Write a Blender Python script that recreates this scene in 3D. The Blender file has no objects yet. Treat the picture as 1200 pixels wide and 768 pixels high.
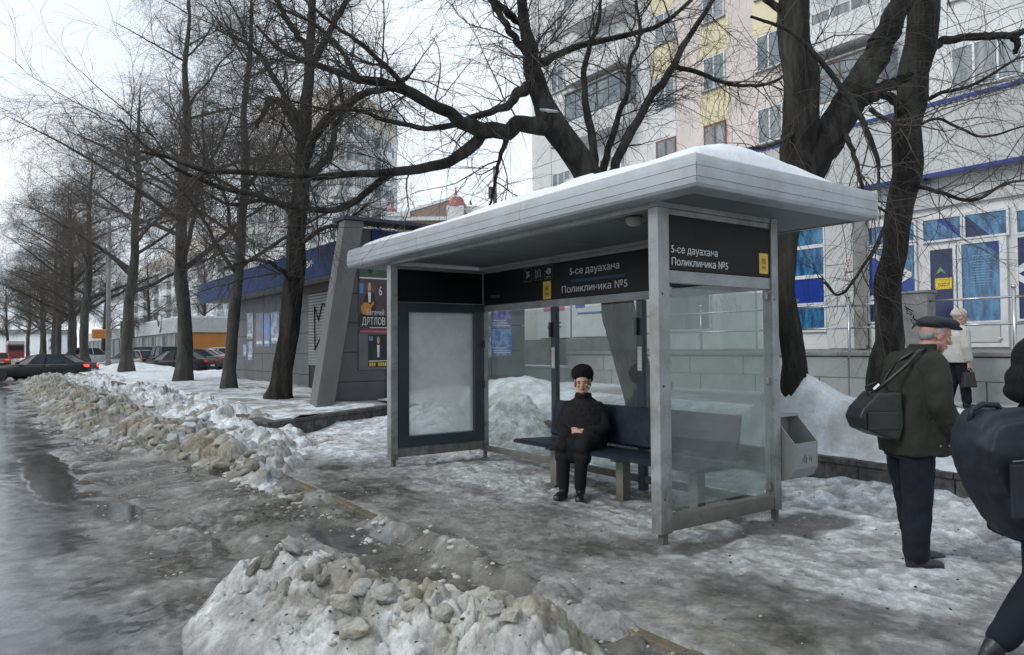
import bpy, bmesh, math, random
import numpy as np
from mathutils import Vector, Matrix, Euler
R = math.radians
scene = bpy.context.scene
COL = scene.collection
random.seed(7)

# ---------------------------------------------------------------- camera
YAW, PITCH, ROLL = R(35.4), math.atan(23.5 / 854.0), R(0.4)
fw = Vector((math.sin(YAW) * math.cos(PITCH), math.cos(YAW) * math.cos(PITCH), math.sin(PITCH)))
rt0 = Vector((math.cos(YAW), -math.sin(YAW), 0)); up0 = rt0.cross(fw)
rt = rt0 * math.cos(ROLL) - up0 * math.sin(ROLL)
up = up0 * math.cos(ROLL) + rt0 * math.sin(ROLL)
cam_data = bpy.data.cameras.new('camera')
cam_data.lens = 36 * 854 / 1200.0; cam_data.sensor_width = 36
cam_data.clip_start = 0.05; cam_data.clip_end = 3000
cam = bpy.data.objects.new('camera', cam_data); COL.objects.link(cam)
M = Matrix((rt, up, -fw)).transposed().to_4x4(); M.translation = Vector((0, 0, 1.5))
cam.matrix_world = M
scene.camera = cam

def at(x, depth, z=None):
    """the point seen at photograph pixel x (on the horizon) at a given depth; for laying out the far street"""
    v = Vector((0, 0, 1.5)) + (fw + rt * ((x - 600) / 854.0)) * depth
    return (v.x, v.y) if z is None else Vector((v.x, v.y, z))
def pp(x, y, depth):
    return Vector((0, 0, 1.5)) + (fw + rt * ((x - 600) / 854.0) + up * ((384 - y) / 854.0)) * depth

# ---------------------------------------------------------------- world, sun, exposure
SUN_EL, SUN_AZ = R(40), R(-80)     # azimuth measured from +Y towards +X
w = bpy.data.worlds.new('World'); scene.world = w; w.use_nodes = True
nt = w.node_tree; nt.nodes.clear()
out = nt.nodes.new('ShaderNodeOutputWorld'); bg = nt.nodes.new('ShaderNodeBackground')
sky = nt.nodes.new('ShaderNodeTexSky'); sky.sky_type = 'NISHITA'; sky.sun_disc = False
sky.sun_elevation = SUN_EL; sky.sun_rotation = SUN_AZ; sky.dust_density = 3; sky.air_density = 1.2
tc = nt.nodes.new('ShaderNodeTexCoord'); mp = nt.nodes.new('ShaderNodeMapping')
mp.inputs['Scale'].default_value = (1, 1, 2.5)
no = nt.nodes.new('ShaderNodeTexNoise'); no.inputs['Scale'].default_value = 1.6; no.inputs['Detail'].default_value = 7
no.inputs['Roughness'].default_value = 0.55
cr = nt.nodes.new('ShaderNodeValToRGB')
cr.color_ramp.elements[0].position = 0.30; cr.color_ramp.elements[0].color = (7.9, 9.0, 10.2, 1)
cr.color_ramp.elements[1].position = 0.70; cr.color_ramp.elements[1].color = (10.0, 10.8, 11.5, 1)
mx = nt.nodes.new('ShaderNodeMixRGB'); mx.inputs[0].default_value = 0.9
nt.links.new(tc.outputs['Generated'], mp.inputs['Vector']); nt.links.new(mp.outputs['Vector'], no.inputs['Vector'])
nt.links.new(no.outputs['Fac'], cr.inputs['Fac'])
nt.links.new(sky.outputs['Color'], mx.inputs[1]); nt.links.new(cr.outputs['Color'], mx.inputs[2])
nt.links.new(mx.outputs['Color'], bg.inputs['Color']); bg.inputs['Strength'].default_value = 0.098
nt.links.new(bg.outputs['Background'], out.inputs['Surface'])
sd = bpy.data.lights.new('sun', 'SUN'); sd.energy = 1.2; sd.angle = R(22); sd.color = (1, 0.97, 0.93)
sun = bpy.data.objects.new('sun', sd); COL.objects.link(sun)
sdir = Vector((math.sin(SUN_AZ) * math.cos(SUN_EL), math.cos(SUN_AZ) * math.cos(SUN_EL), math.sin(SUN_EL)))
sun.rotation_euler = sdir.to_track_quat('Z', 'Y').to_euler()
scene.view_settings.view_transform = 'Standard'; scene.view_settings.look = 'None'
scene.view_settings.exposure = 0.22; scene.view_settings.gamma = 1.0
scene.render.engine = 'CYCLES'
scene.cycles.max_bounces = 8; scene.cycles.transparent_max_bounces = 16
scene.render.resolution_x = 1024; scene.render.resolution_y = 655

# ---------------------------------------------------------------- materials
MATS = {}
def mat(name, c, c2=None, rough=0.7, scale=4.0, metal=0.0, bump=0.0, bscale=None, detail=5, attr=None, coat=0.0,
        emis=0, stretch=(1, 1, 1), spec=0.5, fac=(0.35, 0.65), grime=None, splash=None):
    if name in MATS: return MATS[name]
    m = bpy.data.materials.new(name); m.use_nodes = True; t = m.node_tree; b = t.nodes['Principled BSDF']
    b.inputs['Roughness'].default_value = rough; b.inputs['Metallic'].default_value = metal
    b.inputs['Specular IOR Level'].default_value = spec
    if coat: b.inputs['Coat Weight'].default_value = coat; b.inputs['Coat Roughness'].default_value = 0.08
    if emis:
        b.inputs['Emission Color'].default_value = (*c, 1); b.inputs['Emission Strength'].default_value = emis
    tcn = t.nodes.new('ShaderNodeTexCoord'); mpn = t.nodes.new('ShaderNodeMapping')
    mpn.inputs['Scale'].default_value = stretch
    t.links.new(tcn.outputs['Object'], mpn.inputs['Vector'])
    if c2 is None: c2 = tuple(v * 0.82 for v in c)
    n = t.nodes.new('ShaderNodeTexNoise'); n.inputs['Scale'].default_value = scale; n.inputs['Detail'].default_value = detail
    n.inputs['Roughness'].default_value = 0.62
    t.links.new(mpn.outputs['Vector'], n.inputs['Vector'])
    r = t.nodes.new('ShaderNodeValToRGB')
    r.color_ramp.elements[0].position = fac[0]; r.color_ramp.elements[0].color = (*c2, 1)
    r.color_ramp.elements[1].position = fac[1]; r.color_ramp.elements[1].color = (*c, 1)
    t.links.new(n.outputs['Fac'], r.inputs['Fac'])
    col = r.outputs['Color']
    if grime:       # (colour, amount, scale): blotchy dirt
        g = t.nodes.new('ShaderNodeTexNoise'); g.inputs['Scale'].default_value = grime[2]; g.inputs['Detail'].default_value = 8
        g.inputs['Roughness'].default_value = 0.7
        t.links.new(mpn.outputs['Vector'], g.inputs['Vector'])
        gr = t.nodes.new('ShaderNodeValToRGB'); gr.color_ramp.elements[0].position = 0.45; gr.color_ramp.elements[1].position = 0.7
        gr.color_ramp.elements[0].color = (0, 0, 0, 1); gr.color_ramp.elements[1].color = (grime[1],) * 3 + (1,)
        t.links.new(g.outputs['Fac'], gr.inputs['Fac'])
        mg = t.nodes.new('ShaderNodeMixRGB'); mg.inputs[2].default_value = (*grime[0], 1)
        t.links.new(gr.outputs['Color'], mg.inputs[0]); t.links.new(col, mg.inputs[1]); col = mg.outputs['Color']
    if splash:      # (colour, height): road dirt thrown up near the ground
        sx_ = t.nodes.new('ShaderNodeSeparateXYZ'); t.links.new(tcn.outputs['Object'], sx_.inputs[0])
        sn = t.nodes.new('ShaderNodeTexNoise'); sn.inputs['Scale'].default_value = 9; sn.inputs['Detail'].default_value = 7; t.links.new(tcn.outputs['Object'], sn.inputs['Vector'])
        ma = t.nodes.new('ShaderNodeMath'); ma.operation = 'MULTIPLY_ADD'; ma.inputs[1].default_value = -splash[1] * 2.2; t.links.new(sn.outputs['Fac'], ma.inputs[0]); t.links.new(sx_.outputs['Z'], ma.inputs[2])
        ms = t.nodes.new('ShaderNodeMapRange'); ms.inputs[1].default_value = -splash[1] * 1.1; ms.inputs[2].default_value = splash[1] * .5; ms.inputs[3].default_value = .85; ms.inputs[4].default_value = 0
        t.links.new(ma.outputs[0], ms.inputs[0]); m3 = t.nodes.new('ShaderNodeMixRGB'); m3.inputs[2].default_value = (*splash[0], 1)
        t.links.new(ms.outputs[0], m3.inputs[0]); t.links.new(col, m3.inputs[1]); col = m3.outputs['Color']
    t.links.new(col, b.inputs['Base Color'])
    if bump:
        bn = t.nodes.new('ShaderNodeTexNoise'); bn.inputs['Scale'].default_value = bscale or scale * 3
        bn.inputs['Detail'].default_value = 6; bn.inputs['Roughness'].default_value = 0.65
        t.links.new(mpn.outputs['Vector'], bn.inputs['Vector'])
        bu = t.nodes.new('ShaderNodeBump'); bu.inputs['Strength'].default_value = 0.6; bu.inputs['Distance'].default_value = bump
        t.links.new(bn.outputs['Fac'], bu.inputs['Height']); t.links.new(bu.outputs['Normal'], b.inputs['Normal'])
    MATS[name] = m; return m

def ground_mat(name, bump=0.01, bscale=30, mottle=1.0):
    """colour and wetness come from the ground's own dirt and water maps (what lies where, not light)"""
    m = bpy.data.materials.new(name); m.use_nodes = True; t = m.node_tree; b = t.nodes['Principled BSDF']
    a = t.nodes.new('ShaderNodeVertexColor'); a.layer_name = 'soil'
    wv = t.nodes.new('ShaderNodeAttribute'); wv.attribute_name = 'wet'
    tcn = t.nodes.new('ShaderNodeTexCoord')
    n = t.nodes.new('ShaderNodeTexNoise'); n.inputs['Scale'].default_value = bscale * 1.3; n.inputs['Detail'].default_value = 6
    n.inputs['Roughness'].default_value = 0.7
    t.links.new(tcn.outputs['Object'], n.inputs['Vector'])
    mr = t.nodes.new('ShaderNodeMapRange'); mr.inputs[1].default_value = 0.3; mr.inputs[2].default_value = 0.7
    mr.inputs[3].default_value = 0.72; mr.inputs[4].default_value = 1.22
    t.links.new(n.outputs['Fac'], mr.inputs[0])
    n2 = t.nodes.new('ShaderNodeTexNoise'); n2.inputs['Scale'].default_value = bscale * .28; n2.inputs['Detail'].default_value = 9
    n2.inputs['Roughness'].default_value = 0.75; n2.inputs['Distortion'].default_value = 0.6
    t.links.new(tcn.outputs['Object'], n2.inputs['Vector'])
    mr2 = t.nodes.new('ShaderNodeMapRange'); mr2.inputs[1].default_value = 0.36; mr2.inputs[2].default_value = 0.64
    mr2.inputs[3].default_value = 0.68; mr2.inputs[4].default_value = 1.24
    t.links.new(n2.outputs['Fac'], mr2.inputs[0])
    mm = t.nodes.new('ShaderNodeMath'); mm.operation = 'MULTIPLY'; t.links.new(mr.outputs[0], mm.inputs[0]); t.links.new(mr2.outputs[0], mm.inputs[1])
    mu = t.nodes.new('ShaderNodeMixRGB'); mu.blend_type = 'MULTIPLY'; mu.inputs[0].default_value = 1
    hs = t.nodes.new('ShaderNodeMixRGB'); hs.inputs[0].default_value = mottle; hs.inputs[1].default_value = (1, 1, 1, 1); t.links.new(mm.outputs[0], hs.inputs[2])
    t.links.new(a.outputs['Color'], mu.inputs[1]); t.links.new(hs.outputs['Color'], mu.inputs[2])
    t.links.new(mu.outputs['Color'], b.inputs['Base Color'])
    rr = t.nodes.new('ShaderNodeMapRange'); rr.inputs[3].default_value = 0.85; rr.inputs[4].default_value = 0.06
    t.links.new(wv.outputs['Fac'], rr.inputs[0]); t.links.new(rr.outputs[0], b.inputs['Roughness'])
    bn = t.nodes.new('ShaderNodeTexNoise'); bn.inputs['Scale'].default_value = bscale; bn.inputs['Detail'].default_value = 8
    bn.inputs['Roughness'].default_value = 0.7
    t.links.new(tcn.outputs['Object'], bn.inputs['Vector'])
    bs = t.nodes.new('ShaderNodeMapRange'); bs.inputs[1].default_value = 0.0; bs.inputs[2].default_value = 0.8
    bs.inputs[3].default_value = 0.9; bs.inputs[4].default_value = 0.02
    t.links.new(wv.outputs['Fac'], bs.inputs[0])
    bu = t.nodes.new('ShaderNodeBump'); bu.inputs['Distance'].default_value = bump
    t.links.new(bs.outputs[0], bu.inputs['Strength'])
    t.links.new(bn.outputs['Fac'], bu.inputs['Height']); t.links.new(bu.outputs['Normal'], b.inputs['Normal'])
    return m

def glass_mat(name, tint=(0.78, 0.86, 0.85), haze=0.16, hcol=(0.5, 0.55, 0.55), rough=0.03, scale=2.0):
    m = bpy.data.materials.new(name); m.use_nodes = True; t = m.node_tree; t.nodes.clear()
    o = t.nodes.new('ShaderNodeOutputMaterial')
    tr = t.nodes.new('ShaderNodeBsdfTransparent'); tr.inputs[0].default_value = (*tint, 1)
    di = t.nodes.new('ShaderNodeBsdfDiffuse'); di.inputs[0].default_value = (*hcol, 1)
    gl = t.nodes.new('ShaderNodeBsdfGlossy'); gl.inputs['Roughness'].default_value = rough
    fr = t.nodes.new('ShaderNodeFresnel'); fr.inputs[0].default_value = 1.5
    tcn = t.nodes.new('ShaderNodeTexCoord')
    n = t.nodes.new('ShaderNodeTexNoise'); n.inputs['Scale'].default_value = scale; n.inputs['Detail'].default_value = 8
    n.inputs['Roughness'].default_value = 0.65
    t.links.new(tcn.outputs['Object'], n.inputs['Vector'])
    mr = t.nodes.new('ShaderNodeMapRange'); mr.inputs[1].default_value = 0.3; mr.inputs[2].default_value = 0.75
    mr.inputs[3].default_value = haze * 0.5; mr.inputs[4].default_value = haze * 1.6
    t.links.new(n.outputs['Fac'], mr.inputs[0])
    ge = t.nodes.new('ShaderNodeNewGeometry'); fm = t.nodes.new('ShaderNodeMath'); fm.operation = 'MULTIPLY_ADD'; fm.inputs[1].default_value = -1; fm.inputs[2].default_value = 1
    t.links.new(ge.outputs['Backfacing'], fm.inputs[0]); fr2 = t.nodes.new('ShaderNodeMath'); fr2.operation = 'MULTIPLY'
    t.links.new(fr.outputs[0], fr2.inputs[0]); t.links.new(fm.outputs[0], fr2.inputs[1])
    m1 = t.nodes.new('ShaderNodeMixShader'); m2 = t.nodes.new('ShaderNodeMixShader')
    t.links.new(mr.outputs[0], m1.inputs[0]); t.links.new(tr.outputs[0], m1.inputs[1]); t.links.new(di.outputs[0], m1.inputs[2])
    t.links.new(fr2.outputs[0], m2.inputs[0]); t.links.new(m1.outputs[0], m2.inputs[1]); t.links.new(gl.outputs[0], m2.inputs[2])
    t.links.new(m2.outputs[0], o.inputs[0])
    return m

# ---------------------------------------------------------------- mesh helpers
class MB:
    """collects quads and polygons in world coordinates"""
    def __init__(s): s.v = []; s.f = []
    def box(s, x0, x1, y0, y1, z0, z1):
        k = len(s.v)
        s.v += [(x0, y0, z0), (x1, y0, z0), (x1, y1, z0), (x0, y1, z0), (x0, y0, z1), (x1, y0, z1), (x1, y1, z1), (x0, y1, z1)]
        s.f += [tuple(k + i for i in q) for q in ((0, 3, 2, 1), (4, 5, 6, 7), (0, 1, 5, 4), (1, 2, 6, 5), (2, 3, 7, 6), (3, 0, 4, 7))]
        return s
    def hexa(s, p):   # eight corners, bottom ring then top ring
        k = len(s.v); s.v += [tuple(q) for q in p]
        s.f += [tuple(k + i for i in q) for q in ((0, 3, 2, 1), (4, 5, 6, 7), (0, 1, 5, 4), (1, 2, 6, 5), (2, 3, 7, 6), (3, 0, 4, 7))]
        return s
    def poly(s, pts):
        k = len(s.v); s.v += [tuple(p) for p in pts]; s.f.append(tuple(range(k, k + len(pts)))); return s
    def prism(s, pts, off):
        """closed outline pts extruded by the vector off"""
        k = len(s.v); n = len(pts); off = Vector(off)
        s.v += [tuple(p) for p in pts] + [tuple(Vector(p) + off) for p in pts]
        s.f.append(tuple(range(k, k + n))[::-1]); s.f.append(tuple(range(k + n, k + 2 * n)))
        for i in range(n):
            j = (i + 1) % n; s.f.append((k + i, k + j, k + n + j, k + n + i))
        return s
    def tube(s, pts, rad, sides=8, caps=True):
        pts = [Vector(p) for p in pts]; n = len(pts)
        if not hasattr(rad, '__len__'): rad = [rad] * n
        k = len(s.v); ref = None
        for i, p in enumerate(pts):
            t = (pts[min(i + 1, n - 1)] - pts[max(i - 1, 0)]).normalized()
            if ref is None: ref = Vector((0, 0, 1)) if abs(t.z) < 0.9 else Vector((1, 0, 0))
            u = t.cross(ref).normalized(); v = u.cross(t).normalized(); ref = v
            for a in range(sides):
                an = 2 * math.pi * a / sides
                s.v.append(tuple(p + (u * math.cos(an) + v * math.sin(an)) * rad[i]))
        for i in range(n - 1):
            for a in range(sides):
                b = (a + 1) % sides
                s.f.append((k + i * sides + a, k + i * sides + b, k + (i + 1) * sides + b, k + (i + 1) * sides + a))
        if caps:
            s.f.append(tuple(k + a for a in range(sides))[::-1]); s.f.append(tuple(k + (n - 1) * sides + a for a in range(sides)))
        return s
    def lathe(s, prof, c=(0, 0, 0), sides=20, axis='z'):
        k = len(s.v); c = Vector(c)
        for r, z in prof:
            for a in range(sides):
                an = 2 * math.pi * a / sides; x, y = r * math.cos(an), r * math.sin(an)
                p = Vector((x, y, z)) if axis == 'z' else (Vector((z, x, y)) if axis == 'x' else Vector((y, z, x)))
                s.v.append(tuple(c + p))
        for i in range(len(prof) - 1):
            for a in range(sides):
                b = (a + 1) % sides
                s.f.append((k + i * sides + a, k + i * sides + b, k + (i + 1) * sides + b, k + (i + 1) * sides + a))
        s.f.append(tuple(k + a for a in range(sides))[::-1]); s.f.append(tuple(k + (len(prof) - 1) * sides + a for a in range(sides)))
        return s
    def mesh(s, name, m, smooth=False, bevel=0):
        me = bpy.data.meshes.new(name); me.from_pydata(s.v, [], s.f); me.validate()
        if bevel:
            bm = bmesh.new(); bm.from_mesh(me)
            bmesh.ops.recalc_face_normals(bm, faces=bm.faces)
            bmesh.ops.bevel(bm, geom=list(bm.edges), offset=bevel, segments=2, affect='EDGES', clamp_overlap=True, profile=0.6)
            bm.to_mesh(me); bm.free()
        else:
            bm = bmesh.new(); bm.from_mesh(me); bmesh.ops.recalc_face_normals(bm, faces=bm.faces); bm.to_mesh(me); bm.free()
        if m: me.materials.append(m)
        if smooth: me.polygons.foreach_set('use_smooth', [True] * len(me.polygons))
        return me

def fastmesh(name, V, F, m, smooth=True):
    """V (n,3) array, F (k,4) or (k,3) array"""
    me = bpy.data.meshes.new(name); V = np.asarray(V, dtype=np.float32); F = np.asarray(F, dtype=np.int32)
    n = F.shape[1]
    me.vertices.add(len(V)); me.vertices.foreach_set('co', V.ravel())
    me.loops.add(F.size); me.loops.foreach_set('vertex_index', F.ravel())
    me.polygons.add(len(F)); me.polygons.foreach_set('loop_start', np.arange(0, F.size, n, dtype=np.int32))
    me.update(calc_edges=True)
    if smooth: me.polygons.foreach_set('use_smooth', np.ones(len(F), dtype=bool))
    if m: me.materials.append(m)
    return me

def shift(me, loc):
    me.transform(Matrix.Translation(-Vector(loc))); return me

def thing(name, label, cat, loc=(0, 0, 0), rotz=0, group=None):
    o = bpy.data.objects.new(name, None); COL.objects.link(o)
    o.empty_display_size = 0.2
    o.location = loc; o.rotation_euler = (0, 0, rotz); o['label'] = label; o['category'] = cat
    if group: o['group'] = group
    return o
def root_loc(p):
    v = Vector((0, 0, 0))
    while p: v += p.location; p = p.parent
    return v
def part(name, mb, m, parent, label=None, smooth=False, bevel=0, world=True, kind=None):
    """a child mesh; world=True: the geometry was written in world coordinates (parent unrotated)"""
    me = mb.mesh(name, m, smooth, bevel) if isinstance(mb, MB) else mb
    if world and parent is not None: shift(me, root_loc(parent))
    o = bpy.data.objects.new(name, me); COL.objects.link(o); o.parent = parent
    if label: o['label'] = label
    if kind: o['kind'] = kind
    return o
def single(name, me, label, cat, loc=None, group=None):
    o = bpy.data.objects.new(name, me); COL.objects.link(o)
    if loc is not None: shift(me, loc); o.location = loc
    o['label'] = label; o['category'] = cat
    if group: o['group'] = group
    return o
def struct(name, me, kind='structure', parent=None):
    o = bpy.data.objects.new(name, me); COL.objects.link(o); o.parent = parent
    if kind: o['kind'] = kind
    return o
def kids(o): return [c for c in bpy.data.objects if c.parent == o]
def dup_tree(o, parent=None):
    c = o.copy(); COL.objects.link(c)
    if parent is not None: c.parent = parent
    for ch in kids(o): dup_tree(ch, c)
    return c

# ---------------------------------------------------------------- noise (numpy)
def _h(ix, iy, s, iz=0):
    n = (ix.astype(np.int64) * 374761393 + iy.astype(np.int64) * 668265263 + np.int64(s) * 2147483647 // 7 + (np.asarray(iz).astype(np.int64) * 1274126177)) & 0xFFFFFFFF
    n = ((n ^ (n >> 13)) * 1274126177) & 0xFFFFFFFF
    n = ((n ^ (n >> 16)) * 2246822519) & 0xFFFFFFFF
    return (n ^ (n >> 15)).astype(np.float64) / 4294967296.0 % 1.0
def vn(x, y, s=0):
    ix, iy = np.floor(x), np.floor(y); fx, fy = x - ix, y - iy
    fx = fx * fx * (3 - 2 * fx); fy = fy * fy * (3 - 2 * fy)
    a, b, c, d = _h(ix, iy, s), _h(ix + 1, iy, s), _h(ix, iy + 1, s), _h(ix + 1, iy + 1, s)
    return (a * (1 - fx) + b * fx) * (1 - fy) + (c * (1 - fx) + d * fx) * fy
def fbm(x, y, s=0, oct=5, gain=0.5):
    t = 0; a = 1; n = 0
    for o in range(oct):
        t = t + a * vn(x * 2 ** o + o * 17.3, y * 2 ** o - o * 9.1, s + o); n += a; a *= gain
    return t / n          # 0..1, mean 0.5
def vn3(p, s=0):
    i = np.floor(p); f = p - i; f = f * f * (3 - 2 * f); r = 0
    for dx in (0, 1):
        for dy in (0, 1):
            for dz in (0, 1):
                wgt = (f[:, 0] if dx else 1 - f[:, 0]) * (f[:, 1] if dy else 1 - f[:, 1]) * (f[:, 2] if dz else 1 - f[:, 2])
                r = r + wgt * _h(i[:, 0] + dx, i[:, 1] + dy, s, i[:, 2] + dz)
    return r
def fbm3(p, s=0, oct=4, gain=0.5):
    t = 0; a = 1; n = 0
    for o in range(oct):
        t = t + a * vn3(p * 2 ** o + o * 13.7, s + o); n += a; a *= gain
    return t / n
def worley(x, y, s=0):
    ix, iy = np.floor(x), np.floor(y); f1 = np.full(x.shape, 9.0); f2 = f1.copy(); cid = np.zeros(x.shape)
    for dx in (-1, 0, 1):
        for dy in (-1, 0, 1):
            cx, cy = ix + dx, iy + dy
            px = cx + _h(cx, cy, s); py = cy + _h(cx, cy, s + 91)
            d = np.hypot(x - px, y - py)
            m = d < f1
            f2 = np.where(m, f1, np.minimum(f2, d)); cid = np.where(m, _h(cx, cy, s + 55), cid); f1 = np.where(m, d, f1)
    return f1, f2, cid
def domes(x, y, s, warp=.35):
    wx = x + warp * (fbm(x * 1.1, y * 1.1, s + 40, 2) - .5) * 2; wy = y + warp * (fbm(x * 1.1, y * 1.1, s + 41, 2) - .5) * 2
    f1, f2, c = worley(wx, wy, s)
    return np.clip(1 - (f1 / (.55 + .5 * c)) ** 2, 0, 1) ** .85 * (.25 + .75 * c), f2 - f1, c
def sstep(a, b, x):
    t = np.clip((x - a) / (b - a), 0, 1); return t * t * (3 - 2 * t)

def field(name, xs, ys, hfun, m, kind='structure', keep=None):
    """height field over a graded grid; hfun(X,Y) -> z, soil rgb (n,3), wet"""
    X, Y = np.meshgrid(xs, ys, indexing='ij'); sh = X.shape
    z, rgb, wet = hfun(X, Y)
    V = np.stack([X.ravel(), Y.ravel(), z.ravel()], 1)
    I = np.arange(X.size).reshape(sh)
    a, b, c, d = I[:-1, :-1], I[1:, :-1], I[1:, 1:], I[:-1, 1:]
    F = np.stack([a.ravel(), b.ravel(), c.ravel(), d.ravel()], 1)
    if keep is not None:
        k = keep(X, Y, z); kk = k[:-1, :-1] | k[1:, :-1] | k[1:, 1:] | k[:-1, 1:]
        F = F[kk.ravel()]
        used = np.zeros(len(V), bool); used[F.ravel()] = True
        mp_ = np.cumsum(used) - 1; F = mp_[F]; V = V[used]
        rgb = rgb.reshape(-1, 3)[used]; wet = wet.ravel()[used]
    else:
        rgb = rgb.reshape(-1, 3); wet = wet.ravel()
    me = fastmesh(name, V, F, m)
    ca = me.color_attributes.new('soil', 'FLOAT_COLOR', 'POINT')
    ca.data.foreach_set('color', np.concatenate([rgb, np.ones((len(rgb), 1))], 1).astype(np.float32).ravel())
    wa = me.attributes.new('wet', 'FLOAT', 'POINT'); wa.data.foreach_set('value', wet.astype(np.float32))
    return struct(name, me, kind)
def mixc(c, d, t):
    return np.asarray(c) * (1 - t[..., None]) + np.asarray(d) * t[..., None]
def grade(a, b, s0, s1):
    """spacings growing from s0 to s1"""
    o = [a]; L = b - a
    while o[-1] < b:
        o.append(o[-1] + s0 + (s1 - s0) * ((o[-1] - a) / L) ** 1.5)
    return np.array(o)
# ================================================================ GROUND
GM = ground_mat('snow and slush', 0.018, 24)
GF = ground_mat('far snow', 0.03, 6)
GS = ground_mat('clean snow', 0.012, 14, 0.5)
CLEAN = (0.66, 0.69, 0.72); TRAMP = (0.40, 0.41, 0.41); GREY = (0.235, 0.23, 0.215); BROWN = (0.135, 0.125, 0.105)
DIRTY = (0.17, 0.157, 0.125); WETD = (0.055, 0.055, 0.053); OCHRE = (0.21, 0.17, 0.09)

def h_ground(X, Y):
    t = fbm(X * .05, Y * .05, 3)
    return np.full(X.shape, -0.42) + 0 * t, mixc(TRAMP, CLEAN, sstep(.4, .6, t)), np.zeros(X.shape)
xs = np.linspace(-700, 700, 60); ys = np.linspace(-700, 900, 60)
field('ground', xs, ys, h_ground, GF)

def h_road(X, Y):
    lum = fbm(X * 2.2, Y * 2.2, 11, 6); fine = fbm(X * 9, Y * 9, 5, 4); big = fbm(X * .55, Y * .45, 21, 4)
    f1, f2, cid = worley(X * 5 + 2 * fbm(X * 3, Y * 3, 8), Y * 5 + 2 * fbm(X * 3, Y * 3, 9), 4)
    edge = 0.75 + 0.9 * (big - .5) + 0.12 * np.sin(Y * .9)
    slush = sstep(edge - 0.35, edge + 0.25, X) * sstep(-9, -2, 20 - Y * .2 - 22 + 4)
    slush = sstep(edge - 0.3, edge + 0.25, X)
    track = sstep(.25, .75, fbm(X * 1.1, Y * .12, 31, 3))
    # standing water by the kerb and in the hollows
    water = sstep(.52, .60, fbm(X * .9, Y * .55, 41, 4) + .22 * sstep(2.0, 2.65, X) * sstep(7.2, 5.6, Y) - .12 * sstep(1.5, .8, np.abs(X - 1.7)))
    kerbw = np.exp(-((X - 2.5) / .33) ** 2 - ((Y - 3.35) / .62) ** 2) + np.exp(-((X - 2.42) / .28) ** 2 - ((Y - 5.75) / .7) ** 2) + .9 * np.exp(-((X - .62) / .35) ** 2 - ((Y - 11.6) / 3.3) ** 2) + .8 * np.exp(-((X - 1.1) / .25) ** 2 - ((Y - 8.4) / .8) ** 2)
    water = np.clip(water * .5 * (1 - slush) + sstep(.38, .62, kerbw + .5 * (lum - .5)), 0, 1)
    dm, gap, dc = domes(X * 4.5, Y * 7, 15); dm2, g2_, dc2 = domes(X * 11, Y * 14, 16)
    z = -0.145 + slush * (0.012 + 0.10 * np.clip(lum - .44, 0, 1) + 0.02 * (fine - .5) + (.035 * dm + .022 * dm2) * sstep(.46, .62, big + .2 * (lum - .5))) * (1 - water)
    z = z + (1 - slush) * (.0035 * (fine - .5) * (1 - .8 * water))
    z = np.where(water > .6, -0.142, z) + .055 * sstep(1.3, 2.3, X) + .035 * sstep(2.45, 2.75, X) * (.6 + .8 * lum)
    z = z + (.075 + .03 * lum) * sstep(2.58, 2.79, X + .12 * (lum - .5)) * sstep(6.15, 5.75, Y) * sstep(2.9, 3.4, Y)
    c = mixc((.055, .060, .066), (.12, .125, .13), sstep(.35, .65, fine * .5 + lum * .5))
    c = mixc(c, (.15, .15, .145), sstep(.45, .7, track) * .5 * sstep(.42, .62, lum))
    s = mixc((.080, .073, .062), (.165, .157, .140), sstep(.34, .66, lum)); s = mixc(s, (.30, .295, .28), sstep(.57, .68, fine * .5 + lum * .5) * .7)
    c = mixc(c, s, slush); c = mixc(c, WETD, water * .75)
    wet = (1 - slush) * (.86 + .14 * sstep(.60, .40, lum)) + slush * (.42 + .48 * sstep(.58, .38, lum)); wet = np.maximum(wet, water)
    return z, c, wet
xs = np.concatenate([np.linspace(-16, -3, 30)[:-1], np.linspace(-3, 0, 60)[:-1], np.linspace(0, 2.8, 140)])
ys = np.concatenate([np.linspace(-8, 2, 30)[:-1], grade(2, 300, 0.02, 6)])
field('road', xs, ys, h_road, GM)

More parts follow.
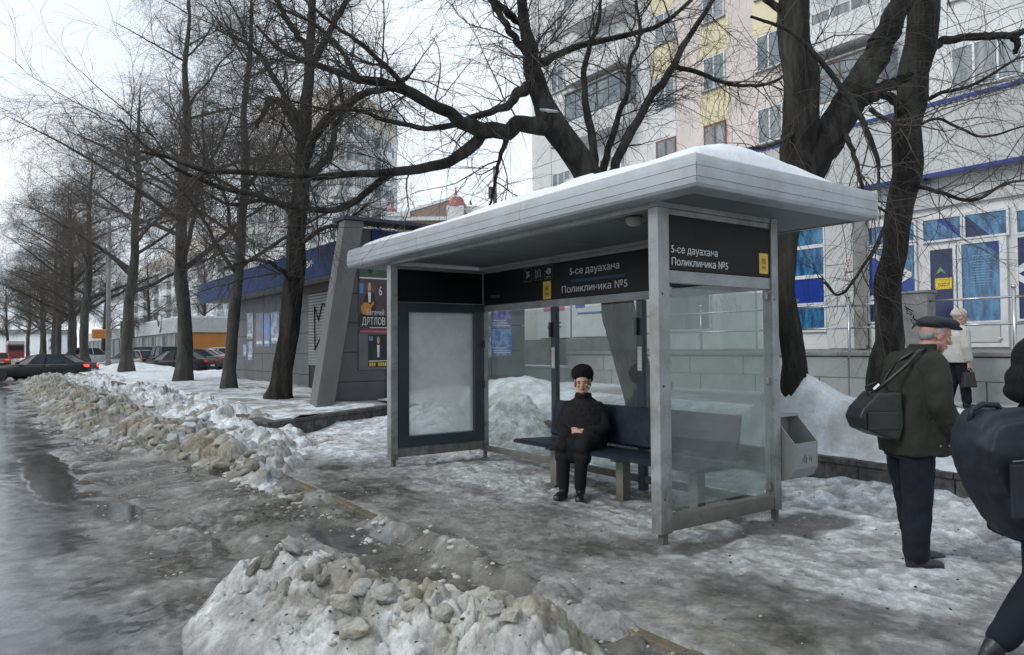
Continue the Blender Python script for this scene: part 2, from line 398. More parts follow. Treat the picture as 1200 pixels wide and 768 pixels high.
def h_pave(X, Y):
    lum = fbm(X * 1.7, Y * 1.7, 51, 6); fine = fbm(X * 8, Y * 8, 55, 4); big = fbm(X * .6, Y * .6, 61, 4)
    st = fbm(X * 2.6, Y * .8, 63, 5)
    inside = sstep(3.5, 4.9, X + .8 * (big - .5))              # trodden snow towards the shelter
    back = sstep(5.7, 6.5, X + .9 * (big - .5))                # cleaner snow against the bed wall
    left = sstep(8.7, 9.8, Y + 1.1 * (big - .5)) * sstep(3.5, 4.3, X + .5 * (big - .5))
    front = sstep(2.4, 1.0, Y) * sstep(3.6, 4.6, X)
    dm, dg, dc = domes(X * 5, Y * 5, 18); z = 0.0 - .03 * (X < 2.862) * (1 - sstep(6.1, 5.8, Y) * sstep(2.9, 3.3, Y)) + (.05 * (lum - .5) * (.4 + inside) + .03 * (fine - .5) + .022 * (dm - .3) * (.3 + .7 * inside)) * sstep(2.83, 3.1, X)
    z = z + back * .12 * sstep(6.0, 7.0, X) * sstep(7, 4.5, Y) * (.6 + .9 * lum) + left * (.03 + .09 * sstep(5, 7, X + (Y - 9) * .35)) * (.3 + 1.2 * lum)
    z = z - left * .02 * sstep(11, 12.5, Y)
    z = z + sstep(5.4, 6.9, X) * sstep(8.2, 9.6, Y) * .6 * (.5 + .7 * lum) * sstep(13.5, 11.8, Y)
    f1, f2, cid = worley(X * 6, Y * 6, 14)
    z = z + .03 * (1 - np.clip(f1, 0, 1)) * sstep(5.9, 6.6, X) * sstep(4.4, 3, Y)
    whites = np.clip(inside * sstep(.45, .62, lum * .55 + st * .45) * .9 + back * .8 + left * .85 + front * .2, 0, 1)
    whites = np.clip(whites + .48 * inside, 0, 1)
    c = mixc((.085, .08, .070), (.20, .195, .18), sstep(.38, .62, lum)); c = mixc(c, (.33, .33, .32), sstep(.5, .68, st) * (.35 + .5 * inside))
    c = mixc(c, mixc(TRAMP, CLEAN, sstep(.35, .7, fine * .3 + lum * .7) * (.3 + .7 * np.clip(back + left, 0, 1))), whites * (.75 + .25 * sstep(.3, .55, fine)))
    f14 = fbm(X * 15, Y * 15, 58, 4); c = c * (.84 + .32 * sstep(.34, .66, f14))[..., None]; c = mixc(c, CLEAN, sstep(.62, .72, f14) * .25 * inside)
    bare = np.exp(-((X - 5.7) / .33) ** 2 - ((Y - 3.55) / .22) ** 2) + np.exp(-((X - 4.3) / .3) ** 2 - ((Y - 3.7) / .14) ** 2) + .9 * np.exp(-((X - 5.0) / .9) ** 2 - ((Y - 8.36) / .08) ** 2) + .8 * np.exp(-((X - 5.25) / .16) ** 2 - ((Y - 4.9) / 1.6) ** 2) + .8 * np.exp(-((X - 5.25) / .7) ** 2 - ((Y - 3.7) / .16) ** 2)
    bare = sstep(.3, .7, bare + (lum - .5) * .9)
    c = mixc(c, (.07, .066, .058), bare * .85); z = z - bare * .015
    moss = np.exp(-((X - 3.1) / .22) ** 2 - ((Y - 2.2) / 1.3) ** 2); c = mixc(c, (.2, .15, .07), sstep(.4, .8, moss + (fine - .5)) * .18)
    wet = .75 * (1 - whites) * sstep(4.6, 3.4, X) * sstep(.6, .4, lum) + .4 * bare + .1
    P_ = np.zeros(X.shape); rf_ = np.random.RandomState(77)
    if X.size > 1000:                                   # boot prints
        for _ in range(420):
            fx_, fy_ = rf_.uniform(3.0, 6.9), rf_.uniform(.6, 9.5); a_ = rf_.normal(1.57, .5) + (math.pi if rf_.rand() < .5 else 0)
            m_ = (np.abs(X - fx_) < .22) & (np.abs(Y - fy_) < .22); dx_, dy_ = X[m_] - fx_, Y[m_] - fy_
            u_ = dx_ * math.cos(a_) + dy_ * math.sin(a_); v_ = -dx_ * math.sin(a_) + dy_ * math.cos(a_)
            P_[m_] = np.maximum(P_[m_], sstep(1.15, .75, np.hypot(u_ / .135, v_ / (.05 + .012 * np.sign(u_)))) * rf_.uniform(.4, 1) - .0 )
            rim = np.exp(-((np.hypot(u_ / .145, v_ / .06) - 1.25) / .16) ** 2); P_[m_] -= .25 * rim * (P_[m_] < .2)
        z = z - .020 * P_ * (.4 + .6 * inside); c = mixc(c, c * .62, np.clip(P_, 0, 1) * .8)
    return z, c, wet
xs = np.linspace(2.80, 7.02, 280); ys = np.concatenate([np.linspace(-8, 0.5, 30)[:-1], np.linspace(0.5, 10, 560)[:-1], np.linspace(10, 14.6, 130)])
field('pavement', xs, ys, h_pave, GM)

# kerb: one stone after another
kerb = bpy.data.objects.new('kerb', None); COL.objects.link(kerb); kerb['kind'] = 'structure'; kerb.location = (2.79, 0, -0.2)
KM = mat('worn kerb concrete', (.17, .135, .06), (.09, .085, .07), rough=.6, scale=9, bump=.010, bscale=30, grime=((.055, .05, .042), .95, 4))
proto = [MB().box(-.012, .075, -.494, .494, 0, .198).mesh('kerb_stone', KM, bevel=.012) for _ in range(3)]
rr = random.Random(3)
for i in range(44):
    o = bpy.data.objects.new('kerb_stone', proto[i % 3]); COL.objects.link(o); o.parent = kerb
    o.location = (rr.uniform(-.008, .008), -3 + i, rr.uniform(-.012, .006)); o.rotation_euler = (rr.uniform(-.01, .01), 0, rr.uniform(-.008, .008))

# snow ridge thrown up along the kerb
YL = [2.6, 3.0, 3.6, 5.6, 6.1, 6.5, 8.2, 9.6, 11.5, 15.2, 20, 29, 50, 300]; XL_ = [2.62, 2.55, 2.6, 2.62, 2.66, 2.45, 2.30, 2.1, 1.85, 1.05, .8, .75, .9, 1.0]
XR_ = [2.8, 3.0, 3.1, 3.05, 2.95, 2.74, 2.74, 3.5, 3.85, 3.98, 4.1, 4.1, 4.1, 4.1]
HT_ = [.0, .13, .13, .05, .05, .10, .17, .31, .34, .39, .44, .48, .48, .48]
def h_bank(X, Y):
    n = fbm(X * .9, Y * .9, 71, 5); amp = sstep(8.5, 10.5, Y)
    xl = np.interp(Y, YL, XL_) + (.12 + .45 * amp) * (n - .5); xr = np.interp(Y, YL, XR_) + .1 * amp + .12 * (fbm(X * 2, Y * 2, 72, 4) - .5)
    u = np.clip((X - xl) / (xr - xl), -.2, 1.2)
    H = np.interp(Y, YL, HT_)
    prof = np.where(u < .42, sstep(-.04, .42, u), 1 - .30 * sstep(.42, 1, u) * amp) * np.where(amp < 1, sstep(1.1, .6 + .35 * amp, u), sstep(1.12, .98, u))
    d1, g1, c1 = domes(X * 1.9, Y * 1.7, 75); d2, g2, c2 = domes(X * 4.6, Y * 4.4, 76); d3, g3, c3 = domes(X * 11, Y * 11, 77); d4, g4, c4 = domes(X * 24, Y * 24, 78)
    fine = fbm(X * 12, Y * 12, 78, 5)
    rel = .60 * d1 + .28 * d2 + .08 * d3 + .012 * d4
    small = .62 * d2 + .24 * d3 + .04 * d4
    rel = rel * amp + small * (1 - amp)
    z = -.17 + H * prof * (.38 + .85 * rel + .35 * (n - .5)) + .13 * np.minimum(H, .3) / .3 * (rel - .3) * sstep(0.05, .3, prof) + .006 * (fine - .5) * prof
    z = z - .03 * sstep(.10, .0, g2) * sstep(.1, .4, prof) * (H > .3)
    kr = np.interp(Y, [2.5, 2.9, 3.7, 4.3, 5.6, 6.2], [0, 1, 1, .35, .3, 0]); z = z + kr * .10 * sstep(.02, .45, prof) * (.5 + .9 * n)
    z = z + amp * .30 * sstep(.50, .62, fbm(Y * .30, Y * 0 + 3.3, 84, 3)) * sstep(.55, .85, u) * (prof > .02)
    z = z - .05 * (1 - sstep(.0, .05, prof))
    dirty = np.clip(sstep(.74, .40, u + .5 * (n - .5)) * amp + (1 - amp) * (.55 + .5 * (c2 - .5)) + .3 * (c1 - .5), 0, 1)
    c = mixc(CLEAN, TRAMP, sstep(.4, .6, fine) * .6); c = mixc(c, DIRTY, sstep(.72, .95, c2) * .8)
    d = mixc(DIRTY, BROWN, sstep(.40, .60, fbm(X * 3.2, Y * 3.2, 79, 5))); d = mixc(d, TRAMP, sstep(.56, .68, fbm(X * 2.4, Y * 2.4, 80, 5)) * .7)
    d = mixc(d, OCHRE, sstep(.5, .66, fbm(X * 1.3, Y * 1.3, 81, 3)) * .45); d = mixc(d, (.42, .41, .38), sstep(.6, .9, c2) * .5)
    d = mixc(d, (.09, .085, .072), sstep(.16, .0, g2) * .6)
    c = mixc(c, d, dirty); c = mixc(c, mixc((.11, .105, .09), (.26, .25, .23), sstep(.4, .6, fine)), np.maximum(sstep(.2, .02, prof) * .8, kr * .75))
    return z, c, np.full(X.shape, .12)
xs = np.linspace(.2, 4.15, 230); ys = grade(2.5, 260, .02, 5)
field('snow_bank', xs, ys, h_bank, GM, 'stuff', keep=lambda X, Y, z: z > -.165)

# the heap in front
A_, B_ = np.array([1.44, 4.36]), np.array([1.98, 2.75])
def pile_h(X, Y):
    d = B_ - A_; L = d @ d; t = np.clip(((X - A_[0]) * d[0] + (Y - A_[1]) * d[1]) / L, 0, 1)
    px_, py_ = X - (A_[0] + d[0] * t), Y - (A_[1] + d[1] * t)
    side = (px_ * (-d[1]) + py_ * d[0]) / math.sqrt(L)      # >0 : kerb side
    dist = np.hypot(px_, py_); n = fbm(X * 1.6, Y * 1.6, 85, 5)
    r = np.where(side > 0, .46, .60) * (.8 + .5 * n)
    q = np.clip(1 - dist / r, 0, 1)
    return q, t, side
def h_pile(X, Y):
    q, t, side = pile_h(X, Y)
    d1, g1, c1 = domes(X * 2.7, Y * 2.7, 87, .5); d2, g2, c2 = domes(X * 6.2, Y * 6.2, 88, .5); d3, g3, c3 = domes(X * 14, Y * 14, 89, .5); d4, g4, c4 = domes(X * 32, Y * 32, 96, .5)
    fine = fbm(X * 22, Y * 22, 90, 5)
    rough = .30 + .70 * sstep(-.50, -.10, side + .5 * (fbm(X * 2, Y * 2, 92) - .5))
    rel = .58 * d1 + .34 * d2 + .09 * d3 + .015 * d4
    e = (1 - (1 - q) ** 2)
    z = -.16 + .42 * e ** .9 * (.66 + .55 * rel * (.25 + .75 * rough)) + .10 * (rel - .25) * rough * sstep(.02, .2, q) + .014 * (d3 + .3 * d4) * sstep(0, .1, q) * (.3 + .7 * rough) + .008 * (fine - .5) * sstep(0, .1, q)
    z = z + .07 * (fbm(X * 3.4, Y * 3.4, 97, 5) - .5) * e + .018 * (fbm(X * 17, Y * 17, 99, 4) - .5) * sstep(0, .1, q)
    z = z - .035 * sstep(.10, .0, g2) * rough * sstep(.1, .3, q) - .012 * sstep(.10, .0, g3) * rough * sstep(.1, .3, q)
    c = mixc((.55, .56, .56), (.36, .36, .35), sstep(.36, .62, fbm(X * 9, Y * 9, 98, 6)))
    d = mixc((.36, .34, .29), (.50, .49, .46), sstep(.4, .6, fbm(X * 5, Y * 5, 93, 5))); d = mixc(d, (.19, .165, .10), sstep(.53, .66, fbm(X * 3.4, Y * 3.4, 94, 5)) * .85)
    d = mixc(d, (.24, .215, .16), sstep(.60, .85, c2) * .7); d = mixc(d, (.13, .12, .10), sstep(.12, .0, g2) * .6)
    d = mixc(d, (.56, .56, .55), sstep(.5, .6, fbm(X * 2.3 + 9, Y * 2.3, 95, 4)) * .6)
    c = mixc(c, d, rough * .92)
    c = mixc(c, (.17, .16, .14), sstep(.55, .68, fbm(X * 2.6, Y * 2.6, 100, 5)) * .45)
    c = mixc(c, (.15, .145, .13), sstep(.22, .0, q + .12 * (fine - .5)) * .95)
    return z, c, .1 + .4 * sstep(.15, 0, q)
pile = thing('snow_pile', 'heap of dirty ploughed snow in the foreground beside the kerb puddle', 'snow heap', (1.7, 3.3, -.15))
xs = np.arange(.3, 2.95, .0105); ys = np.arange(1.5, 5.6, .0115)
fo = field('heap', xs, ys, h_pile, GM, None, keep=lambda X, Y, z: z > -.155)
fo.data.transform(Matrix.Translation((-1.7, -3.3, .15))); fo.parent = pile

def lump_mesh(seed, m, sub=3):
    bm = bmesh.new(); bmesh.ops.create_icosphere(bm, subdivisions=sub, radius=1); me = bpy.data.meshes.new('snow_lump'); bm.to_mesh(me); bm.free()
    n = len(me.vertices); co = np.zeros(n * 3); me.vertices.foreach_get('co', co); co = co.reshape(-1, 3)
    r_ = np.random.RandomState(seed)
    for _ in range(12):                               # broken facets
        a = r_.normal(size=3); a /= np.linalg.norm(a); k = r_.uniform(.45, .85)
        d = co @ a; co -= np.outer(np.clip(d - k, 0, None), a) * .85
    co *= (.62 + .80 * fbm3(co * 1.9 + seed * 7, seed, 6, .70) + .5 * np.abs(fbm3(co * 2.6 + seed * 3, seed + 5, 5, .7) - .5))[:, None]; co[:, 2] *= .85
    me.vertices.foreach_set('co', co.ravel().astype(np.float32)); me.materials.append(m)
    me.polygons.foreach_set('use_smooth', [True] * len(me.polygons)); return me
LUMPM = [mat('lump snow', (.50, .50, .48), (.34, .33, .30), rough=.9, scale=3, bump=.06, bscale=14, grime=((.22, .19, .12), .6, 2)),
         mat('lump dirty', (.25, .23, .185), (.13, .118, .092), rough=.9, scale=6, bump=.08, bscale=16, grime=((.42, .42, .40), .6, 4)),
         mat('lump ochre', (.33, .30, .23), (.46, .45, .42), rough=.9, scale=2, bump=.06, bscale=8)]
LM = [lump_mesh(i, LUMPM[i % 3], 4) for i in range(9)]
rl = random.Random(12)
def hat(fun, x, y): return float(fun(np.array([[x]]), np.array([[y]]))[0][0, 0])
spots = []
for px_, py_, r_ in [(346, 645, .085), (318, 655, .07), (300, 664, .06), (438, 660, .05), (452, 663, .06), (478, 672, .055), (500, 676, .06), (520, 684, .05), (545, 694, .05), (560, 700, .06), (580, 712, .05), (600, 724, .05), (424, 690, .07), (380, 680, .06), (405, 712, .08), (450, 700, .07), (480, 712, .06), (360, 720, .06), (520, 730, .06), (420, 740, .06)]:
    p = pp(px_, py_, 4.6); d = (p - Vector((0, 0, 1.5)))
    # walk along the sight line until it meets the heap
    for k in range(60, 400):
        q = Vector((0, 0, 1.5)) + d.normalized() * (k * .02)
        if q.z <= hat(h_pile, q.x, q.y): break
    spots.append((q.x, q.y, r_))
for i in range(30):
    a = rl.random(); x = A_[0] + (B_[0] - A_[0]) * a + rl.uniform(-.25, .42); y = A_[1] + (B_[1] - A_[1]) * a + rl.uniform(-.1, .3)
    spots.append((x, y, rl.uniform(.02, .05)))
for x, y, r_ in spots:
    z = max(hat(h_pile, x, y), -.14)
    o = bpy.data.objects.new('snow_lump', LM[rl.randrange(9)]); COL.objects.link(o); o.parent = pile
    o.location = (x - 1.7, y - 3.3, z + .15 - r_ * .05); o.scale = (r_ * rl.uniform(.9, 1.4), r_ * rl.uniform(.8, 1.2), r_ * rl.uniform(.6, .9))
    o.rotation_euler = (rl.uniform(-.5, .5), rl.uniform(-.5, .5), rl.uniform(0, 6.3))
# loose crumbs of snow and ice lying about: nobody could count them
V, F = [], []; k = 0
rnd = np.random.RandomState(5)
src = []
for me in LM[:6]:
    s_ = lump_mesh(31 + len(src), None, 2); c_ = np.zeros(len(s_.vertices) * 3); s_.vertices.foreach_get('co', c_)
    src.append((c_.reshape(-1, 3), np.array([p.vertices[:] for p in s_.polygons]))); bpy.data.meshes.remove(s_)
def crumbs(n, gen, hf_, rmin, rmax, base=-9):
    global k
    P_ = [gen() for _ in range(n)]
    Z_ = hf_(np.array([[p[0] for p in P_]]), np.array([[p[1] for p in P_]]))[0][0]
    for (x, y), z in zip(P_, Z_):
        if z < base: continue
        r_ = rmin + (rmax - rmin) * rnd.random() ** 2.5; c_, f_ = src[rnd.randint(6)]
        a = rnd.random() * 6.28; ca, sa = math.cos(a), math.sin(a)
        q = c_ * np.array([r_ * (.8 + .6 * rnd.random()), r_, r_ * .7])
        q = np.stack([q[:, 0] * ca - q[:, 1] * sa + x, q[:, 0] * sa + q[:, 1] * ca + y, q[:, 2] + z + r_ * .15], 1)
        q[:, 2] -= r_ * .25; V.append(q); F.append(f_ + k); k += len(q)
U = rnd.uniform; Nn = rnd.normal
crumbs(70, lambda: (2.42 + Nn() * .12, U(6.4, 9.8)), h_road, .008, .05)
crumbs(60, lambda: (2.6 + Nn() * .3, U(8.9, 10.6)), h_bank, .02, .10, -.3)
crumbs(160, lambda: (U(.9, 2.6), U(2.5, 10)), h_road, .006, .022)
crumbs(90, lambda: (2.62 + Nn() * .12, U(2.2, 6.2)), h_road, .01, .045)
crumbs(90, lambda: (1.2 + abs(Nn()) * .8, U(9.8, 22)), h_bank, .02, .09, -.3)
crumbs(300, lambda: (U(2.95, 6.8), U(1.0, 9)), h_pave, .005, .018)
crumbs(160, lambda: (U(1.0, 2.6), U(2.0, 5.0)), h_pile, .01, .035, -.15)
crumbs(90, lambda: (3.9 + Nn() * .5, 11.6 + Nn() * .4), h_pave, .03, .10)
me = fastmesh('snow_crumbs', np.concatenate(V), np.concatenate(F), LUMPM[0], smooth=True); struct('snow_crumbs', me, 'stuff')
V, F = [], []; k = 0
src = []
for i_ in range(6):
    s_ = lump_mesh(51 + i_, None, 3); c_ = np.zeros(len(s_.vertices) * 3); s_.vertices.foreach_get('co', c_)
    src.append((c_.reshape(-1, 3), np.array([p.vertices[:] for p in s_.polygons]))); bpy.data.meshes.remove(s_)
crumbs(100, lambda: (2.1 + Nn() * .5, U(9.6, 15)), h_bank, .03, .16, -.1)
crumbs(80, lambda: (1.9 + Nn() * .6, U(14, 34)), h_bank, .04, .18, -.1)
crumbs(60, lambda: (2.45 + Nn() * .14, U(6.3, 9.6)), h_bank, .03, .11, -.15)
crumbs(26, lambda: (2.7 + Nn() * .2, U(9.2, 10.2)), h_bank, .07, .17, -.15)
me = fastmesh('snow_clods', np.concatenate(V), np.concatenate(F), LUMPM[1], smooth=True); struct('snow_clods', me, 'stuff')
V, F = [], []; k = 0
crumbs(80, lambda: (3.2 + Nn() * .35, U(10, 20)), h_bank, .03, .13, -.1); crumbs(40, lambda: (3.6 + Nn() * .4, U(10.2, 12)), h_pave, .04, .13)
me = fastmesh('white_clods', np.concatenate(V), np.concatenate(F), mat('clean clod', (.56, .58, .59), (.44, .45, .45), rough=.9, scale=3, bump=.04, bscale=10), smooth=True); struct('white_clods', me, 'stuff')

V, F = [], []; k = 0
crumbs(700, lambda: (U(2.9, 6.9), U(.8, 9.5)), h_pave, .003, .012); crumbs(300, lambda: (U(.6, 2.7), U(2.2, 9)), h_road, .004, .014); crumbs(260, lambda: (U(1.1, 2.5), U(2.0, 5.0)), h_pile, .004, .016, -.15)
me = fastmesh('grit', np.concatenate(V), np.concatenate(F), mat('grit', (.06, .055, .045), (.03, .028, .024), rough=.8, scale=20), smooth=False); struct('grit', me, 'stuff')

# raised bed behind the shelter and the footpath beyond it
def h_bed(X, Y):
    n = fbm(X * .8, Y * .8, 101, 5); fine = fbm(X * 7, Y * 7, 103, 5); rocky = fbm(X * 3, Y * 3, 104, 5)
    z = .36 + .20 * sstep(7.0, 8.4, X) + .06 * (n - .5) + .03 * (fine - .5)
    z = z + .85 * np.exp(-np.hypot((X - 7.55) / .60, (Y - 4.9) / .70) ** 1.4) * (.8 + .4 * rocky) * sstep(7.0, 7.5, X)
    z = z + .30 * np.exp(-np.hypot((X - 9.3) / .7, (Y - 4.9) / .8) ** 1.6)
    z = z + .34 * np.exp(-((X - 8.1) / .9) ** 2 - ((Y - 11.4) / 1.4) ** 2) * (.65 + .7 * rocky) * sstep(7.0, 7.6, X)
    z = z + .12 * np.exp(-((X - 8.4) / .9) ** 2 - ((Y - 8.4) / 2.2) ** 2)
    z = z + .12 * np.exp(-((X - 9.9) / .5) ** 2) * (n + .2) * sstep(5.2, 3.8, Y)
    path = sstep(9.75, 10.15, X + .5 * (n - .5)) * sstep(13.8, 12.4, Y)
    z = z * (1 - path) + (.50 + .012 * (fine - .5)) * path
    drift = sstep(12.35, 12.75, X + .35 * (rocky - .5)); z = z + .05 * drift * path
    z = np.where(X < 7.0, .2, z)
    c = mixc(CLEAN, (.52, .54, .56), sstep(.4, .62, fine)); c = mixc(c, (.36, .35, .32), sstep(.56, .7, rocky) * .5)
    pc = mixc((.16, .16, .155), (.25, .25, .25), sstep(.4, .6, fine)); pc = mixc(pc, TRAMP, np.clip(drift + sstep(.56, .66, n) * .7, 0, 1))
    c = mixc(c, pc, path)
    return z, c, .25 * path + .05
xs = np.concatenate([np.linspace(7.02, 10.3, 120)[:-1], np.linspace(10.3, 13.7, 60)]); ys = np.concatenate([np.linspace(-8, 1, 24)[:-1], np.linspace(1, 15.2, 300)])
field('snowy_bed', xs, ys, h_bed, GS)

def h_verge(X, Y):
    n = fbm(X * .35, Y * .35, 111, 5); fine = fbm(X * 3, Y * 3, 113, 5); m2 = fbm(X * 1.1, Y * 1.1, 114, 5)
    z = .29 + .17 * (m2 - .5) * sstep(3.8, 4.4, X) + .06 * sstep(17, 30, Y) * sstep(3.9, 6.5, X) * (.5 + n) + .03 * (fine - .5)
    z = z + .38 * np.exp(-((X - 7.0) / 2.2) ** 2 - ((Y - 50) / 5) ** 2) + .12 * np.exp(-((X - 9.3) / 1.8) ** 2 - ((Y - 36) / 3.5) ** 2) * (.6 + .8 * m2)
    z = z + .2 * np.exp(-((X - 12) / 2.0) ** 2 - ((Y - 42) / 3) ** 2) * (.6 + .8 * m2)
    park = sstep(8.5, 10, X) * sstep(40, 43, Y); z = z * (1 - park) + (-.02) * park
    tr = sstep(.36, .55, m2) * sstep(30, 22, Y)
    c = mixc(CLEAN, (.55, .57, .6), sstep(.4, .62, fine)); c = mixc(c, (.21, .205, .19), tr * .85 * sstep(.33, .58, fbm(X * 4, Y * 4, 117, 5))); c = mixc(c, GREY, park)
    return z, c, np.full(X.shape, .05)
def vkeep(X, Y, z):
    line = 12.15 + (X - 3.7) * .62
    return (Y > np.minimum(line, 14.3))
xs = np.concatenate([np.linspace(3.74, 9, 150)[:-1], grade(9, 70, .08, 3)]); ys = grade(12.1, 330, .04, 6)
field('snowy_verge', xs, ys, h_verge, GS, keep=vkeep)

# low dark stone edging of the beds, block by block
EM = mat('dark granite edging', (.075, .07, .066), (.035, .033, .032), rough=.75, scale=12, bump=.01, bscale=30, grime=((.2, .2, .2), .5, 3))
edge = bpy.data.objects.new('bed_edging', None); COL.objects.link(edge); edge['kind'] = 'structure'; edge.location = (7, 4, 0)
def wall_run(p0, p1, z0, z1, cap=.06, L=.9, th=.16, jit=.006):
    p0, p1 = Vector((*p0, 0)), Vector((*p1, 0)); d = p1 - p0; n = max(1, round(d.length / L)); t = d.normalized(); nn = Vector((-t.y, t.x, 0))
    for i in range(n):
        a = p0 + d * (i / n) + t * .005; b = p0 + d * ((i + 1) / n) - t * .005
        def blk(a, b, off, th, za, zb, nm):
            j = rr.uniform(-jit, jit)
            c_ = [a - nn * (off) + nn * j, b - nn * (off) + nn * j, b + nn * th, a + nn * th]
            part(nm, MB().hexa([(*q.xy, za) for q in c_] + [(*q.xy, zb) for q in c_]), EM, edge, bevel=.008)
        blk(a, b, 0, th, z0, z1 - cap, 'edging_block'); blk(a, b, .03, th + .02, z1 - cap + .003, z1 + rr.uniform(-.006, .006), 'coping_stone')
wall_run((7.0, 10.2), (7.0, -5), -.1, .36)
wall_run((3.72, 40), (3.72, 12.15), -.15, .30, L=1.0)
wall_run((3.9, 12.2), (6.95, 14.1), -.1, .31, L=.8)
wall_run((7.0, 14.1), (7.0, 10.25), -.1, .36)
# ================================================================ BUS SHELTER
ALU = mat('grey painted aluminium', (.315, .33, .335), (.25, .26, .26), rough=.42, scale=3, metal=.15, bump=.0008, bscale=60, grime=((.15, .137, .115), .75, 4.5), splash=((.10, .09, .07), .38))
ALUD = mat('grimy aluminium', (.24, .24, .23), (.12, .115, .10), rough=.6, scale=6, bump=.002, bscale=40, grime=((.09, .08, .065), .8, 6), splash=((.08, .072, .058), .2))
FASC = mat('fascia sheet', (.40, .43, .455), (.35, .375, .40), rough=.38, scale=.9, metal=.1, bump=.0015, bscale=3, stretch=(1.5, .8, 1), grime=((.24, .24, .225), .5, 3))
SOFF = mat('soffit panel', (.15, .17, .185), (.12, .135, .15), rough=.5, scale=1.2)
BLK = mat('black sign board', (.006, .006, .007), (.010, .010, .011), rough=.4, scale=2, spec=.2)
DKF = mat('dark blue grey frame', (.022, .032, .04), (.03, .04, .048), rough=.35, scale=4)
WHT = mat('white lettering', (.62, .63, .63), (.58, .58, .58), rough=.5)
YEL = mat('yellow badge', (.62, .43, .05), (.5, .34, .03), rough=.4, scale=8)
SNOW = mat('roof snow', (.74, .77, .80), (.66, .69, .73), rough=.85, scale=3, bump=.035, bscale=12)
CLEARG = glass_mat('shelter glass', (.90, .935, .925), .09, (.40, .43, .425))
SIDEG = glass_mat('side glass', (.82, .87, .86), .22, (.38, .41, .40), rough=.05, scale=2.6)
ADG = glass_mat('display case glass', (.92, .95, .95), .55, (.74, .76, .76), rough=.12, scale=1.3)
BINM = mat('galvanised bin', (.33, .345, .35), (.26, .27, .27), rough=.45, scale=5, metal=.4, bump=.001, grime=((.14, .12, .10), .5, 5))

def text_part(body, size, m, parent, loc, right, upv, sx=1.0, name='lettering', bold=False, off=None):
    cu = bpy.data.curves.new('t', 'FONT'); cu.body = body; cu.size = size; cu.extrude = .0008; cu.resolution_u = 3
    if off: cu.offset = off
    to = bpy.data.objects.new('t', cu); COL.objects.link(to)
    bpy.context.view_layer.update()
    me = bpy.data.meshes.new_from_object(to.evaluated_get(bpy.context.evaluated_depsgraph_get()))
    bpy.data.objects.remove(to); bpy.data.curves.remove(cu)
    r_, u_ = Vector(right).normalized(), Vector(upv).normalized(); n_ = r_.cross(u_)
    T = Matrix((r_ * sx, u_, n_)).transposed().to_4x4(); T.translation = Vector(loc)
    me.transform(T); me.materials.clear(); me.materials.append(m); me.name = name
    return part(name, me, m, parent)

X0, X1, Y0, Y1 = 4.13, 5.52, 3.87, 8.44
sh = thing('bus_shelter', 'grey metal bus shelter with glass walls and snow on its flat roof', 'bus shelter', (4.8, 6.1, 0))
def post(x, y, hw, hd, foot=.09):
    o = part('post', MB().box(x - hw, x + hw, y - hd, y + hd, foot, 2.56), ALU, sh, bevel=.006)
    part('foot', MB().box(x - hw * .45 + .01, x + hw * .45 + .01, y - hd * .5, y + hd * .5, -.06, foot), ALUD, o)
    for zz in (.35, 1.2, 1.9): part('bolt', MB().lathe([(.009, 0), (.009, .006), (.005, .009)], (x - hw * .3, y - hd, zz), 8, 'y'), ALUD, o)
    return o
pA = post(X0, Y0, .062, .05); pB = post(X1, Y0, .045, .05); pC = post(X0, Y1, .05, .055); pD = post(X1, Y1, .04, .05)
for y, a in ((Y0, pA), (Y1, pC)):                       # grimy splash band round the post bottoms
    x = X0
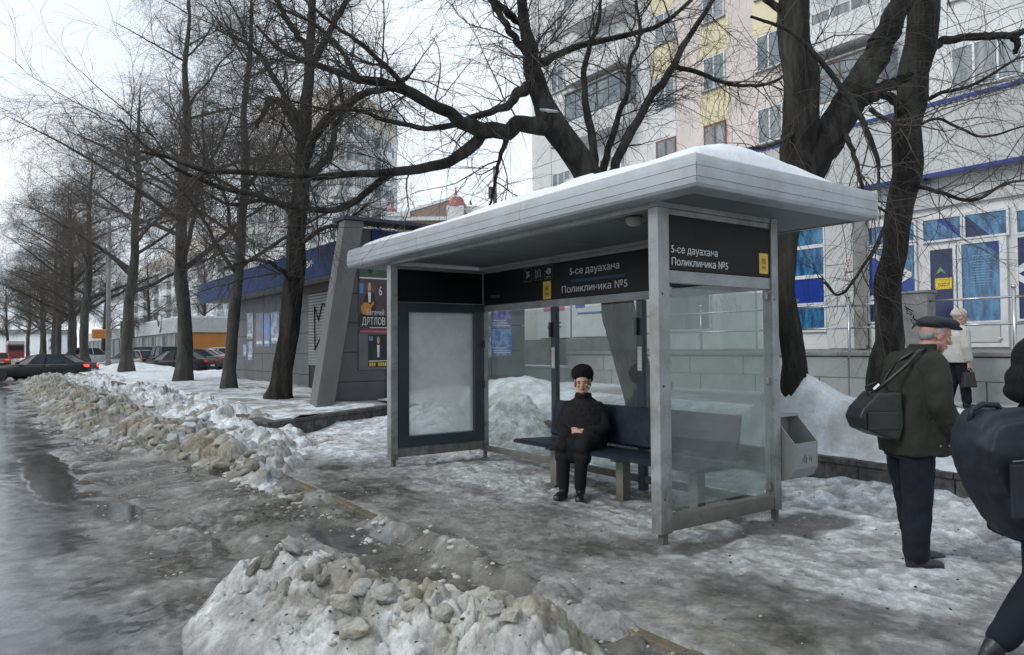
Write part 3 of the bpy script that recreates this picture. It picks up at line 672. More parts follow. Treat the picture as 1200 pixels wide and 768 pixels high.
# near end wall: sign box above, rail, glass
part('rail', MB().box(X0 + .064, X1 - .047, Y0 - .03, Y0 + .03, 1.99, 2.086), ALU, sh, bevel=.004)
part('rail', MB().box(X0 + .064, X1 - .047, Y0 - .028, Y0 + .028, 2.515, 2.56), ALU, sh, bevel=.003)
part('rail', MB().box(X0 + .064, X1 - .047, Y0 - .04, Y0 + .04, .10, .22), ALUD, sh, bevel=.006)
sgn = part('sign_board', MB().box(X0 + .066, X1 - .049, Y0 - .036, Y0 + .036, 2.09, 2.512), BLK, sh, bevel=.003)
text_part('5-се дауахана', .082, WHT, sgn, (4.225, Y0 - .0375, 2.222), (1, 0, 0), (0, 0, 1), 1.0, bold=True)
text_part('Поликлиника №5', .082, WHT, sgn, (4.225, Y0 - .0375, 2.126), (1, 0, 0), (0, 0, 1), 1.0, bold=True)
def badge(cx, cy, cz, ax, s, n):
    """rounded yellow bus badge: plate, ring, little bus; ax = right vector"""
    r_ = Vector(ax); u_ = Vector((0, 0, 1)); c = Vector((cx, cy, cz)); n = Vector(n)
    def rr_(w_, h_, rad, k=5):
        o = []
        for sx, sy, a0 in ((1, 1, 0), (-1, 1, 90), (-1, -1, 180), (1, -1, 270)):
            for i in range(k + 1):
                a = R(a0 + 90 * i / k); o.append((sx * (w_ - rad) + math.cos(a) * rad, sy * (h_ - rad) + math.sin(a) * rad))
        return o
    def P3(pts, d): return [c + r_ * a + u_ * b + n * d for a, b in pts]
    b = part('badge', MB().prism(P3(rr_(.062 * s, .088 * s, .014), 0), n * .003), YEL, sgn if ax[0] else sgb)
    dk = mat('badge line', (.30, .20, .02), (.25, .17, .02), rough=.5)
    lt = mat('badge light', (.75, .62, .22), (.7, .56, .2), rough=.5)
    part('outline', MB().prism(P3(rr_(.050 * s, .076 * s, .010), .0032), n * .0012), lt, b)
    part('field', MB().prism(P3(rr_(.045 * s, .071 * s, .008), .0046), n * .001), YEL, b)
    part('bus_mark', MB().prism(P3([(-.028 * s, -.005), (.028 * s, -.005), (.028 * s, .042 * s), (-.028 * s, .042 * s)], .0058), n * .001).prism(P3([(-.028 * s, -.05 * s), (.028 * s, -.05 * s), (.028 * s, -.022 * s), (-.028 * s, -.022 * s)], .0058), n * .001), dk, b)
badge(X1 - .145, Y0 - .0375, 2.205, (1, 0, 0), 1.0, (0, -1, 0))
part('glass', MB().box(X0 + .075, X1 - .055, Y0 - .004, Y0 + .004, .26, 1.955), SIDEG, sh)
for px_ in (X0 + .10, X1 - .075):
    for pz in (.29, 1.2, 1.93): part('glass_clip', MB().box(px_ - .02, px_ + .02, Y0 - .018, Y0 + .018, pz - .03, pz + .03), ALU, sh, bevel=.003)
# scratched tag on the side glass
SCR = mat('scratch marks', (.55, .6, .6), rough=.7)
mb = MB(); rg = random.Random(4); x = 0
for i in range(7):
    a = Vector((X0 + .62 + i * .055, Y0 - .006, 1.83)); pts = []
    for k in range(7): pts.append(a + Vector((math.sin(k * 1.3 + i) * .022, 0, rg.uniform(-.05, .05) + (.03 if k % 2 else -.03))))
    mb.tube(pts, .0022, 4)
part('scratched_tag', mb, SCR, sh)
# rear wall
part('rail', MB().box(X1 - .03, X1 + .03, Y0 + .052, Y1 - .052, 1.99, 2.076), ALU, sh, bevel=.004)
part('rail', MB().box(X1 - .03, X1 + .03, Y0 + .052, Y1 - .052, 2.515, 2.56), ALU, sh, bevel=.003)
part('rail', MB().box(X1 - .035, X1 + .035, Y0 + .052, Y1 - .052, .09, .16), ALUD, sh, bevel=.004)
sgb = part('sign_board', MB().box(X1 - .036, X1 + .036, Y0 + .054, Y1 - .054, 2.08, 2.512), BLK, sh, bevel=.003)
text_part('5-се дауахана', .112, WHT, sgb, (X1 - .0375, 6.55, 2.345), (0, -1, 0), (0, 0, 1), 1.12, bold=True)
text_part('Поликлиника №5', .112, WHT, sgb, (X1 - .0375, 6.70, 2.14), (0, -1, 0), (0, 0, 1), 1.2, bold=True)
PG = mat('pictogram grey', (.30, .31, .31), rough=.5)
badge(X1 - .0375, 6.97, 2.195, (0, -1, 0), 1.25, (-1, 0, 0))
sgb_n = Vector((-1, 0, 0))
for i, yy in enumerate((7.36, 7.15, 6.94)):
    fr = MB()
    for (a0, a1, b0, b1) in ((-.085, .085, .078, .085), (-.085, .085, -.085, -.078), (-.085, -.079, -.078, .078), (.079, .085, -.078, .078)):
        fr.box(X1 - .0392, X1 - .0372, yy + a0, yy + a1, 2.415 + b0, 2.415 + b1)
    part('pictogram_frame', fr, mat('pictogram line', (.10, .10, .10), rough=.5), sgb)
    g = MB(); xx = X1 - .0392
    if i == 0: g.prism([(xx, yy + .04, 2.37), (xx, yy - .05, 2.40), (xx, yy - .01, 2.43), (xx, yy - .05, 2.46), (xx, yy + .01, 2.45), (xx, yy + .05, 2.47), (xx, yy + .02, 2.42)], (.002, 0, 0))
    elif i == 1:
        g.tube([(xx, yy + .04, 2.35), (xx, yy + .04, 2.47)], .007, 6); g.tube([(xx, yy + .0, 2.36), (xx, yy - .0, 2.45), (xx, yy - .03, 2.47), (xx, yy - .05, 2.44), (xx, yy - .05, 2.36)], .006, 6)
    else: g.prism([(xx, yy + .06, 2.42), (xx, yy, 2.47), (xx, yy - .05, 2.45), (xx, yy - .05, 2.40), (xx, yy, 2.38)], (.002, 0, 0)); g.box(xx, xx + .002, yy - .04, yy + .04, 2.35, 2.362)
    part('pictogram', g, PG, sgb)
part('poster_remains', MB().prism([(X1 - .0392, 8.2, 2.17), (X1 - .0392, 8.0, 2.165), (X1 - .0392, 7.98, 2.205), (X1 - .0392, 8.2, 2.215)], (.002, 0, 0)), mat('worn print', (.07, .05, .05), rough=.5), sgb)
BLU = mat('faint blue line', (.01, .04, .12), rough=.5)
part('faded_line', MB().box(X1 - .0385, X1 - .0372, 5.62, 6.52, 2.252, 2.285), BLU, sgb)
ys_ = [Y0 + .06, 5.42, 6.86, Y1 - .06]
for a, b in zip(ys_[:-1], ys_[1:]):
    part('glass', MB().box(X1 - .004, X1 + .004, a + .03, b - .03, .18, 1.97), CLEARG, sh)
for yy in (5.42, 6.86):
    mu = part('mullion', MB().box(X1 - .04, X1 + .025, yy - .045, yy + .045, -.02, 1.986), DKF, sh, bevel=.004)
    part('sticker', MB().box(X1 - .0425, X1 - .0405, yy - .03, yy + .03, 1.25, 1.5), mat('paper sticker', (.5, .5, .48), (.35, .35, .33), scale=30), mu)
    part('latch', MB().box(X1 - .075, X1 - .041, yy + .01, yy + .045, 1.62, 1.80), DKF, mu)
# far end wall: display case
part('sign_board', MB().box(X0 + .055, X1 - .042, Y1 - .034, Y1 + .034, 2.10, 2.512), BLK, sh, bevel=.003)
part('rail', MB().box(X0 + .052, X1 - .042, Y1 - .028, Y1 + .028, 2.515, 2.56), ALU, sh)
part('rail', MB().box(X0 + .052, X1 - .042, Y1 - .035, Y1 + .035, .115, .235), ALU, sh, bevel=.004)
case = part('display_case', MB().box(X0 + .055, X0 + .20, Y1 - .07, Y1 + .07, .24, 2.09).box(X1 - .19, X1 - .045, Y1 - .07, Y1 + .07, .24, 2.09)
            .box(X0 + .20, X1 - .19, Y1 - .068, Y1 + .068, .24, .37).box(X0 + .20, X1 - .19, Y1 - .068, Y1 + .068, 1.97, 2.088), DKF, sh)
part('pane', MB().box(X0 + .20, X1 - .19, Y1 - .006, Y1 + .002, .37, 1.97), ADG, case)
ALW = mat('light bead', (.42, .44, .45), rough=.4)
part('bead', MB().box(X0 + .20, X1 - .19, Y1 - .02, Y1 + .01, .372, .385).box(X0 + .20, X0 + .212, Y1 - .02, Y1 + .01, .386, 1.958).box(X0 + .2, X1 - .19, Y1 - .02, Y1 + .01, 1.959, 1.968), ALW, case)
part('hinge', MB().box(X1 - .075, X1 - .05, Y1 - .10, Y1 - .071, .95, 1.05).box(X1 - .075, X1 - .05, Y1 - .10, Y1 - .071, 1.5, 1.6), DKF, case)

# roof: rounded fascia along the street, deep fascia at the ends, soffit of sheets
RX0, RX1, RY0, RY1, RZ0, RZ1 = 3.90, 6.25, 3.30, 9.36, 2.60, 2.845
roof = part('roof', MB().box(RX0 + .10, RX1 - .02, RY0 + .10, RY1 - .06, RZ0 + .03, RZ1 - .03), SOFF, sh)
fp = [(-.14, 0), (.0, 0), (.028, .006), (.044, .026), (.050, .060), (.050, .062), (.044, .067), (.050, .072), (.050, .140), (.044, .145), (.048, .150), (.044, .185), (.032, .225), (.010, .243), (-.14, .245)]
cx_, cy_ = RX0 + .05, RY0 + .05
def sweep(a, b, sa, sb):
    """profile swept between two stations; sa/sb give each point's place from its outward offset"""
    mb = MB(); k = len(fp); mb.v = [sa(o, RZ0 + z) for o, z in fp] + [sb(o, RZ0 + z) for o, z in fp]
    mb.f = [(i, (i + 1) % k, k + (i + 1) % k, k + i) for i in range(k)] + [tuple(range(k))[::-1], tuple(range(k, 2 * k))]; return mb
corner = lambda o, z: (cx_ - o, cy_ - o, z)
nst = 3; ysf = np.linspace(cy_, RY1, nst + 1)
for i in range(nst):
    sa = corner if i == 0 else (lambda o, z, y=ysf[i] + .002: (cx_ - o, y, z))
    part('street_fascia', sweep(0, 0, sa, lambda o, z, y=ysf[i + 1] - .002: (cx_ - o, y, z)), FASC, roof)
part('end_fascia', sweep(0, 0, corner, lambda o, z: (RX1, cy_ - o, z)), FASC, roof)
part('corner_joint', MB().tube([(cx_ - .0525, cy_ - .0525, RZ0 + .03), (cx_ - .0525, cy_ - .0525, RZ0 + .165)], .003, 6), ALUD, roof)
part('end_fascia', MB().box(RX0 + .20, RX1, RY1 - .055, RY1 - .003, RZ0 + .003, RZ1 - .003), FASC, roof)
part('rear_fascia', MB().box(RX1 + .002, RX1 + .02, RY0 + .002, RY1 - .06, RZ0 - .003, RZ1 + .003), FASC, roof)
for i, yy in enumerate(np.linspace(RY0 + .13, RY1 - .06, 6)[:-1]):
    L = (RY1 - .06 - RY0 - .13) / 5
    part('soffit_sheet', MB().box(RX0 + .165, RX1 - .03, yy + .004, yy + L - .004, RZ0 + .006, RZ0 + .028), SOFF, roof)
    part('soffit_strip', MB().box(RX0 + .165, RX1 - .03, yy - .003, yy + .003, RZ0 + .002, RZ0 + .02), ALU, roof)
part('header_beam', MB().box(X0 - .04, X0 + .04, Y0 + .06, Y1 - .06, 2.56, 2.60).box(X1 - .04, X1 + .04, Y0 - .05, Y1 + .05, 2.562, 2.602).box(X0 - .06, X1 - .05, Y0 - .04, Y0 + .04, 2.563, 2.603), ALU, roof)
lampm = mat('lamp dome', (.45, .44, .40), (.38, .37, .33), rough=.3)
part('ceiling_lamp', MB().lathe([(.075, 0), (.075, -.02), (.066, -.045), (.045, -.07), (.0, -.082)], (4.42, 4.42, 2.60), 20), lampm, roof, smooth=True)
# snow on the roof
def snow_roof():
    xs = np.linspace(RX0 + .05, RX1 - .05, 80); ys = np.linspace(RY0 + .04, RY1 - .35, 180); X, Y = np.meshgrid(xs, ys, indexing='ij')
    n = fbm(X * 1.3, Y * 1.3, 121, 5); ex = np.minimum(X - xs[0] - .03 * n, xs[-1] - X) ; ey = np.minimum(Y - ys[0] - .12 * n * sstep(4.6, 5.6, X), ys[-1] - Y)
    e = np.minimum(ex, ey); th = .105 + .10 * (n - .5) - .03 * sstep(5, 8, Y)
    cut = sstep(5.95, 5.6, X + .5 * (n - .5)) * .85 + .15
    lump = .065 * sstep(3.95, 4.5, X) * sstep(5.75, 5.3, X + .3 * (n - .5)) * sstep(4.3, 3.5, Y) * (.55 + .9 * n)
    z = RZ1 + .004 + (th + lump) * np.sqrt(np.clip(e / .14, 0, 1)) * np.where(Y < 4.6, cut * .85, 1)
    z = z - .012 * (e < .004)
    V = np.stack([X.ravel(), Y.ravel(), z.ravel()], 1); Vb = np.stack([X.ravel(), Y.ravel(), np.full(X.size, RZ1 - .01)], 1)
    I = np.arange(X.size).reshape(X.shape)
    F = np.stack([I[:-1, :-1].ravel(), I[1:, :-1].ravel(), I[1:, 1:].ravel(), I[:-1, 1:].ravel()], 1)
    return fastmesh('snow_cover', V, F, SNOW)
part('snow_cover', snow_roof(), SNOW, roof)

# bench inside the shelter
BEN = mat('blue bench paint', (.009, .017, .030), (.006, .011, .021), rough=.55, scale=5, spec=.2, grime=((.05, .05, .05), .4, 4))
bn = thing('bench', 'long dark blue bench with solid back inside the bus shelter', 'bench', (5.2, 5.3, 0))
part('seat', MB().prism([(4.80, 4.12, .43), (4.80, 4.12, .455), (4.83, 4.12, .47), (5.32, 4.12, .455), (5.32, 4.12, .42)], (0, 2.62, 0)), BEN, bn)
part('backrest', MB().prism([(5.30, 4.10, .50), (5.37, 4.10, .88), (5.41, 4.10, .885), (5.35, 4.10, .47)], (0, 2.60, 0)), BEN, bn, bevel=.01)
for i, yy in enumerate((4.3, 5.22, 6.25)):
    part('leg', MB().box(4.98, 5.08, yy - .05, yy + .05, .01, .425).box(4.9, 5.3, yy - .04, yy + .04, .385, .419), ALUD, bn)
    part('base_plate', MB().box(4.93, 5.13, yy - .08, yy + .08, -.01, .012), ALUD, bn)
# litter bin hung on the near rear post
lb = thing('litter_bin', 'scratched grey metal litter bin hung on the near rear shelter post', 'litter bin', (5.75, 3.75, .3))
bx0, bx1, by0, by1 = X1 + .055, X1 + .40, Y0 - .17, Y0 + .12
prof = [(by1, .38), (by0 + .10, .36), (by0 + .03, .40), (by0, .48), (by0, .66), (by1, .66)]
sh_ = MB(); pr_ = [(by1, .86), (by0 + .03, .86), (by0 + .03, .84), (by1 - .015, .84)]
# back, curved front apron, two cheeks
part('back', MB().box(bx0, bx1, by1 - .012, by1, .38, .86), BINM, lb)
front = [(by1, .33), (by0 + .12, .33), (by0 + .04, .365), (by0, .44), (by0, .66), (by0 + .008, .66), (by0 + .010, .445), (by0 + .048, .373), (by0 + .122, .338), (by1, .338)]
part('apron', MB().prism([(bx0 + .011, y, z) for y, z in front], (bx1 - bx0 - .022, 0, 0)), BINM, lb)
for xx in (bx0, bx1 - .01):
    ch = [(by1, .33), (by0 + .12, .33), (by0 + .04, .365), (by0, .44), (by0, .66), (by1 - .10, .87), (by1, .87)]
    part('cheek', MB().prism([(xx, y - .002, z) for y, z in ch], (.01, 0, 0)), BINM, lb)
part('hood', MB().box(bx0 - .004, bx1 + .004, by1 - .11, by1 + .003, .868, .888), BINM, lb, bevel=.004)
mb = MB(); rg = random.Random(9)
for i in range(6): mb.tube([(bx0 + .12 + i * .025, by0 - .002, .50 + rg.uniform(-.02, .02)), (bx0 + .13 + i * .025, by0 - .002, .53 + rg.uniform(-.02, .03))], .002, 4)
part('scrawl', mb, DKF, lb)
# ================================================================ BUILDINGS
PLW = mat('pale rendered wall', (.66, .66, .65), (.58, .58, .58), rough=.85, scale=.8, bump=.004, bscale=8, grime=((.33, .32, .30), .35, .35))
PLP = mat('pinkish rendered wall', (.64, .57, .53), (.57, .51, .475), rough=.85, scale=.8, bump=.004, bscale=8, grime=((.34, .30, .28), .35, .35))
PLY = mat('yellow rendered wall', (.68, .62, .42), (.62, .56, .38), rough=.85, scale=1, bump=.004, bscale=8, grime=((.4, .33, .15), .3, .5))
FRW = mat('white window frame', (.66, .67, .68), rough=.5)
FRB = mat('brown window frame', (.22, .09, .05), rough=.6)
GLD = mat('dark window glass', (.10, .125, .14), (.20, .235, .25), rough=.12, scale=.9, spec=.8)
GLC = mat('curtained window glass', (.28, .30, .30), (.13, .15, .16), rough=.15, scale=1.4, spec=.8, stretch=(3, 3, .5))
CONC = mat('stained concrete', (.26, .26, .25), (.19, .19, .18), rough=.85, scale=2.5, bump=.004, bscale=20, grime=((.12, .11, .10), .6, 1.5))
TILEM = mat('pale wall tile', (.36, .375, .36), (.29, .30, .29), rough=.7, scale=3, bump=.002, bscale=30, grime=((.19, .185, .17), .6, 1.3))
PANM = mat('white cladding', (.52, .53, .53), (.47, .48, .48), rough=.6, scale=1.5, grime=((.38, .38, .37), .4, .8))
CORR = mat('corrugated sheet', (.56, .565, .56), (.49, .50, .50), rough=.55, scale=1.0, grime=((.30, .29, .27), .5, .7), stretch=(1, 1, .4))
BTR = mat('blue trim', (.02, .04, .22), (.015, .03, .17), rough=.4)
BFI = mat('blue film with painted reflections', (.05, .20, .38), (.008, .05, .13), rough=.08, scale=3.4, detail=9, spec=.9, stretch=(1, 2.2, .6), fac=(.40, .60))  # dark mottling in the blue stands for branch reflections, put into the colour
BRO = mat('royal blue film', (.012, .045, .30), (.008, .03, .20), rough=.2, scale=1.5, spec=.6)
BDK = mat('dark blue film', (.01, .025, .10), (.006, .015, .06), rough=.15, spec=.6)
STEEL = mat('stainless rail', (.50, .51, .52), (.42, .43, .44), rough=.25, metal=.8)
PAP = mat('paper notice', (.62, .62, .60), (.5, .5, .5), rough=.7, scale=12)

# ---- clinic: low annex with blue windows, seen behind the bed
AX = 16.6
an = thing('clinic_building', 'low clinic front with blue filmed windows, white doors and corrugated fascia', 'building', (AX, 8, 0))
part('wall', MB().box(AX + .06, 25.3, -9, 24, -.4, 5.0), PLW, an)
def apart(nm, y0, y1, z0, z1, d0, d1, m, par=an, **k): return part(nm, MB().box(AX + d0, AX + d1, y0, y1, z0, z1), m, par, **k)
# cladding panels that can be told apart
for (a, b) in ((9.33, 10.06), (12.1, 13.2), (15.6, 16.6), (19.0, 20.2)):
    n = 3; zz = np.linspace(1.42, 4.46, n + 1)
    for i in range(n): apart('cladding_panel', a + .006, b - .006, zz[i] + .006, zz[i + 1] - .006, -.02, .058, PANM)
apart('pillar', 9.03, 9.32, 1.42, 4.46, -.10, .055, CONC)
for i in range(17):
    y0 = -7 + i * 1.8; apart('lintel_panel', y0 + .006, y0 + 1.794, 4.472, 5.09, -.03, .055, PANM)
def win(y0, y1, z0, z1, m, fr=.045, lab=None, fm=FRW):
    f = part('window_frame', MB().box(AX - .01, AX + .05, y0 - fr, y0, z0 - fr, z1 + fr).box(AX - .01, AX + .05, y1, y1 + fr, z0 - fr, z1 + fr)
             .box(AX - .008, AX + .05, y0, y1, z0 - fr, z0).box(AX - .008, AX + .05, y0, y1, z1, z1 + fr), fm, an, label=lab)
    part('pane', MB().box(AX + .015, AX + .03, y0, y1, z0, z1), m, f); return f
for off in (0, 3.6, 7.0):
    win(10.12, 10.98, 4.01, 4.40, BFI) if off == 0 else win(10.12 + off * .98, 11.6 + off * .98, 4.01, 4.40, BDK)
    if off == 0:
        win(10.12, 10.98, 3.26, 3.92, BFI); win(10.12, 10.98, 2.56, 3.17, BRO); win(10.12, 10.98, 1.88, 2.48, BFI)
    else:
        win(10.12 + off * .98, 11.6 + off * .98, 2.0, 3.92, GLC)
f = win(7.95, 8.98, 3.82, 4.22, BFI); win(7.95, 8.98, 2.52, 3.71, BFI)
win(7.95, 8.98, 2.04, 2.43, BDK)
apart('apron_panel', 7.93, 9.0, 1.44, 1.97, -.01, .055, PANM)
WF = mat('white film print', (.66, .68, .70), rough=.4)
def film(pts, m, nm='film_stripe', x=AX + .0125, par=f): part(nm, MB().prism([(x, y, z) for y, z in pts], (.002, 0, 0)), m, par)
film([(8.98, 2.52), (8.98, 3.62), (8.2, 3.06), (7.95, 2.9), (7.95, 2.52)], BRO, 'film_field')
film([(8.98, 3.70), (8.98, 3.58), (8.06, 3.01), (8.06, 3.13)], WF, x=AX + .0100)
film([(8.98, 2.52), (8.98, 2.62), (8.02, 3.14), (8.02, 3.02)], WF, x=AX + .0075)
g = win(7.0, 7.75, 3.76, 4.21, BFI); film([(7.5, 4.21), (7.35, 4.21), (7.0, 3.9), (7.0, 3.76)], BRO, 'film_field', par=g)
g = win(6.14, 6.90, 3.74, 4.21, BFI); film([(6.9, 4.21), (6.9, 3.74), (6.45, 3.74)], BDK, 'film_field', par=g)
d = win(7.16, 7.62, 2.0, 3.55, BDK, fr=.06, lab='narrow glazed side door with a yellow notice')
part('lower_panel', MB().box(AX + .0, AX + .045, 7.16, 7.62, 1.5, 1.93), FRW, d)
part('notice', MB().box(AX + .008, AX + .012, 7.19, 7.53, 2.69, 2.93), mat('yellow notice', (.72, .52, .04), (.66, .46, .03), rough=.5, scale=20), d)
part('notice_print', MB().box(AX + .006, AX + .0075, 7.25, 7.47, 2.80, 2.815).box(AX + .006, AX + .0075, 7.28, 7.44, 2.76, 2.775), mat('print brown', (.2, .12, .02), rough=.6), d)
film([(7.54, 3.0), (7.42, 3.18), (7.30, 3.0), (7.40, 3.08)], mat('green film', (.15, .30, .10), rough=.3), 'film_mark', par=d)
dd = part('door', MB().box(AX - .03, AX + .045, 6.14, 6.27, 1.44, 3.68).box(AX - .03, AX + .045, 6.98, 7.06, 1.44, 3.68).box(AX - .028, AX + .045, 6.27, 6.98, 3.6, 3.678)
          .box(AX - .028, AX + .045, 6.27, 6.98, 1.44, 1.53).box(AX - .028, AX + .045, 6.27, 6.98, 1.94, 1.985), FRW, an)
part('pane', MB().box(AX + .0, AX + .02, 6.27, 6.98, 1.985, 3.6), BFI, dd); part('lower_panel', MB().box(AX - .01, AX + .03, 6.29, 6.96, 1.55, 1.925), PANM, dd)
part('handle', MB().tube([(AX - .06, 6.33, 1.62), (AX - .06, 6.25, 1.62)], .012, 8).tube([(AX - .06, 6.25, 1.62), (AX - .02, 6.25, 1.62)], .012, 8), STEEL, dd)
pr = MB()
for i in range(12): pr.box(AX - .0045, AX - .003, 6.42 + .02 * (i % 3), 6.80 - .03 * (i % 2), 3.33 - i * .055, 3.345 - i * .055)
part('film_print', pr, mat('pale blue print', (.16, .36, .52), rough=.4), dd)
part('film_field', MB().prism([(AX - .003, 6.3, 3.6), (AX - .003, 6.55, 3.6), (AX - .003, 6.27, 3.3)], (.002, 0, 0)), BRO, dd)
win(4.95, 5.95, 3.72, 4.15, BFI); g = win(4.95, 5.95, 2.0, 3.62, BDK)
film([(5.95, 2.9), (5.95, 3.05), (5.0, 3.6), (5.0, 3.44)], WF, par=g); film([(5.95, 2.9), (5.95, 2.76), (5.0, 2.1), (5.0, 2.25)], WF, x=AX + .0095, par=g)
apart('apron_panel', 4.9, 6.0, 1.44, 1.92, -.01, .055, PANM)
win(2.4, 3.9, 2.0, 4.1, BFI); win(-.4, 1.2, 2.0, 4.1, BFI)
# notices on the panel by the first pillar
for (a, b, z0, z1) in ((9.33, 9.62, 2.72, 3.28), (9.36, 9.55, 3.35, 3.58)):
    o = apart('paper_notice', a, b, z0, z1, -.026, -.022, PAP)
    t = MB()
    for i in range(int((z1 - z0) / .07)): t.box(AX - .0285, AX - .027, a + .03, b - .03 - .03 * (i % 2), z1 - .06 - i * .07, z1 - .045 - i * .07)
    part('notice_print', t, mat('grey print', (.22, .22, .23), rough=.6), o)
part('notice_heading', MB().box(AX - .0285, AX - .027, 9.36, 9.56, 3.235, 3.26).tube([(AX - .029, 9.455 + .07 * math.cos(a), 3.46 + .07 * math.sin(a)) for a in np.linspace(0, 6.28, 17)], .006, 4), mat('red print', (.5, .03, .03), rough=.6), an)
apart('cable', 8.98, 9.02, 1.5, 4.4, -.12, -.1, CONC)
apart('base_band', -7, 24, 1.05, 1.41, -.05, .05, CONC)
# corrugated fascia band: real ribs
def corrug(x, y0, y1, z0, z1, pitch=.11, dep=.028):
    n = int((y1 - y0) / pitch) * 4; ys = np.linspace(y0, y1, n + 1); ph = np.arange(n + 1) % 4
    off = np.where((ph == 1) | (ph == 2), -dep, 0.0)
    V = []; 
    for z in (z0, z1):
        for y, o in zip(ys, off): V.append((x + o, y, z))
    N = n + 1; F = [(i, i + 1, N + i + 1, N + i) for i in range(n)]
    return fastmesh('corrugated_sheet', V, F, CORR, smooth=False)
for i in range(9):
    y0 = -7.5 + i * 3.6
    part('corrugated_sheet', corrug(AX - .30 + (.003 if i % 2 else 0), y0, y0 + 3.6, 5.14, 6.60), CORR, an)
part('soffit', MB().box(AX - .28, AX + .05, -8, 24.5, 5.10, 5.135), PANM, an)
part('lower_trim', MB().box(AX - .34, AX - .26, -8, 24.6, 5.075, 5.16), BTR, an)
part('upper_trim', MB().box(AX - .35, AX - .25, -8, 24.6, 6.585, 6.66), BTR, an)
part('roof', MB().box(AX - .25, 25.3, -8, 24.6, 6.45, 6.58), CONC, an)
part('roof_snow', MB().box(AX - .1, 25.2, -7.9, 24.4, 6.584, 6.70), SNOW, an)
part('wall_lamp', MB().lathe([(.05, 0), (.09, -.05), (.09, -.09), (.0, -.12)], (AX - .15, 7.6, 5.09), 12), DKF, an)
# white banners on the left end of the clinic, seen through the shelter glass
bnr = mat('white banner', (.66, .68, .69), (.6, .62, .63), rough=.5)
b1 = apart('banner', 17.5, 19.6, 1.86, 3.5, -.09, -.06, bnr); b2 = apart('banner', 19.7, 21.6, 1.84, 3.5, -.09, -.06, bnr)
bp = mat('banner print blue', (.10, .16, .36), rough=.5); rp = mat('banner print pink', (.55, .22, .26), rough=.5)
part('banner_print', MB().box(AX - .095, AX - .091, 17.8, 19.3, 2.62, 2.70).box(AX - .095, AX - .091, 18.9, 19.4, 2.85, 3.1), bp, b1)
part('banner_print', MB().box(AX - .095, AX - .091, 20.2, 21.0, 2.2, 2.26).box(AX - .095, AX - .091, 20.2, 20.9, 2.35, 2.41), bp, b2)
part('banner_print', MB().box(AX - .095, AX - .091, 20.0, 21.2, 2.8, 3.1), rp, b2)

# ---- terrace in front of the doors: tiled base wall, slab, railing
PX = 12.95
tr = thing('terrace', 'raised terrace with pale tiled base wall below the clinic doors', 'terrace', (PX, 6, 0))
part('core', MB().box(PX + .04, AX + .05, -8, 15.5, -.4, 1.30), CONC, tr)
part('slab', MB().box(PX - .05, AX - .055, -8, 15.6, 1.302, 1.37), CONC, tr, bevel=.01)
tp = []
for v in range(3): tp.append(MB().box(0, .035, -.715, .715, -.19, .19).mesh('tile', TILEM, bevel=.006))
for r_ in range(2):
    for i in range(16):
        y = -7.2 + i * 1.45 + (.3 if r_ else 0)
        if y > 15: continue
        o = bpy.data.objects.new('tile', tp[(i + r_) % 3]); COL.objects.link(o); o.parent = tr
        o.location = (random.uniform(-.008, .002), y - 6, .70 + .39 * r_ + (.007 if False else 0)); o.scale = (1, 1, 1)
wl = thing('low_wall', 'low pale rendered wall capped with snow beyond the shelter bench', 'wall', (13, 18.5, 0))
part('wall', MB().box(12.9, 13.15, 15.7, 27, -.2, .92), PANM, wl); part('snow_cap', MB().box(12.86, 13.2, 15.72, 27, .924, .98), SNOW, wl, bevel=.02)
part('back_wall', MB().box(14.6, 14.8, 15.8, 27, -.2, 1.75), CONC, wl)
RL = thing('terrace_railing', 'stainless steel railing with ball-topped posts along the clinic terrace', 'railing', (PX + .1, 6, 1.37))
for i, yy in enumerate((7.42, 4.72, 1.9, -1.0, 10.9, 13.6)):
    p = part('post', MB().tube([(PX + .02, yy, .60 if yy < 8 else 1.3), (PX + .02, yy, 2.36)], .028, 12), STEEL, RL, smooth=True)
    part('ball', MB().lathe([(.0, -.04), (.028, -.028), (.04, 0), (.028, .028), (0, .04)], (PX + .02, yy, 2.40), 12), STEEL, p, smooth=True)
for a, b in ((-1, 4.70), (4.74, 6.05), (6.55, 7.40), (7.44, 8.62), (8.95, 13.6)):
    for z in (2.24, 1.82): part('rail', MB().tube([(PX + .02, a, z), (PX + .02, b, z)], .020, 10), STEEL, RL, smooth=True)
for (a, b, nm) in ((5.98, 6.50, 'stained concrete pier with black scrawl between the railing sections'), (8.62, 8.92, 'narrow concrete pier at the left end of the railing')):
    q = thing('pier', nm, 'pier', (PX, (a + b) / 2, 1.37))
    part('shaft', MB().box(PX - .06, PX + .24, a, b, 1.372, 2.38), CONC, q, bevel=.012)
    part('cap', MB().box(PX - .085, PX + .265, a - .025, b + .025, 2.384, 2.43), CONC, q, bevel=.012)
    if a < 7:
        mb = MB(); rg = random.Random(2)
        for k in range(5):
            c = Vector((PX - .064, a + .30 - k * .03, 2.12 - k * .075)); mb.tube([c + Vector((0, rg.uniform(-.09, .09), rg.uniform(-.06, .06))) for _ in range(5)], .006, 4)
        part('scrawl', mb, BLK, q)
ch = MB(); 
for i in range(22):
    z = 1.30 - i * .033; w_ = .014
    ch.tube([(PX - .03 + (w_ if i % 2 else 0), 7.42 + (0 if i % 2 else w_), z), (PX - .03, 7.42, z - .02), (PX - .03 - (w_ if i % 2 else 0), 7.42 - (0 if i % 2 else w_), z), (PX - .03, 7.42, z + .02), (PX - .03 + (w_ if i % 2 else 0), 7.42 + (0 if i % 2 else w_), z)], .006, 4)
single('chain', ch.mesh('chain', DKF), 'dark hanging chain against the tiled wall below the railing post', 'chain', (PX - .03, 7.42, .6))

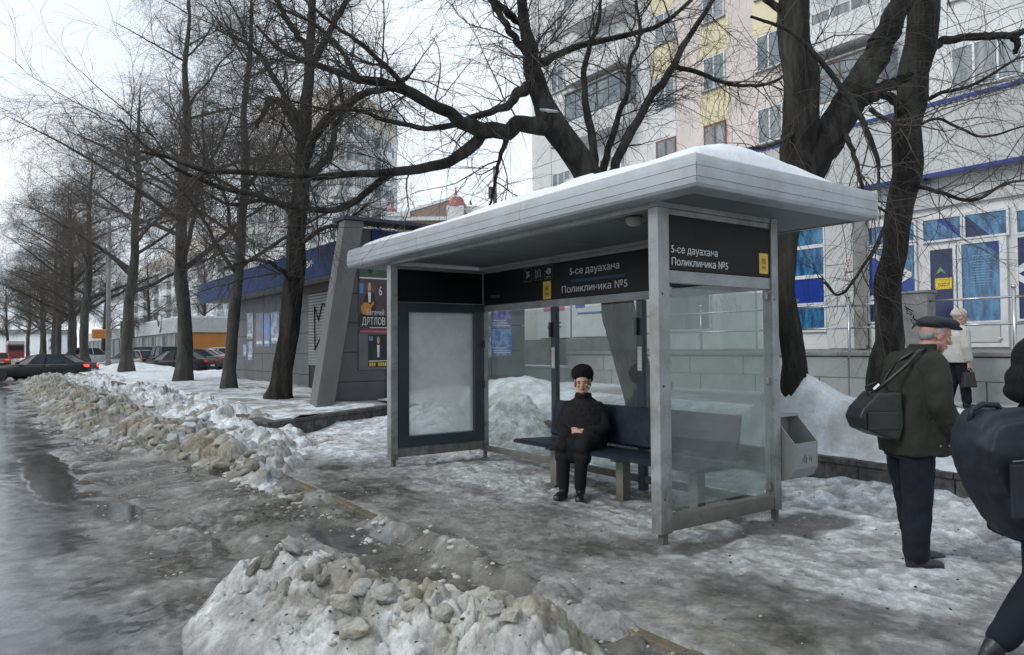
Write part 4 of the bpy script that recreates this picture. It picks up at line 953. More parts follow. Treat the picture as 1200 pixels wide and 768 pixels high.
# ---- nine-storey block behind the clinic
TX = 25.5
tw = thing('apartment_block', 'tall pale apartment block with yellow strips rising behind the clinic', 'building', (TX, 14, 0))
part('wall', MB().box(TX, 39, -16, 22.72, -.4, 27.5), PLP, tw); part('white_wall', MB().box(TX - .02, 38.9, 22.724, 33.7, -.4, 27.45), PLW, tw)
part('white_wall', MB().box(TX - .03, TX - .003, -16, 16.6, 6, 27.4), PLW, tw)
for k in range(6):
    z0 = 11.22 + 3 * k
    part('yellow_panel', MB().box(TX - .025, TX - .003, 19.7, 21.25, z0, z0 + 1.5), PLY, tw)
    if k >= 1: part('yellow_panel', MB().box(TX - .045, TX - .022, 22.75, 24.2, z0, z0 + 1.5), PLY, tw)
    if k >= 1: part('yellow_panel', MB().box(TX - .025, TX - .004, 16.9, 18.5, z0, z0 + 1.5), PLY, tw)
WM = {}
def tower_window(y0, y1, z0, z1, n, fm, gm, x=TX - .03, par=tw):
    """frame with n lights; sized meshes are shared between alike windows"""
    key = (round(y1 - y0, 2), round(z1 - z0, 2), n, fm.name, gm.name)
    if key not in WM:
        w_, h_ = y1 - y0, z1 - z0; mb = MB(); t = .06
        mb.box(-.03, .03, 0, t, 0, h_).box(-.03, .03, w_ - t, w_, 0, h_).box(-.028, .03, t, w_ - t, 0, t).box(-.028, .03, t, w_ - t, h_ - t, h_)
        for i in range(1, n): mb.box(-.03, .03, w_ * i / n - t * .6, w_ * i / n + t * .6, t, h_ - t)
        pm = []
        for i in range(n): pm.append(MB().box(-.005, .02, w_ * i / n + t * .6, w_ * (i + 1) / n - t * .6, t, h_ - t).mesh('pane', gm))
        WM[key] = (mb.mesh('window_frame', fm), pm, MB().box(-.08, .03, -.06, w_ + .06, -.05, -.003).mesh('sill', CONC))
    fm_, pm, sl = WM[key]
    o = bpy.data.objects.new('window_frame', fm_); COL.objects.link(o); o.parent = par; o.location = Vector((x, y0, z0)) - par.location
    for p_ in pm:
        q = bpy.data.objects.new('pane', p_); COL.objects.link(q); q.parent = o
    q = bpy.data.objects.new('sill', sl); COL.objects.link(q); q.parent = o
    return o
rw = random.Random(8)
for k in range(6):
    z0 = 9.72 + 3 * k
    for (y0, y1, n) in ((19.9, 21.07, 2), (22.72, 23.92, 2), (17.15, 18.31, 2), (30.2, 31.8, 3), (13.44, 15.86, 3), (8.85, 10.9, 3), (5.2, 7.2, 3), (1.5, 3.5, 3), (26.0, 27.9, 3)):
        if y0 == 26.0 and k == 1: continue
        if y0 == 13.44 and k == 0: continue
        fm = FRB if (k == 0 and y0 in (19.9, 22.72)) else FRW
        tower_window(y0, y1, z0, z0 + 1.46, n, fm, GLC if rw.random() < .45 else GLD, x=TX - .05)
def balcony(y0, y1, zf, glazed, par=tw, x=TX, dep=1.1, m=None, fm=None):
    b = part('balcony', MB().box(x - dep, x - .05, y0, y1, zf, zf + .14).box(x - dep, x - dep + .05, y0, y1, zf + .143, zf + 1.05).box(x - dep + .053, x - .05, y0, y0 + .05, zf + .143, zf + 1.05).box(x - dep + .053, x - .05, y1 - .05, y1, zf + .143, zf + 1.05), m or PLW, par)
    if glazed:
        n = max(3, int((y1 - y0) / .75)); fr = MB()
        for i in range(n + 1):
            y = y0 + (y1 - y0 - .05) * i / n; fr.box(x - dep, x - dep + .05, y, y + .05, zf + 1.05, zf + 2.5)
        fr.box(x - dep - .003, x - dep + .047, y0, y1, zf + 1.06, zf + 1.12).box(x - dep - .003, x - dep + .047, y0, y1, zf + 2.44, zf + 2.5).box(x - dep - .003, x - dep + .047, y0, y1, zf + 1.95, zf + 2.0)
        part('balcony_frame', fr, fm or DKFR, b); part('balcony_glazing', MB().box(x - dep + .02, x - dep + .03, y0 + .05, y1 - .05, zf + 1.12, zf + 2.44).box(x - dep + .05, x - .05, y0 + .015, y0 + .03, zf + 1.06, zf + 2.44).box(x - dep + .05, x - .05, y1 - .03, y1 - .015, zf + 1.06, zf + 2.44), GLD, b)
        part('balcony_roof', MB().box(x - dep - .06, x - .05, y0 - .05, y1 + .05, zf + 2.505, zf + 2.58), CONC, b)
    return b
DKFR = mat('dark balcony frame', (.10, .095, .09), (.07, .065, .06), rough=.6)
for k in range(-1, 5):
    balcony(25.2, 29.4, 12.25 + 3 * k, k in (0, 2, 3), fm=DKFR if k == 0 else FRW)
BRN = mat('brown balcony frame', (.17, .12, .09), rough=.6)
balcony(12.6, 15.7, 9.2, True, fm=BRN); 
for k in range(1, 5): balcony(12.6, 15.7, 9.2 + 3 * k, k % 2 == 0, fm=FRW)
for k in range(0, 6):
    for y_ in (31.9, 29.5): part('panel_joint', MB().box(TX - .026, TX - .018, y_, y_ + .04, 6, 27), CONC, tw) if k == 0 else None
    part('storey_joint', MB().box(TX - .034, TX - .028, -16, 16.6, 8.9 + 3 * k, 8.93 + 3 * k).box(TX - .024, TX - .0195, 22.75, 33.7, 8.9 + 3 * k, 8.93 + 3 * k), CONC, tw)

# ---- distant nine-storey block, pale, seen above the kiosk
BEIGE = mat('beige panel wall', (.62, .56, .48), (.55, .50, .43), rough=.9, scale=.5)
WHB = mat('white panel wall', (.70, .71, .71), (.62, .63, .63), rough=.9, scale=.4)
BRK = mat('reddish brown wall', (.30, .22, .18), (.25, .19, .16), rough=.9, scale=.5)
a = Vector((*at(466, 92), 0)); bq = Vector((*at(405, 80), 0)); c = Vector((*at(296, 88), 0))
def block_face(par, p0, p1, z0, z1, floors, bays, wallm, kind='loggia', h0=3.0, frm=FRW):
    """a facade from p0 to p1 with windows and glazed loggias, wall thickness inwards"""
    d = (p1 - p0); L = d.length; t = d.normalized(); nn = Vector((t.y, -t.x, 0))
    if nn.dot(Vector((0, 0, 0)) - p0) < 0: nn = -nn
    T = Matrix((t, nn, Vector((0, 0, 1)))).transposed().to_4x4(); T.translation = p0
    fh = (z1 - z0 - h0) / floors
    wm = [MB(), MB(), MB()]
    bw = L / bays
    for f_ in range(floors):
        for b_ in range(bays):
            x0 = b_ * bw; z = z0 + h0 + f_ * fh
            if kind == 'loggia' and b_ % 2 == 0:
                ap = MB().box(x0 + .3, x0 + bw - .1, .0, .9, z - .2, z + .95)
                fr = MB(); n = 5
                for i in range(n + 1): fr.box(x0 + .3 + (bw - .5) * i / n, x0 + .38 + (bw - .5) * i / n, .82, .9, z + .95, z + 2.3)
                fr.box(x0 + .3, x0 + bw - .1, .80, .91, z + 2.2, z + 2.35)
                gl = MB().box(x0 + .35, x0 + bw - .15, .84, .86, z + .95, z + 2.25).box(x0 + .32, x0 + .34, .1, .82, z + .95, z + 2.25)
                for nm_, m_, mt in (('balcony', ap, WHB), ('balcony_frame', fr, frm), ('balcony_glazing', gl, GLC)):
                    me = m_.mesh(nm_, mt); me.transform(T)
                    if nm_ == 'balcony': bo = part(nm_, me, mt, par)
                    else: part(nm_, me, mt, bo)
            else:
                x1 = x0 + bw * .28; x2 = x0 + bw * .72
                fr = MB().box(x1, x1 + .1, 0, .05, z + .8, z + 2.3).box(x2 - .1, x2, 0, .05, z + .8, z + 2.3).box(x1 + .1, x2 - .1, 0, .05, z + .8, z + .9).box(x1 + .1, x2 - .1, 0, .05, z + 2.2, z + 2.3).box((x1 + x2) / 2 - .05, (x1 + x2) / 2 + .05, 0, .05, z + .9, z + 2.2)
                me = fr.mesh('window_frame', frm); me.transform(T); w_ = part('window_frame', me, frm, par)
                me = MB().box(x1 + .1, x2 - .1, .0, .025, z + .9, z + 2.2).mesh('pane', GLD); me.transform(T); part('pane', me, GLD, w_)
far = thing('apartment_block', 'distant nine-storey block with glazed balconies seen above the blue-roofed kiosk', 'building', (*a.xy, 0))
e = c + (a - bq)
TOP = 30.5
part('wall', MB().prism([(p.x, p.y, -.4) for p in (bq, a, e, c)], (0, 0, TOP + .4)), WHB, far)
dz = Vector((0, 0, 0))
k_ = ((bq - (a + c) / 2).normalized()) * .06
part('attic_band', MB().prism([(*(p + k_ * s).xy, TOP - 3.2) for p, s in ((bq, 1), (a, 1), (e, -1), (c, 1))], (0, 0, 3.6)), BEIGE, far)
block_face(far, bq, a, 0, TOP - 3.2, 9, 4, WHB, h0=.8); block_face(far, c, bq, 0, TOP - 3.2, 9, 7, WHB, 'loggia', h0=.8)
# ---- turreted roof far behind
p = Vector((*at(520, 66), 0))
sm = thing('turreted_building', 'low brown building with red dome caps behind the bus shelter roof', 'building', p)
def obox(mb, c, hx, hy, z0, z1):
    tx = Vector((rt0.x, rt0.y, 0)) ; ty = Vector((-tx.y, tx.x, 0))
    q = [c - tx * hx - ty * hy, c + tx * hx - ty * hy, c + tx * hx + ty * hy, c - tx * hx + ty * hy]
    return mb.hexa([(*v.xy, z0) for v in q] + [(*v.xy, z1) for v in q])
tx = Vector((rt0.x, rt0.y, 0)); ty = Vector((-tx.y, tx.x, 0))
part('wall', obox(MB(), p, 4.2, 5, -.3, 12.2), BRK, sm)
part('cornice', obox(obox(MB(), p, 4.5, 5.3, 12.2, 12.5), p - tx * 3.3, 1.0, 5.4, 12.5, 12.9), WHB, sm)
part('gable', MB().prism([(*(p - tx * 3.6 - ty * 5.05).xy, 12.5), (*(p + tx * 2.6 - ty * 5.05).xy, 12.5), (*(p + tx * 1.8 - ty * 5.05).xy, 14.1), (*(p - tx * 1.4 - ty * 5.05).xy, 13.5)], tuple(ty * 8)), BRK, sm)
part('roof_snow', MB().prism([(*(p - tx * 3.7 - ty * 5.1).xy, 12.6), (*(p - tx * 3.7 - ty * 5.1).xy, 12.8), (*(p + tx * 1.8 - ty * 5.1).xy, 14.4), (*(p + tx * 1.8 - ty * 5.1).xy, 14.15)], tuple(ty * 8.2)), SNOW, sm)
RED = mat('red dome', (.38, .16, .14), (.30, .12, .11), rough=.6, scale=2)
for cx, r_, zb in ((1.5, .75, 13.4), (-3.9, .5, 12.4)):
    q = p + tx * cx
    part('turret', obox(MB(), q - ty * 4.6, r_ * .95, r_, 6, zb), WHB, sm)
    part('dome', MB().lathe([(r_ * 1.15, 0), (r_ * 1.1, .25), (r_ * .8, .75), (r_ * .3, 1.0), (.12, 1.15), (.04, 1.7)], (q.x - ty.x * 4.6, q.y - ty.y * 4.6, zb + .003), 12), RED, sm)
# row of fir-like finials on the ridge
mb = MB(); rg = random.Random(6)
for i in range(22):
    q = p + tx * (-2.6 + i * .45) - Vector((0, 2, 0)); 
    if 9 < i < 14: continue
    mb.lathe([(.14, 0), (.08, .22), (.0, .36 + rg.random() * .16)], (q.x, q.y, 13.9 if i < 9 else 14.2), 5)
part('ridge_finials', mb, mat('dark ridge', (.05, .055, .06)), sm)
part('ridge', obox(MB(), p + tx * 2.2 - Vector((0, 2, 0)), 5.2, .3, 12, 14.0), WHB, sm)

# ---- corner shop across the parking, orange end wall and white parapet
ORG = mat('orange wall', (.52, .22, .06), (.46, .19, .05), rough=.8, scale=1)
GRW = mat('grey shopfront', (.22, .23, .23), (.17, .18, .18), rough=.4, scale=.7, stretch=(1, 6, 1))
sx, sy = at(214, 66); 
shp = thing('corner_shop', 'long low shop with white parapet and orange end wall beyond the parked cars', 'shop', (sx, sy, 0))
part('wall', MB().box(sx, sx + 22, sy, sy + 90, -.2, 3.1), GRW, shp)
part('orange_wall', MB().box(sx + .02, sx + 22, sy - .06, sy - .003, -.2, 3.1), ORG, shp)
part('parapet', MB().box(sx - .25, sx + 22.2, sy - .25, sy + 90.2, 3.104, 4.45), PANM, shp)
part('roof_snow', MB().box(sx - .2, sx + 22.1, sy - .2, sy + 36, 4.454, 4.6), SNOW, shp)
for i in range(42):
    y = sy + 1 + i * 2.1
    part('shop_window', MB().box(sx - .05, sx - .003, y, y + 1.8, .5, 2.9), GRW if i % 3 else DKFR, shp)
    part('window_post', MB().box(sx - .10, sx - .055, y - .2, y - .05, -.1, 3.05), PANM, shp)
ck = part('clock_sign', MB().lathe([(.0, -.05), (.85, -.04), (.85, .04), (0, .05)], (sx - .34, sy + 9.5, 4.15), 24, 'x'), WHT, shp)
part('clock_mark', MB().tube([(sx - .42, sy + 9.9, 4.6), (sx - .42, sy + 9.3, 3.9)], .09, 5).tube([(sx - .42, sy + 9.3, 4.4), (sx - .42, sy + 9.0, 4.1)], .08, 5), DKF, ck)
sg = single('pharmacy_sign', MB().box(sx - 2.0, sx - .5, sy + 24, sy + 24.3, 2.9, 4.9).mesh('pharmacy_sign', mat('green sign', (.03, .22, .05), (.02, .16, .04), rough=.4), bevel=.05), 'green square shop sign beside the trunk in front of the long low shop', 'sign', (sx - 1.2, sy + 24, 2.9))
cr_ = MB().box(sx - 1.6, sx - .9, sy + 23.94, sy + 23.995, 3.75, 4.05).box(sx - 1.4, sx - 1.1, sy + 23.93, sy + 23.99, 3.5, 4.4)
part('cross', cr_, mat('pale green', (.35, .6, .3), rough=.4), sg)
sg = single('shop_sign', MB().box(sx - 4.6, sx - 2.5, sy + 27, sy + 27.3, 2.9, 4.0).mesh('shop_sign', mat('orange red sign', (.65, .14, .04), (.6, .30, .05), rough=.4, scale=2), bevel=.2), 'orange and red shop sign left of the green square sign', 'sign', (sx - 3.5, sy + 27, 3.1))
# pale housing behind the trees
q = Vector((*at(262, 112), 0))
hb = thing('apartment_block', 'pale long housing block mostly hidden behind the row of bare trees', 'building', q)
p0 = Vector((q.x, q.y, 0)); p1 = Vector((q.x, q.y + 95, 0))
part('wall', MB().box(q.x, q.x + 14, q.y, q.y + 95, -.3, 21), WHB, hb)
part('attic_band', MB().box(q.x - .1, q.x + 14.1, q.y - .1, q.y + 95.1, 18.6, 21.3), BEIGE, hb)
block_face(hb, p0, p1, 0, 18.5, 6, 14, WHB, h0=.8)
block_face(hb, p0 + Vector((14, 0, 0)), p0, 0, 18.5, 6, 3, WHB, h0=.8)
q = Vector((*at(2, 330), 0))
fb = thing('distant_house', 'faint grey house at the far end of the street', 'building', q)
part('wall', obox(MB(), q, 26, 8, 0, 9), WHB, fb); part('roof', obox(MB(), q, 27, 9, 9, 11), CONC, fb)
part('window_band', obox(obox(MB(), q - Vector((0, 8.2, 0)), 24, .1, 2, 3.6), q - Vector((0, 8.2, 0)), 24, .1, 5.4, 7), GLD, fb)

# ================================================================ KIOSK
KT = mat('dark kiosk tile', (.075, .08, .085), (.052, .056, .060), rough=.5, scale=2.5, bump=.002, bscale=20, grime=((.07, .07, .07), .5, 1.2))
KTL = mat('grey kiosk tile', (.11, .113, .113), (.08, .083, .087), rough=.55, scale=2.5, bump=.002, bscale=20, grime=((.10, .10, .10), .5, 1.2))
KBL = mat('blue kiosk fascia', (.005, .032, .135), (.004, .024, .10), rough=.5, spec=.15, scale=1.5, grime=((.03, .06, .12), .5, 1.5))
KY = 15.4
ki = thing('kiosk', 'dark tiled kiosk with slanting pillar and blue fascia behind the snowy trees', 'kiosk', (8, 20, .1))
part('core', MB().box(8.06, 11.3, KY + .06, 31.9, -.1, 4.25), CONC, ki)
part('side_core', MB().prism([(6.05, KY + .06, -.1), (6.75, KY + .06, 4.25), (11.3, KY + .06, 4.25), (11.3, KY + .06, -.1)], (0, .34, 0)), CONC, ki)
zr = [.10, .76, 1.42, 2.08, 2.74, 3.40, 4.22]
def slx(z): return 6.06 + (z / 4.25) * .69
for i in range(6):
    xs_ = [None, 7.35, 8.95, 10.3, 11.36] if i % 2 == 0 else [None, 7.35, 8.95, 10.3, 11.36]
    for j in range(4):
        z0, z1 = zr[i] + .008, zr[i + 1] - .008
        xa0, xa1 = (slx(z0) + .0, slx(z1) + .0) if j == 0 else (xs_[j] + .008,) * 2
        xb = xs_[j + 1] - .008
        m = KTL if j >= 2 else KT
        part('tile', MB().prism([(xa0, KY, z0), (xb, KY, z0), (xb, KY, z1), (xa1, KY, z1)], (0, .055, 0)), m, ki)
# slanting pillar
part('pillar', MB().hexa([(5.52, KY - .42, .05), (5.92, KY - .42, .05), (5.92, KY + .02, .05), (5.52, KY + .02, .05), (6.25, KY - .30, 4.34), (6.70, KY - .30, 4.34), (6.70, KY + .02, 4.34), (6.25, KY + .02, 4.34)]), mat('weathered pillar', (.15, .15, .148), (.10, .10, .098), rough=.7, scale=3, bump=.003, grime=((.08, .08, .08), .6, 1.5), stretch=(1, 1, .5)), ki, bevel=.012)
part('roof_edge', MB().box(6.2, 11.5, KY - .36, KY + .30, 4.345, 4.42), mat('dark roof trim', (.035, .035, .06), rough=.5), ki)
part('upper_panel', MB().box(7.0, 11.3, KY - .06, KY - .004, 3.72, 4.2), KBL, ki)
part('small_lamp', MB().lathe([(.04, -.05), (.05, 0), (.02, .05)], (6.98, KY - .04, 3.28), 8), DKF, ki)
# street side: blue fascia, tiles, shutter, posters
for i in range(10):
    y0 = KY + .32 + i * 1.66
    part('fascia_panel', MB().box(6.98, 7.04, y0 + .006, y0 + 1.654, 3.42, 4.22), KBL, ki)
part('canopy', MB().box(7.045, 8.05, KY + .4, 32.4, 3.45, 4.2), CONC, ki)
for (body, yy, sz) in (('Магазин', 20.4, .34),):
    text_part(body, sz, mat('dull lettering', (.62, .62, .62), rough=.6), ki, (6.977, yy, 3.72), (0, -1, 0), (0, 0, 1), 1.0, bold=True)
for i in range(5):
    for j in range(10):
        y0 = KY + 6.8 + j * 1.2
        if y0 + 1.2 > 32: continue
        if 2 < 0: pass
        z0, z1 = (.1, .70, 1.35, 2.0, 2.68, 3.42)[i:i + 2]
        part('tile', MB().box(8.0, 8.055, y0 + .008, y0 + 1.192, z0 + .008, z1 - .008), KTL, ki)
part('doorway', MB().box(8.02, 8.07, KY + .4, KY + 6.75, -.1, 1.0), BLK, ki)
part('step', MB().box(7.3, 8.0, KY + .4, KY + 3.2, -.1, .32), CONC, ki)
shm = mat('roller shutter', (.24, .25, .25), (.19, .20, .20), rough=.45, scale=2, metal=.3)
rs = part('roller_shutter', MB().box(7.96, 8.0, KY + .5, KY + 6.7, 1.0, 1.04), shm, ki)
for i in range(24): part('slat', MB().prism([(7.965, KY + .5, 1.045 + i * .09), (7.95, KY + .5, 1.06 + i * .09), (7.95, KY + .5, 1.11 + i * .09), (7.965, KY + .5, 1.13 + i * .09), (8.0, KY + .5, 1.13 + i * .09), (8.0, KY + .5, 1.045 + i * .09)], (0, 6.2, 0)), shm, rs)
part('header', MB().box(7.8, 8.04, KY + .4, KY + 6.75, 3.2, 3.44), mat('dim header', (.05, .045, .03), rough=.6), ki)
g = MB(); X_ = 7.94
g.tube([(X_, 21.50, 1.45), (X_, 21.55, 2.8), (X_, 21.20, 2.35), (X_, 20.90, 2.85), (X_, 20.50, 2.7), (X_, 20.20, 2.3), (X_, 20.60, 2.0), (X_, 20.90, 2.2)], .02, 5)
g.tube([(X_, 21.50, 1.5), (X_, 21.10, 1.8), (X_, 20.50, 1.8), (X_, 20.20, 1.55), (X_, 20.40, 1.35), (X_, 20.60, 1.5)], .02, 5)
g.tube([(X_, 19.90, 2.3), (X_, 19.50, 2.5), (X_, 19.20, 2.1), (X_, 19.60, 1.8), (X_, 19.10, 1.6)], .02, 5); g.tube([(X_, 20.00, 2.75), (X_, 19.50, 2.9), (X_, 19.10, 2.8)], .02, 5)
part('graffiti', g, BLK, rs)
# posters: flat print on paper, plain made-up artwork with the wording the photograph lets one read
def flat(par, nm, x0, x1, z0, z1, y, m, d=.0015): return part(nm, MB().box(x0, x1, y - d, y, z0, z1), m, par)
_pt = text_part
def PXm(x): return 6.70 + (x - 6.80) * .52
_flat = flat
def flat(par, nm, x0, x1, z0, z1, y, m, d=.0015): return _flat(par, nm, PXm(x0), PXm(x1), z0, z1, y, m, d)
def ptext(body, size, m, par, loc, sx): return text_part(body, size, m, par, (PXm(loc[0]), loc[1], loc[2]), (1, 0, 0), (0, 0, 1), sx, bold=True)
brd = flat(ki, 'poster_board', 6.78, 8.6, 1.02, 3.0, KY - .002, KTL, .02)
po = flat(brd, 'large_poster', 6.80, 8.35, 1.85, 3.32, KY - .024, mat('poster night', (.02, .014, .035), (.085, .04, .045), rough=.35, scale=1.6))
y_ = KY - .0265
def onp(pts, m, nm, par, y): part(nm, MB().prism([(PXm(x), y, z) for x, z in pts], (0, -.0012, 0)), m, par)
onp([(6.8, 3.13), (8.35, 3.13), (8.35, 3.3), (6.8, 3.3)], mat('poster green', (.03, .08, .05), rough=.4), 'poster_strip', brd, y_ - .001)
flat(brd, 'poster_line', 6.82, 8.3, 3.09, 3.12, y_, mat('poster white', (.6, .6, .58), rough=.4))
onp([(6.83, 2.75), (7.0, 2.75), (7.0, 2.98), (6.83, 2.98)], mat('poster blue', (.05, .25, .5), rough=.4), 'poster_mark', brd, y_)
SKN = mat('poster skin', (.5, .28, .18), rough=.5); BKS = mat('poster black', (.008, .008, .01), rough=.4); PW = mat('poster white', (.6, .6, .58)); GUI = mat('poster guitar', (.5, .22, .05), (.4, .15, .03), rough=.4)
def ellp(cx, cz, a, b, n=18): return [(cx + a * math.cos(2 * math.pi * i / n), cz + b * math.sin(2 * math.pi * i / n)) for i in range(n)]
onp([(6.95, 2.25), (7.55, 2.25), (7.62, 2.55), (7.45, 2.78), (7.15, 2.78), (7.0, 2.6)], BKS, 'poster_jacket', brd, y_)
onp(ellp(7.28, 2.90, .075, .11), SKN, 'poster_face', brd, y_ - .0015); onp([(7.24, 2.55), (7.33, 2.55), (7.36, 2.78), (7.21, 2.78)], PW, 'poster_shirt', brd, y_ - .0015)
onp(ellp(7.12, 2.40, .24, .15), GUI, 'poster_guitar', brd, y_ - .003); onp([(6.84, 2.2), (6.9, 2.15), (7.5, 2.52), (7.47, 2.58)], GUI, 'poster_guitar', brd, y_ - .0042)
onp([(6.8, 2.0), (8.35, 2.0), (8.35, 2.22), (6.8, 2.28)], BKS, 'poster_band', brd, y_ - .0055)
ptext('6', .30, PW, brd, (7.72, y_ - .004, 2.72), .6)
ptext('Евгений', .17, PW, brd, (7.14, y_ - .008, 2.265), .66)
ptext('ДЯТЛОВ', .235, PW, brd, (6.92, y_ - .0085, 2.04), .58)
flat(brd, 'poster_line', 7.3, 8.3, 1.97, 1.985, y_, PW); flat(brd, 'poster_line', 6.85, 8.3, 1.87, 1.91, y_, mat('poster pink', (.5, .08, .12), rough=.4))
p2 = flat(brd, 'small_poster', 7.22, 8.3, 1.08, 1.82, KY - .024, BKS)
onp([(7.45, 1.2), (7.95, 1.2), (7.9, 1.5), (7.78, 1.6), (7.62, 1.6), (7.5, 1.5)], mat('poster navy', (.015, .02, .035), rough=.4), 'poster_jacket', brd, y_)
onp(ellp(7.70, 1.69, .06, .085), SKN, 'poster_face', brd, y_ - .0015); onp([(7.66, 1.3), (7.74, 1.3), (7.76, 1.58), (7.64, 1.58)], PW, 'poster_shirt', brd, y_ - .0015)
onp([(7.25, 1.68), (7.45, 1.68), (7.45, 1.78), (7.25, 1.78)], mat('poster grey blue', (.12, .2, .25), rough=.4), 'poster_mark', brd, y_)
yb = mat('poster yellow', (.55, .45, .03), rough=.4)
flat(brd, 'poster_line', 7.24, 8.28, 1.205, 1.225, y_, PW)
for i in range(9):
    if i == 3: continue
    flat(brd, 'poster_mark', 7.27 + i * .105, 7.345 + i * .105, 1.10, 1.18, y_, yb)
flat = _flat
# posters on the far end of the same wall, seen through the glass
pc = [((.05, .11, .14), (.12, .2, .22)), ((.30, .34, .30), (.15, .18, .16)), ((.10, .08, .30), (.25, .2, .4)), ((.32, .36, .42), (.14, .16, .3)), ((.05, .12, .35), (.2, .3, .5))]
for i, (x0, x1, z0, z1) in enumerate(((10.1, 10.9, 2.55, 3.05), (9.97, 10.3, 1.95, 2.5), (10.32, 10.92, 2.0, 2.5), (9.97, 10.3, 1.25, 1.93), (10.32, 10.92, 1.3, 1.98))):
    q = flat(ki, 'poster', x0, x1, z0, z1, KY - .003, mat('poster art %d' % i, pc[i][0], pc[i][1], rough=.4, scale=6, fac=(.45, .55)))
    for t_ in range(3): flat(q, 'poster_line', x0 + .05, x1 - .05 - .06 * t_, z0 + .06 + t_ * .06, z0 + .085 + t_ * .06, KY - .006, PW)
for i, (y0, z0, y1, z1) in enumerate(((25.1, 1.7, 26.0, 2.8), (26.1, 1.6, 26.8, 2.8), (26.9, 1.6, 27.8, 2.85), (28.2, 1.9, 29.0, 2.9), (28.2, 1.1, 28.9, 1.8), (29.0, 1.2, 29.5, 1.7))):
    q = part('poster', MB().box(7.985, 7.992, y0, y1, z0, z1), mat('poster wall %d' % i, [(.32, .36, .45), (.10, .2, .45), (.15, .12, .12), (.45, .45, .48), (.4, .38, .42), (.3, .35, .5)][i], (.12, .16, .28), rough=.4, scale=3, fac=(.45, .55)), ki)
    part('poster_line', MB().box(7.98, 7.984, y0 + .1, y1 - .1, z0 + .1, z0 + .2), PW, q)
# ================================================================ TREES
BARK = mat('dark wet bark', (.024, .020, .018), (.010, .009, .008), rough=.9, scale=9, bump=.06, bscale=14, stretch=(1, 1, .22), grime=((.085, .085, .072), .75, 3.5), spec=.25)
BARKL = mat('grey bark', (.052, .047, .041), (.024, .021, .019), rough=.9, scale=7, bump=.02, bscale=14, stretch=(1, 1, .25), grime=((.13, .13, .12), .5, 2.5))
TWIG = mat('twigs', (.060, .050, .043), (.034, .029, .025), rough=.85, scale=2)
TWIGF = mat('brown twigs paled for haze', (.115, .098, .084), (.070, .060, .052), rough=.9, scale=.6)  # brown twigs made paler, distance haze put into the colour

def tubes(P, Rr, sides, wob=None):
    """P (N,K,3), Rr (N,K) -> vertices and quads"""
    N, K, _ = P.shape
    T = np.gradient(P, axis=1); T /= np.linalg.norm(T, axis=2, keepdims=True) + 1e-9
    ref = np.where(np.abs(T[:, :1, 2:3]) < .85, np.array([[[0, 0, 1.0]]]), np.array([[[1.0, 0, 0]]])) * np.ones((N, K, 1))
    U_ = np.cross(T, ref); U_ /= np.linalg.norm(U_, axis=2, keepdims=True) + 1e-9; W_ = np.cross(T, U_)
    an = np.arange(sides) * 2 * math.pi / sides
    rr_ = Rr[:, :, None, None]
    if wob is not None: rr_ = rr_ * wob
    V = P[:, :, None, :] + rr_ * (np.cos(an)[None, None, :, None] * U_[:, :, None, :] + np.sin(an)[None, None, :, None] * W_[:, :, None, :])
    I = np.arange(N * K * sides).reshape(N, K, sides); J = np.roll(I, -1, axis=2)
    F = np.stack([I[:, :-1].ravel(), J[:, :-1].ravel(), J[:, 1:].ravel(), I[:, 1:].ravel()], 1)
    return V.reshape(-1, 3), F
def spawn(P, Rr, n, L, K, rng, ang=(.5, 1.1), t0=.15, droop=0., lift=0., curl=.18, rf=.55, rmax=.03, tip=.25, rmin=.0016, fall=0.35):
    """n side shoots from the given polylines"""
    N, Kp, _ = P.shape
    ln = np.linalg.norm(np.diff(P, axis=1), axis=2).sum(1); pi = rng.choice(N, n, p=ln / ln.sum())
    t = t0 + (1 - t0) * rng.random(n) ** .9; s = t * (Kp - 1); i = np.minimum(s.astype(int), Kp - 2); f = (s - i)[:, None]
    base = P[pi, i] * (1 - f) + P[pi, i + 1] * f; T = P[pi, i + 1] - P[pi, i]; T /= np.linalg.norm(T, axis=1, keepdims=True) + 1e-9
    r0 = Rr[pi, i] * (1 - f[:, 0]) + Rr[pi, i + 1] * f[:, 0]
    q = rng.normal(size=(n, 3)); q -= (q * T).sum(1, keepdims=True) * T; q /= np.linalg.norm(q, axis=1, keepdims=True) + 1e-9
    a = rng.uniform(*ang, n)[:, None]; d = np.cos(a) * T + np.sin(a) * q
    LL = rng.uniform(*L, n) * (1 - fall * t); st = (LL / (K - 1))[:, None]
    out = np.zeros((n, K, 3)); out[:, 0] = base
    bend = rng.normal(size=(n, 3)) * curl * .6
    for k in range(1, K):
        d = d + rng.normal(size=(n, 3)) * curl + bend / K * 2; d[:, 2] += lift - droop * (k / K); d /= np.linalg.norm(d, axis=1, keepdims=True)
        out[:, k] = out[:, k - 1] + d * st
    rs = np.clip(np.minimum(r0 * rf, rmax * rng.uniform(.6, 1.1, n)), rmin, None)
    RR = rs[:, None] * np.linspace(1, tip, K)[None, :]
    return out, np.maximum(RR, rmin * .7)
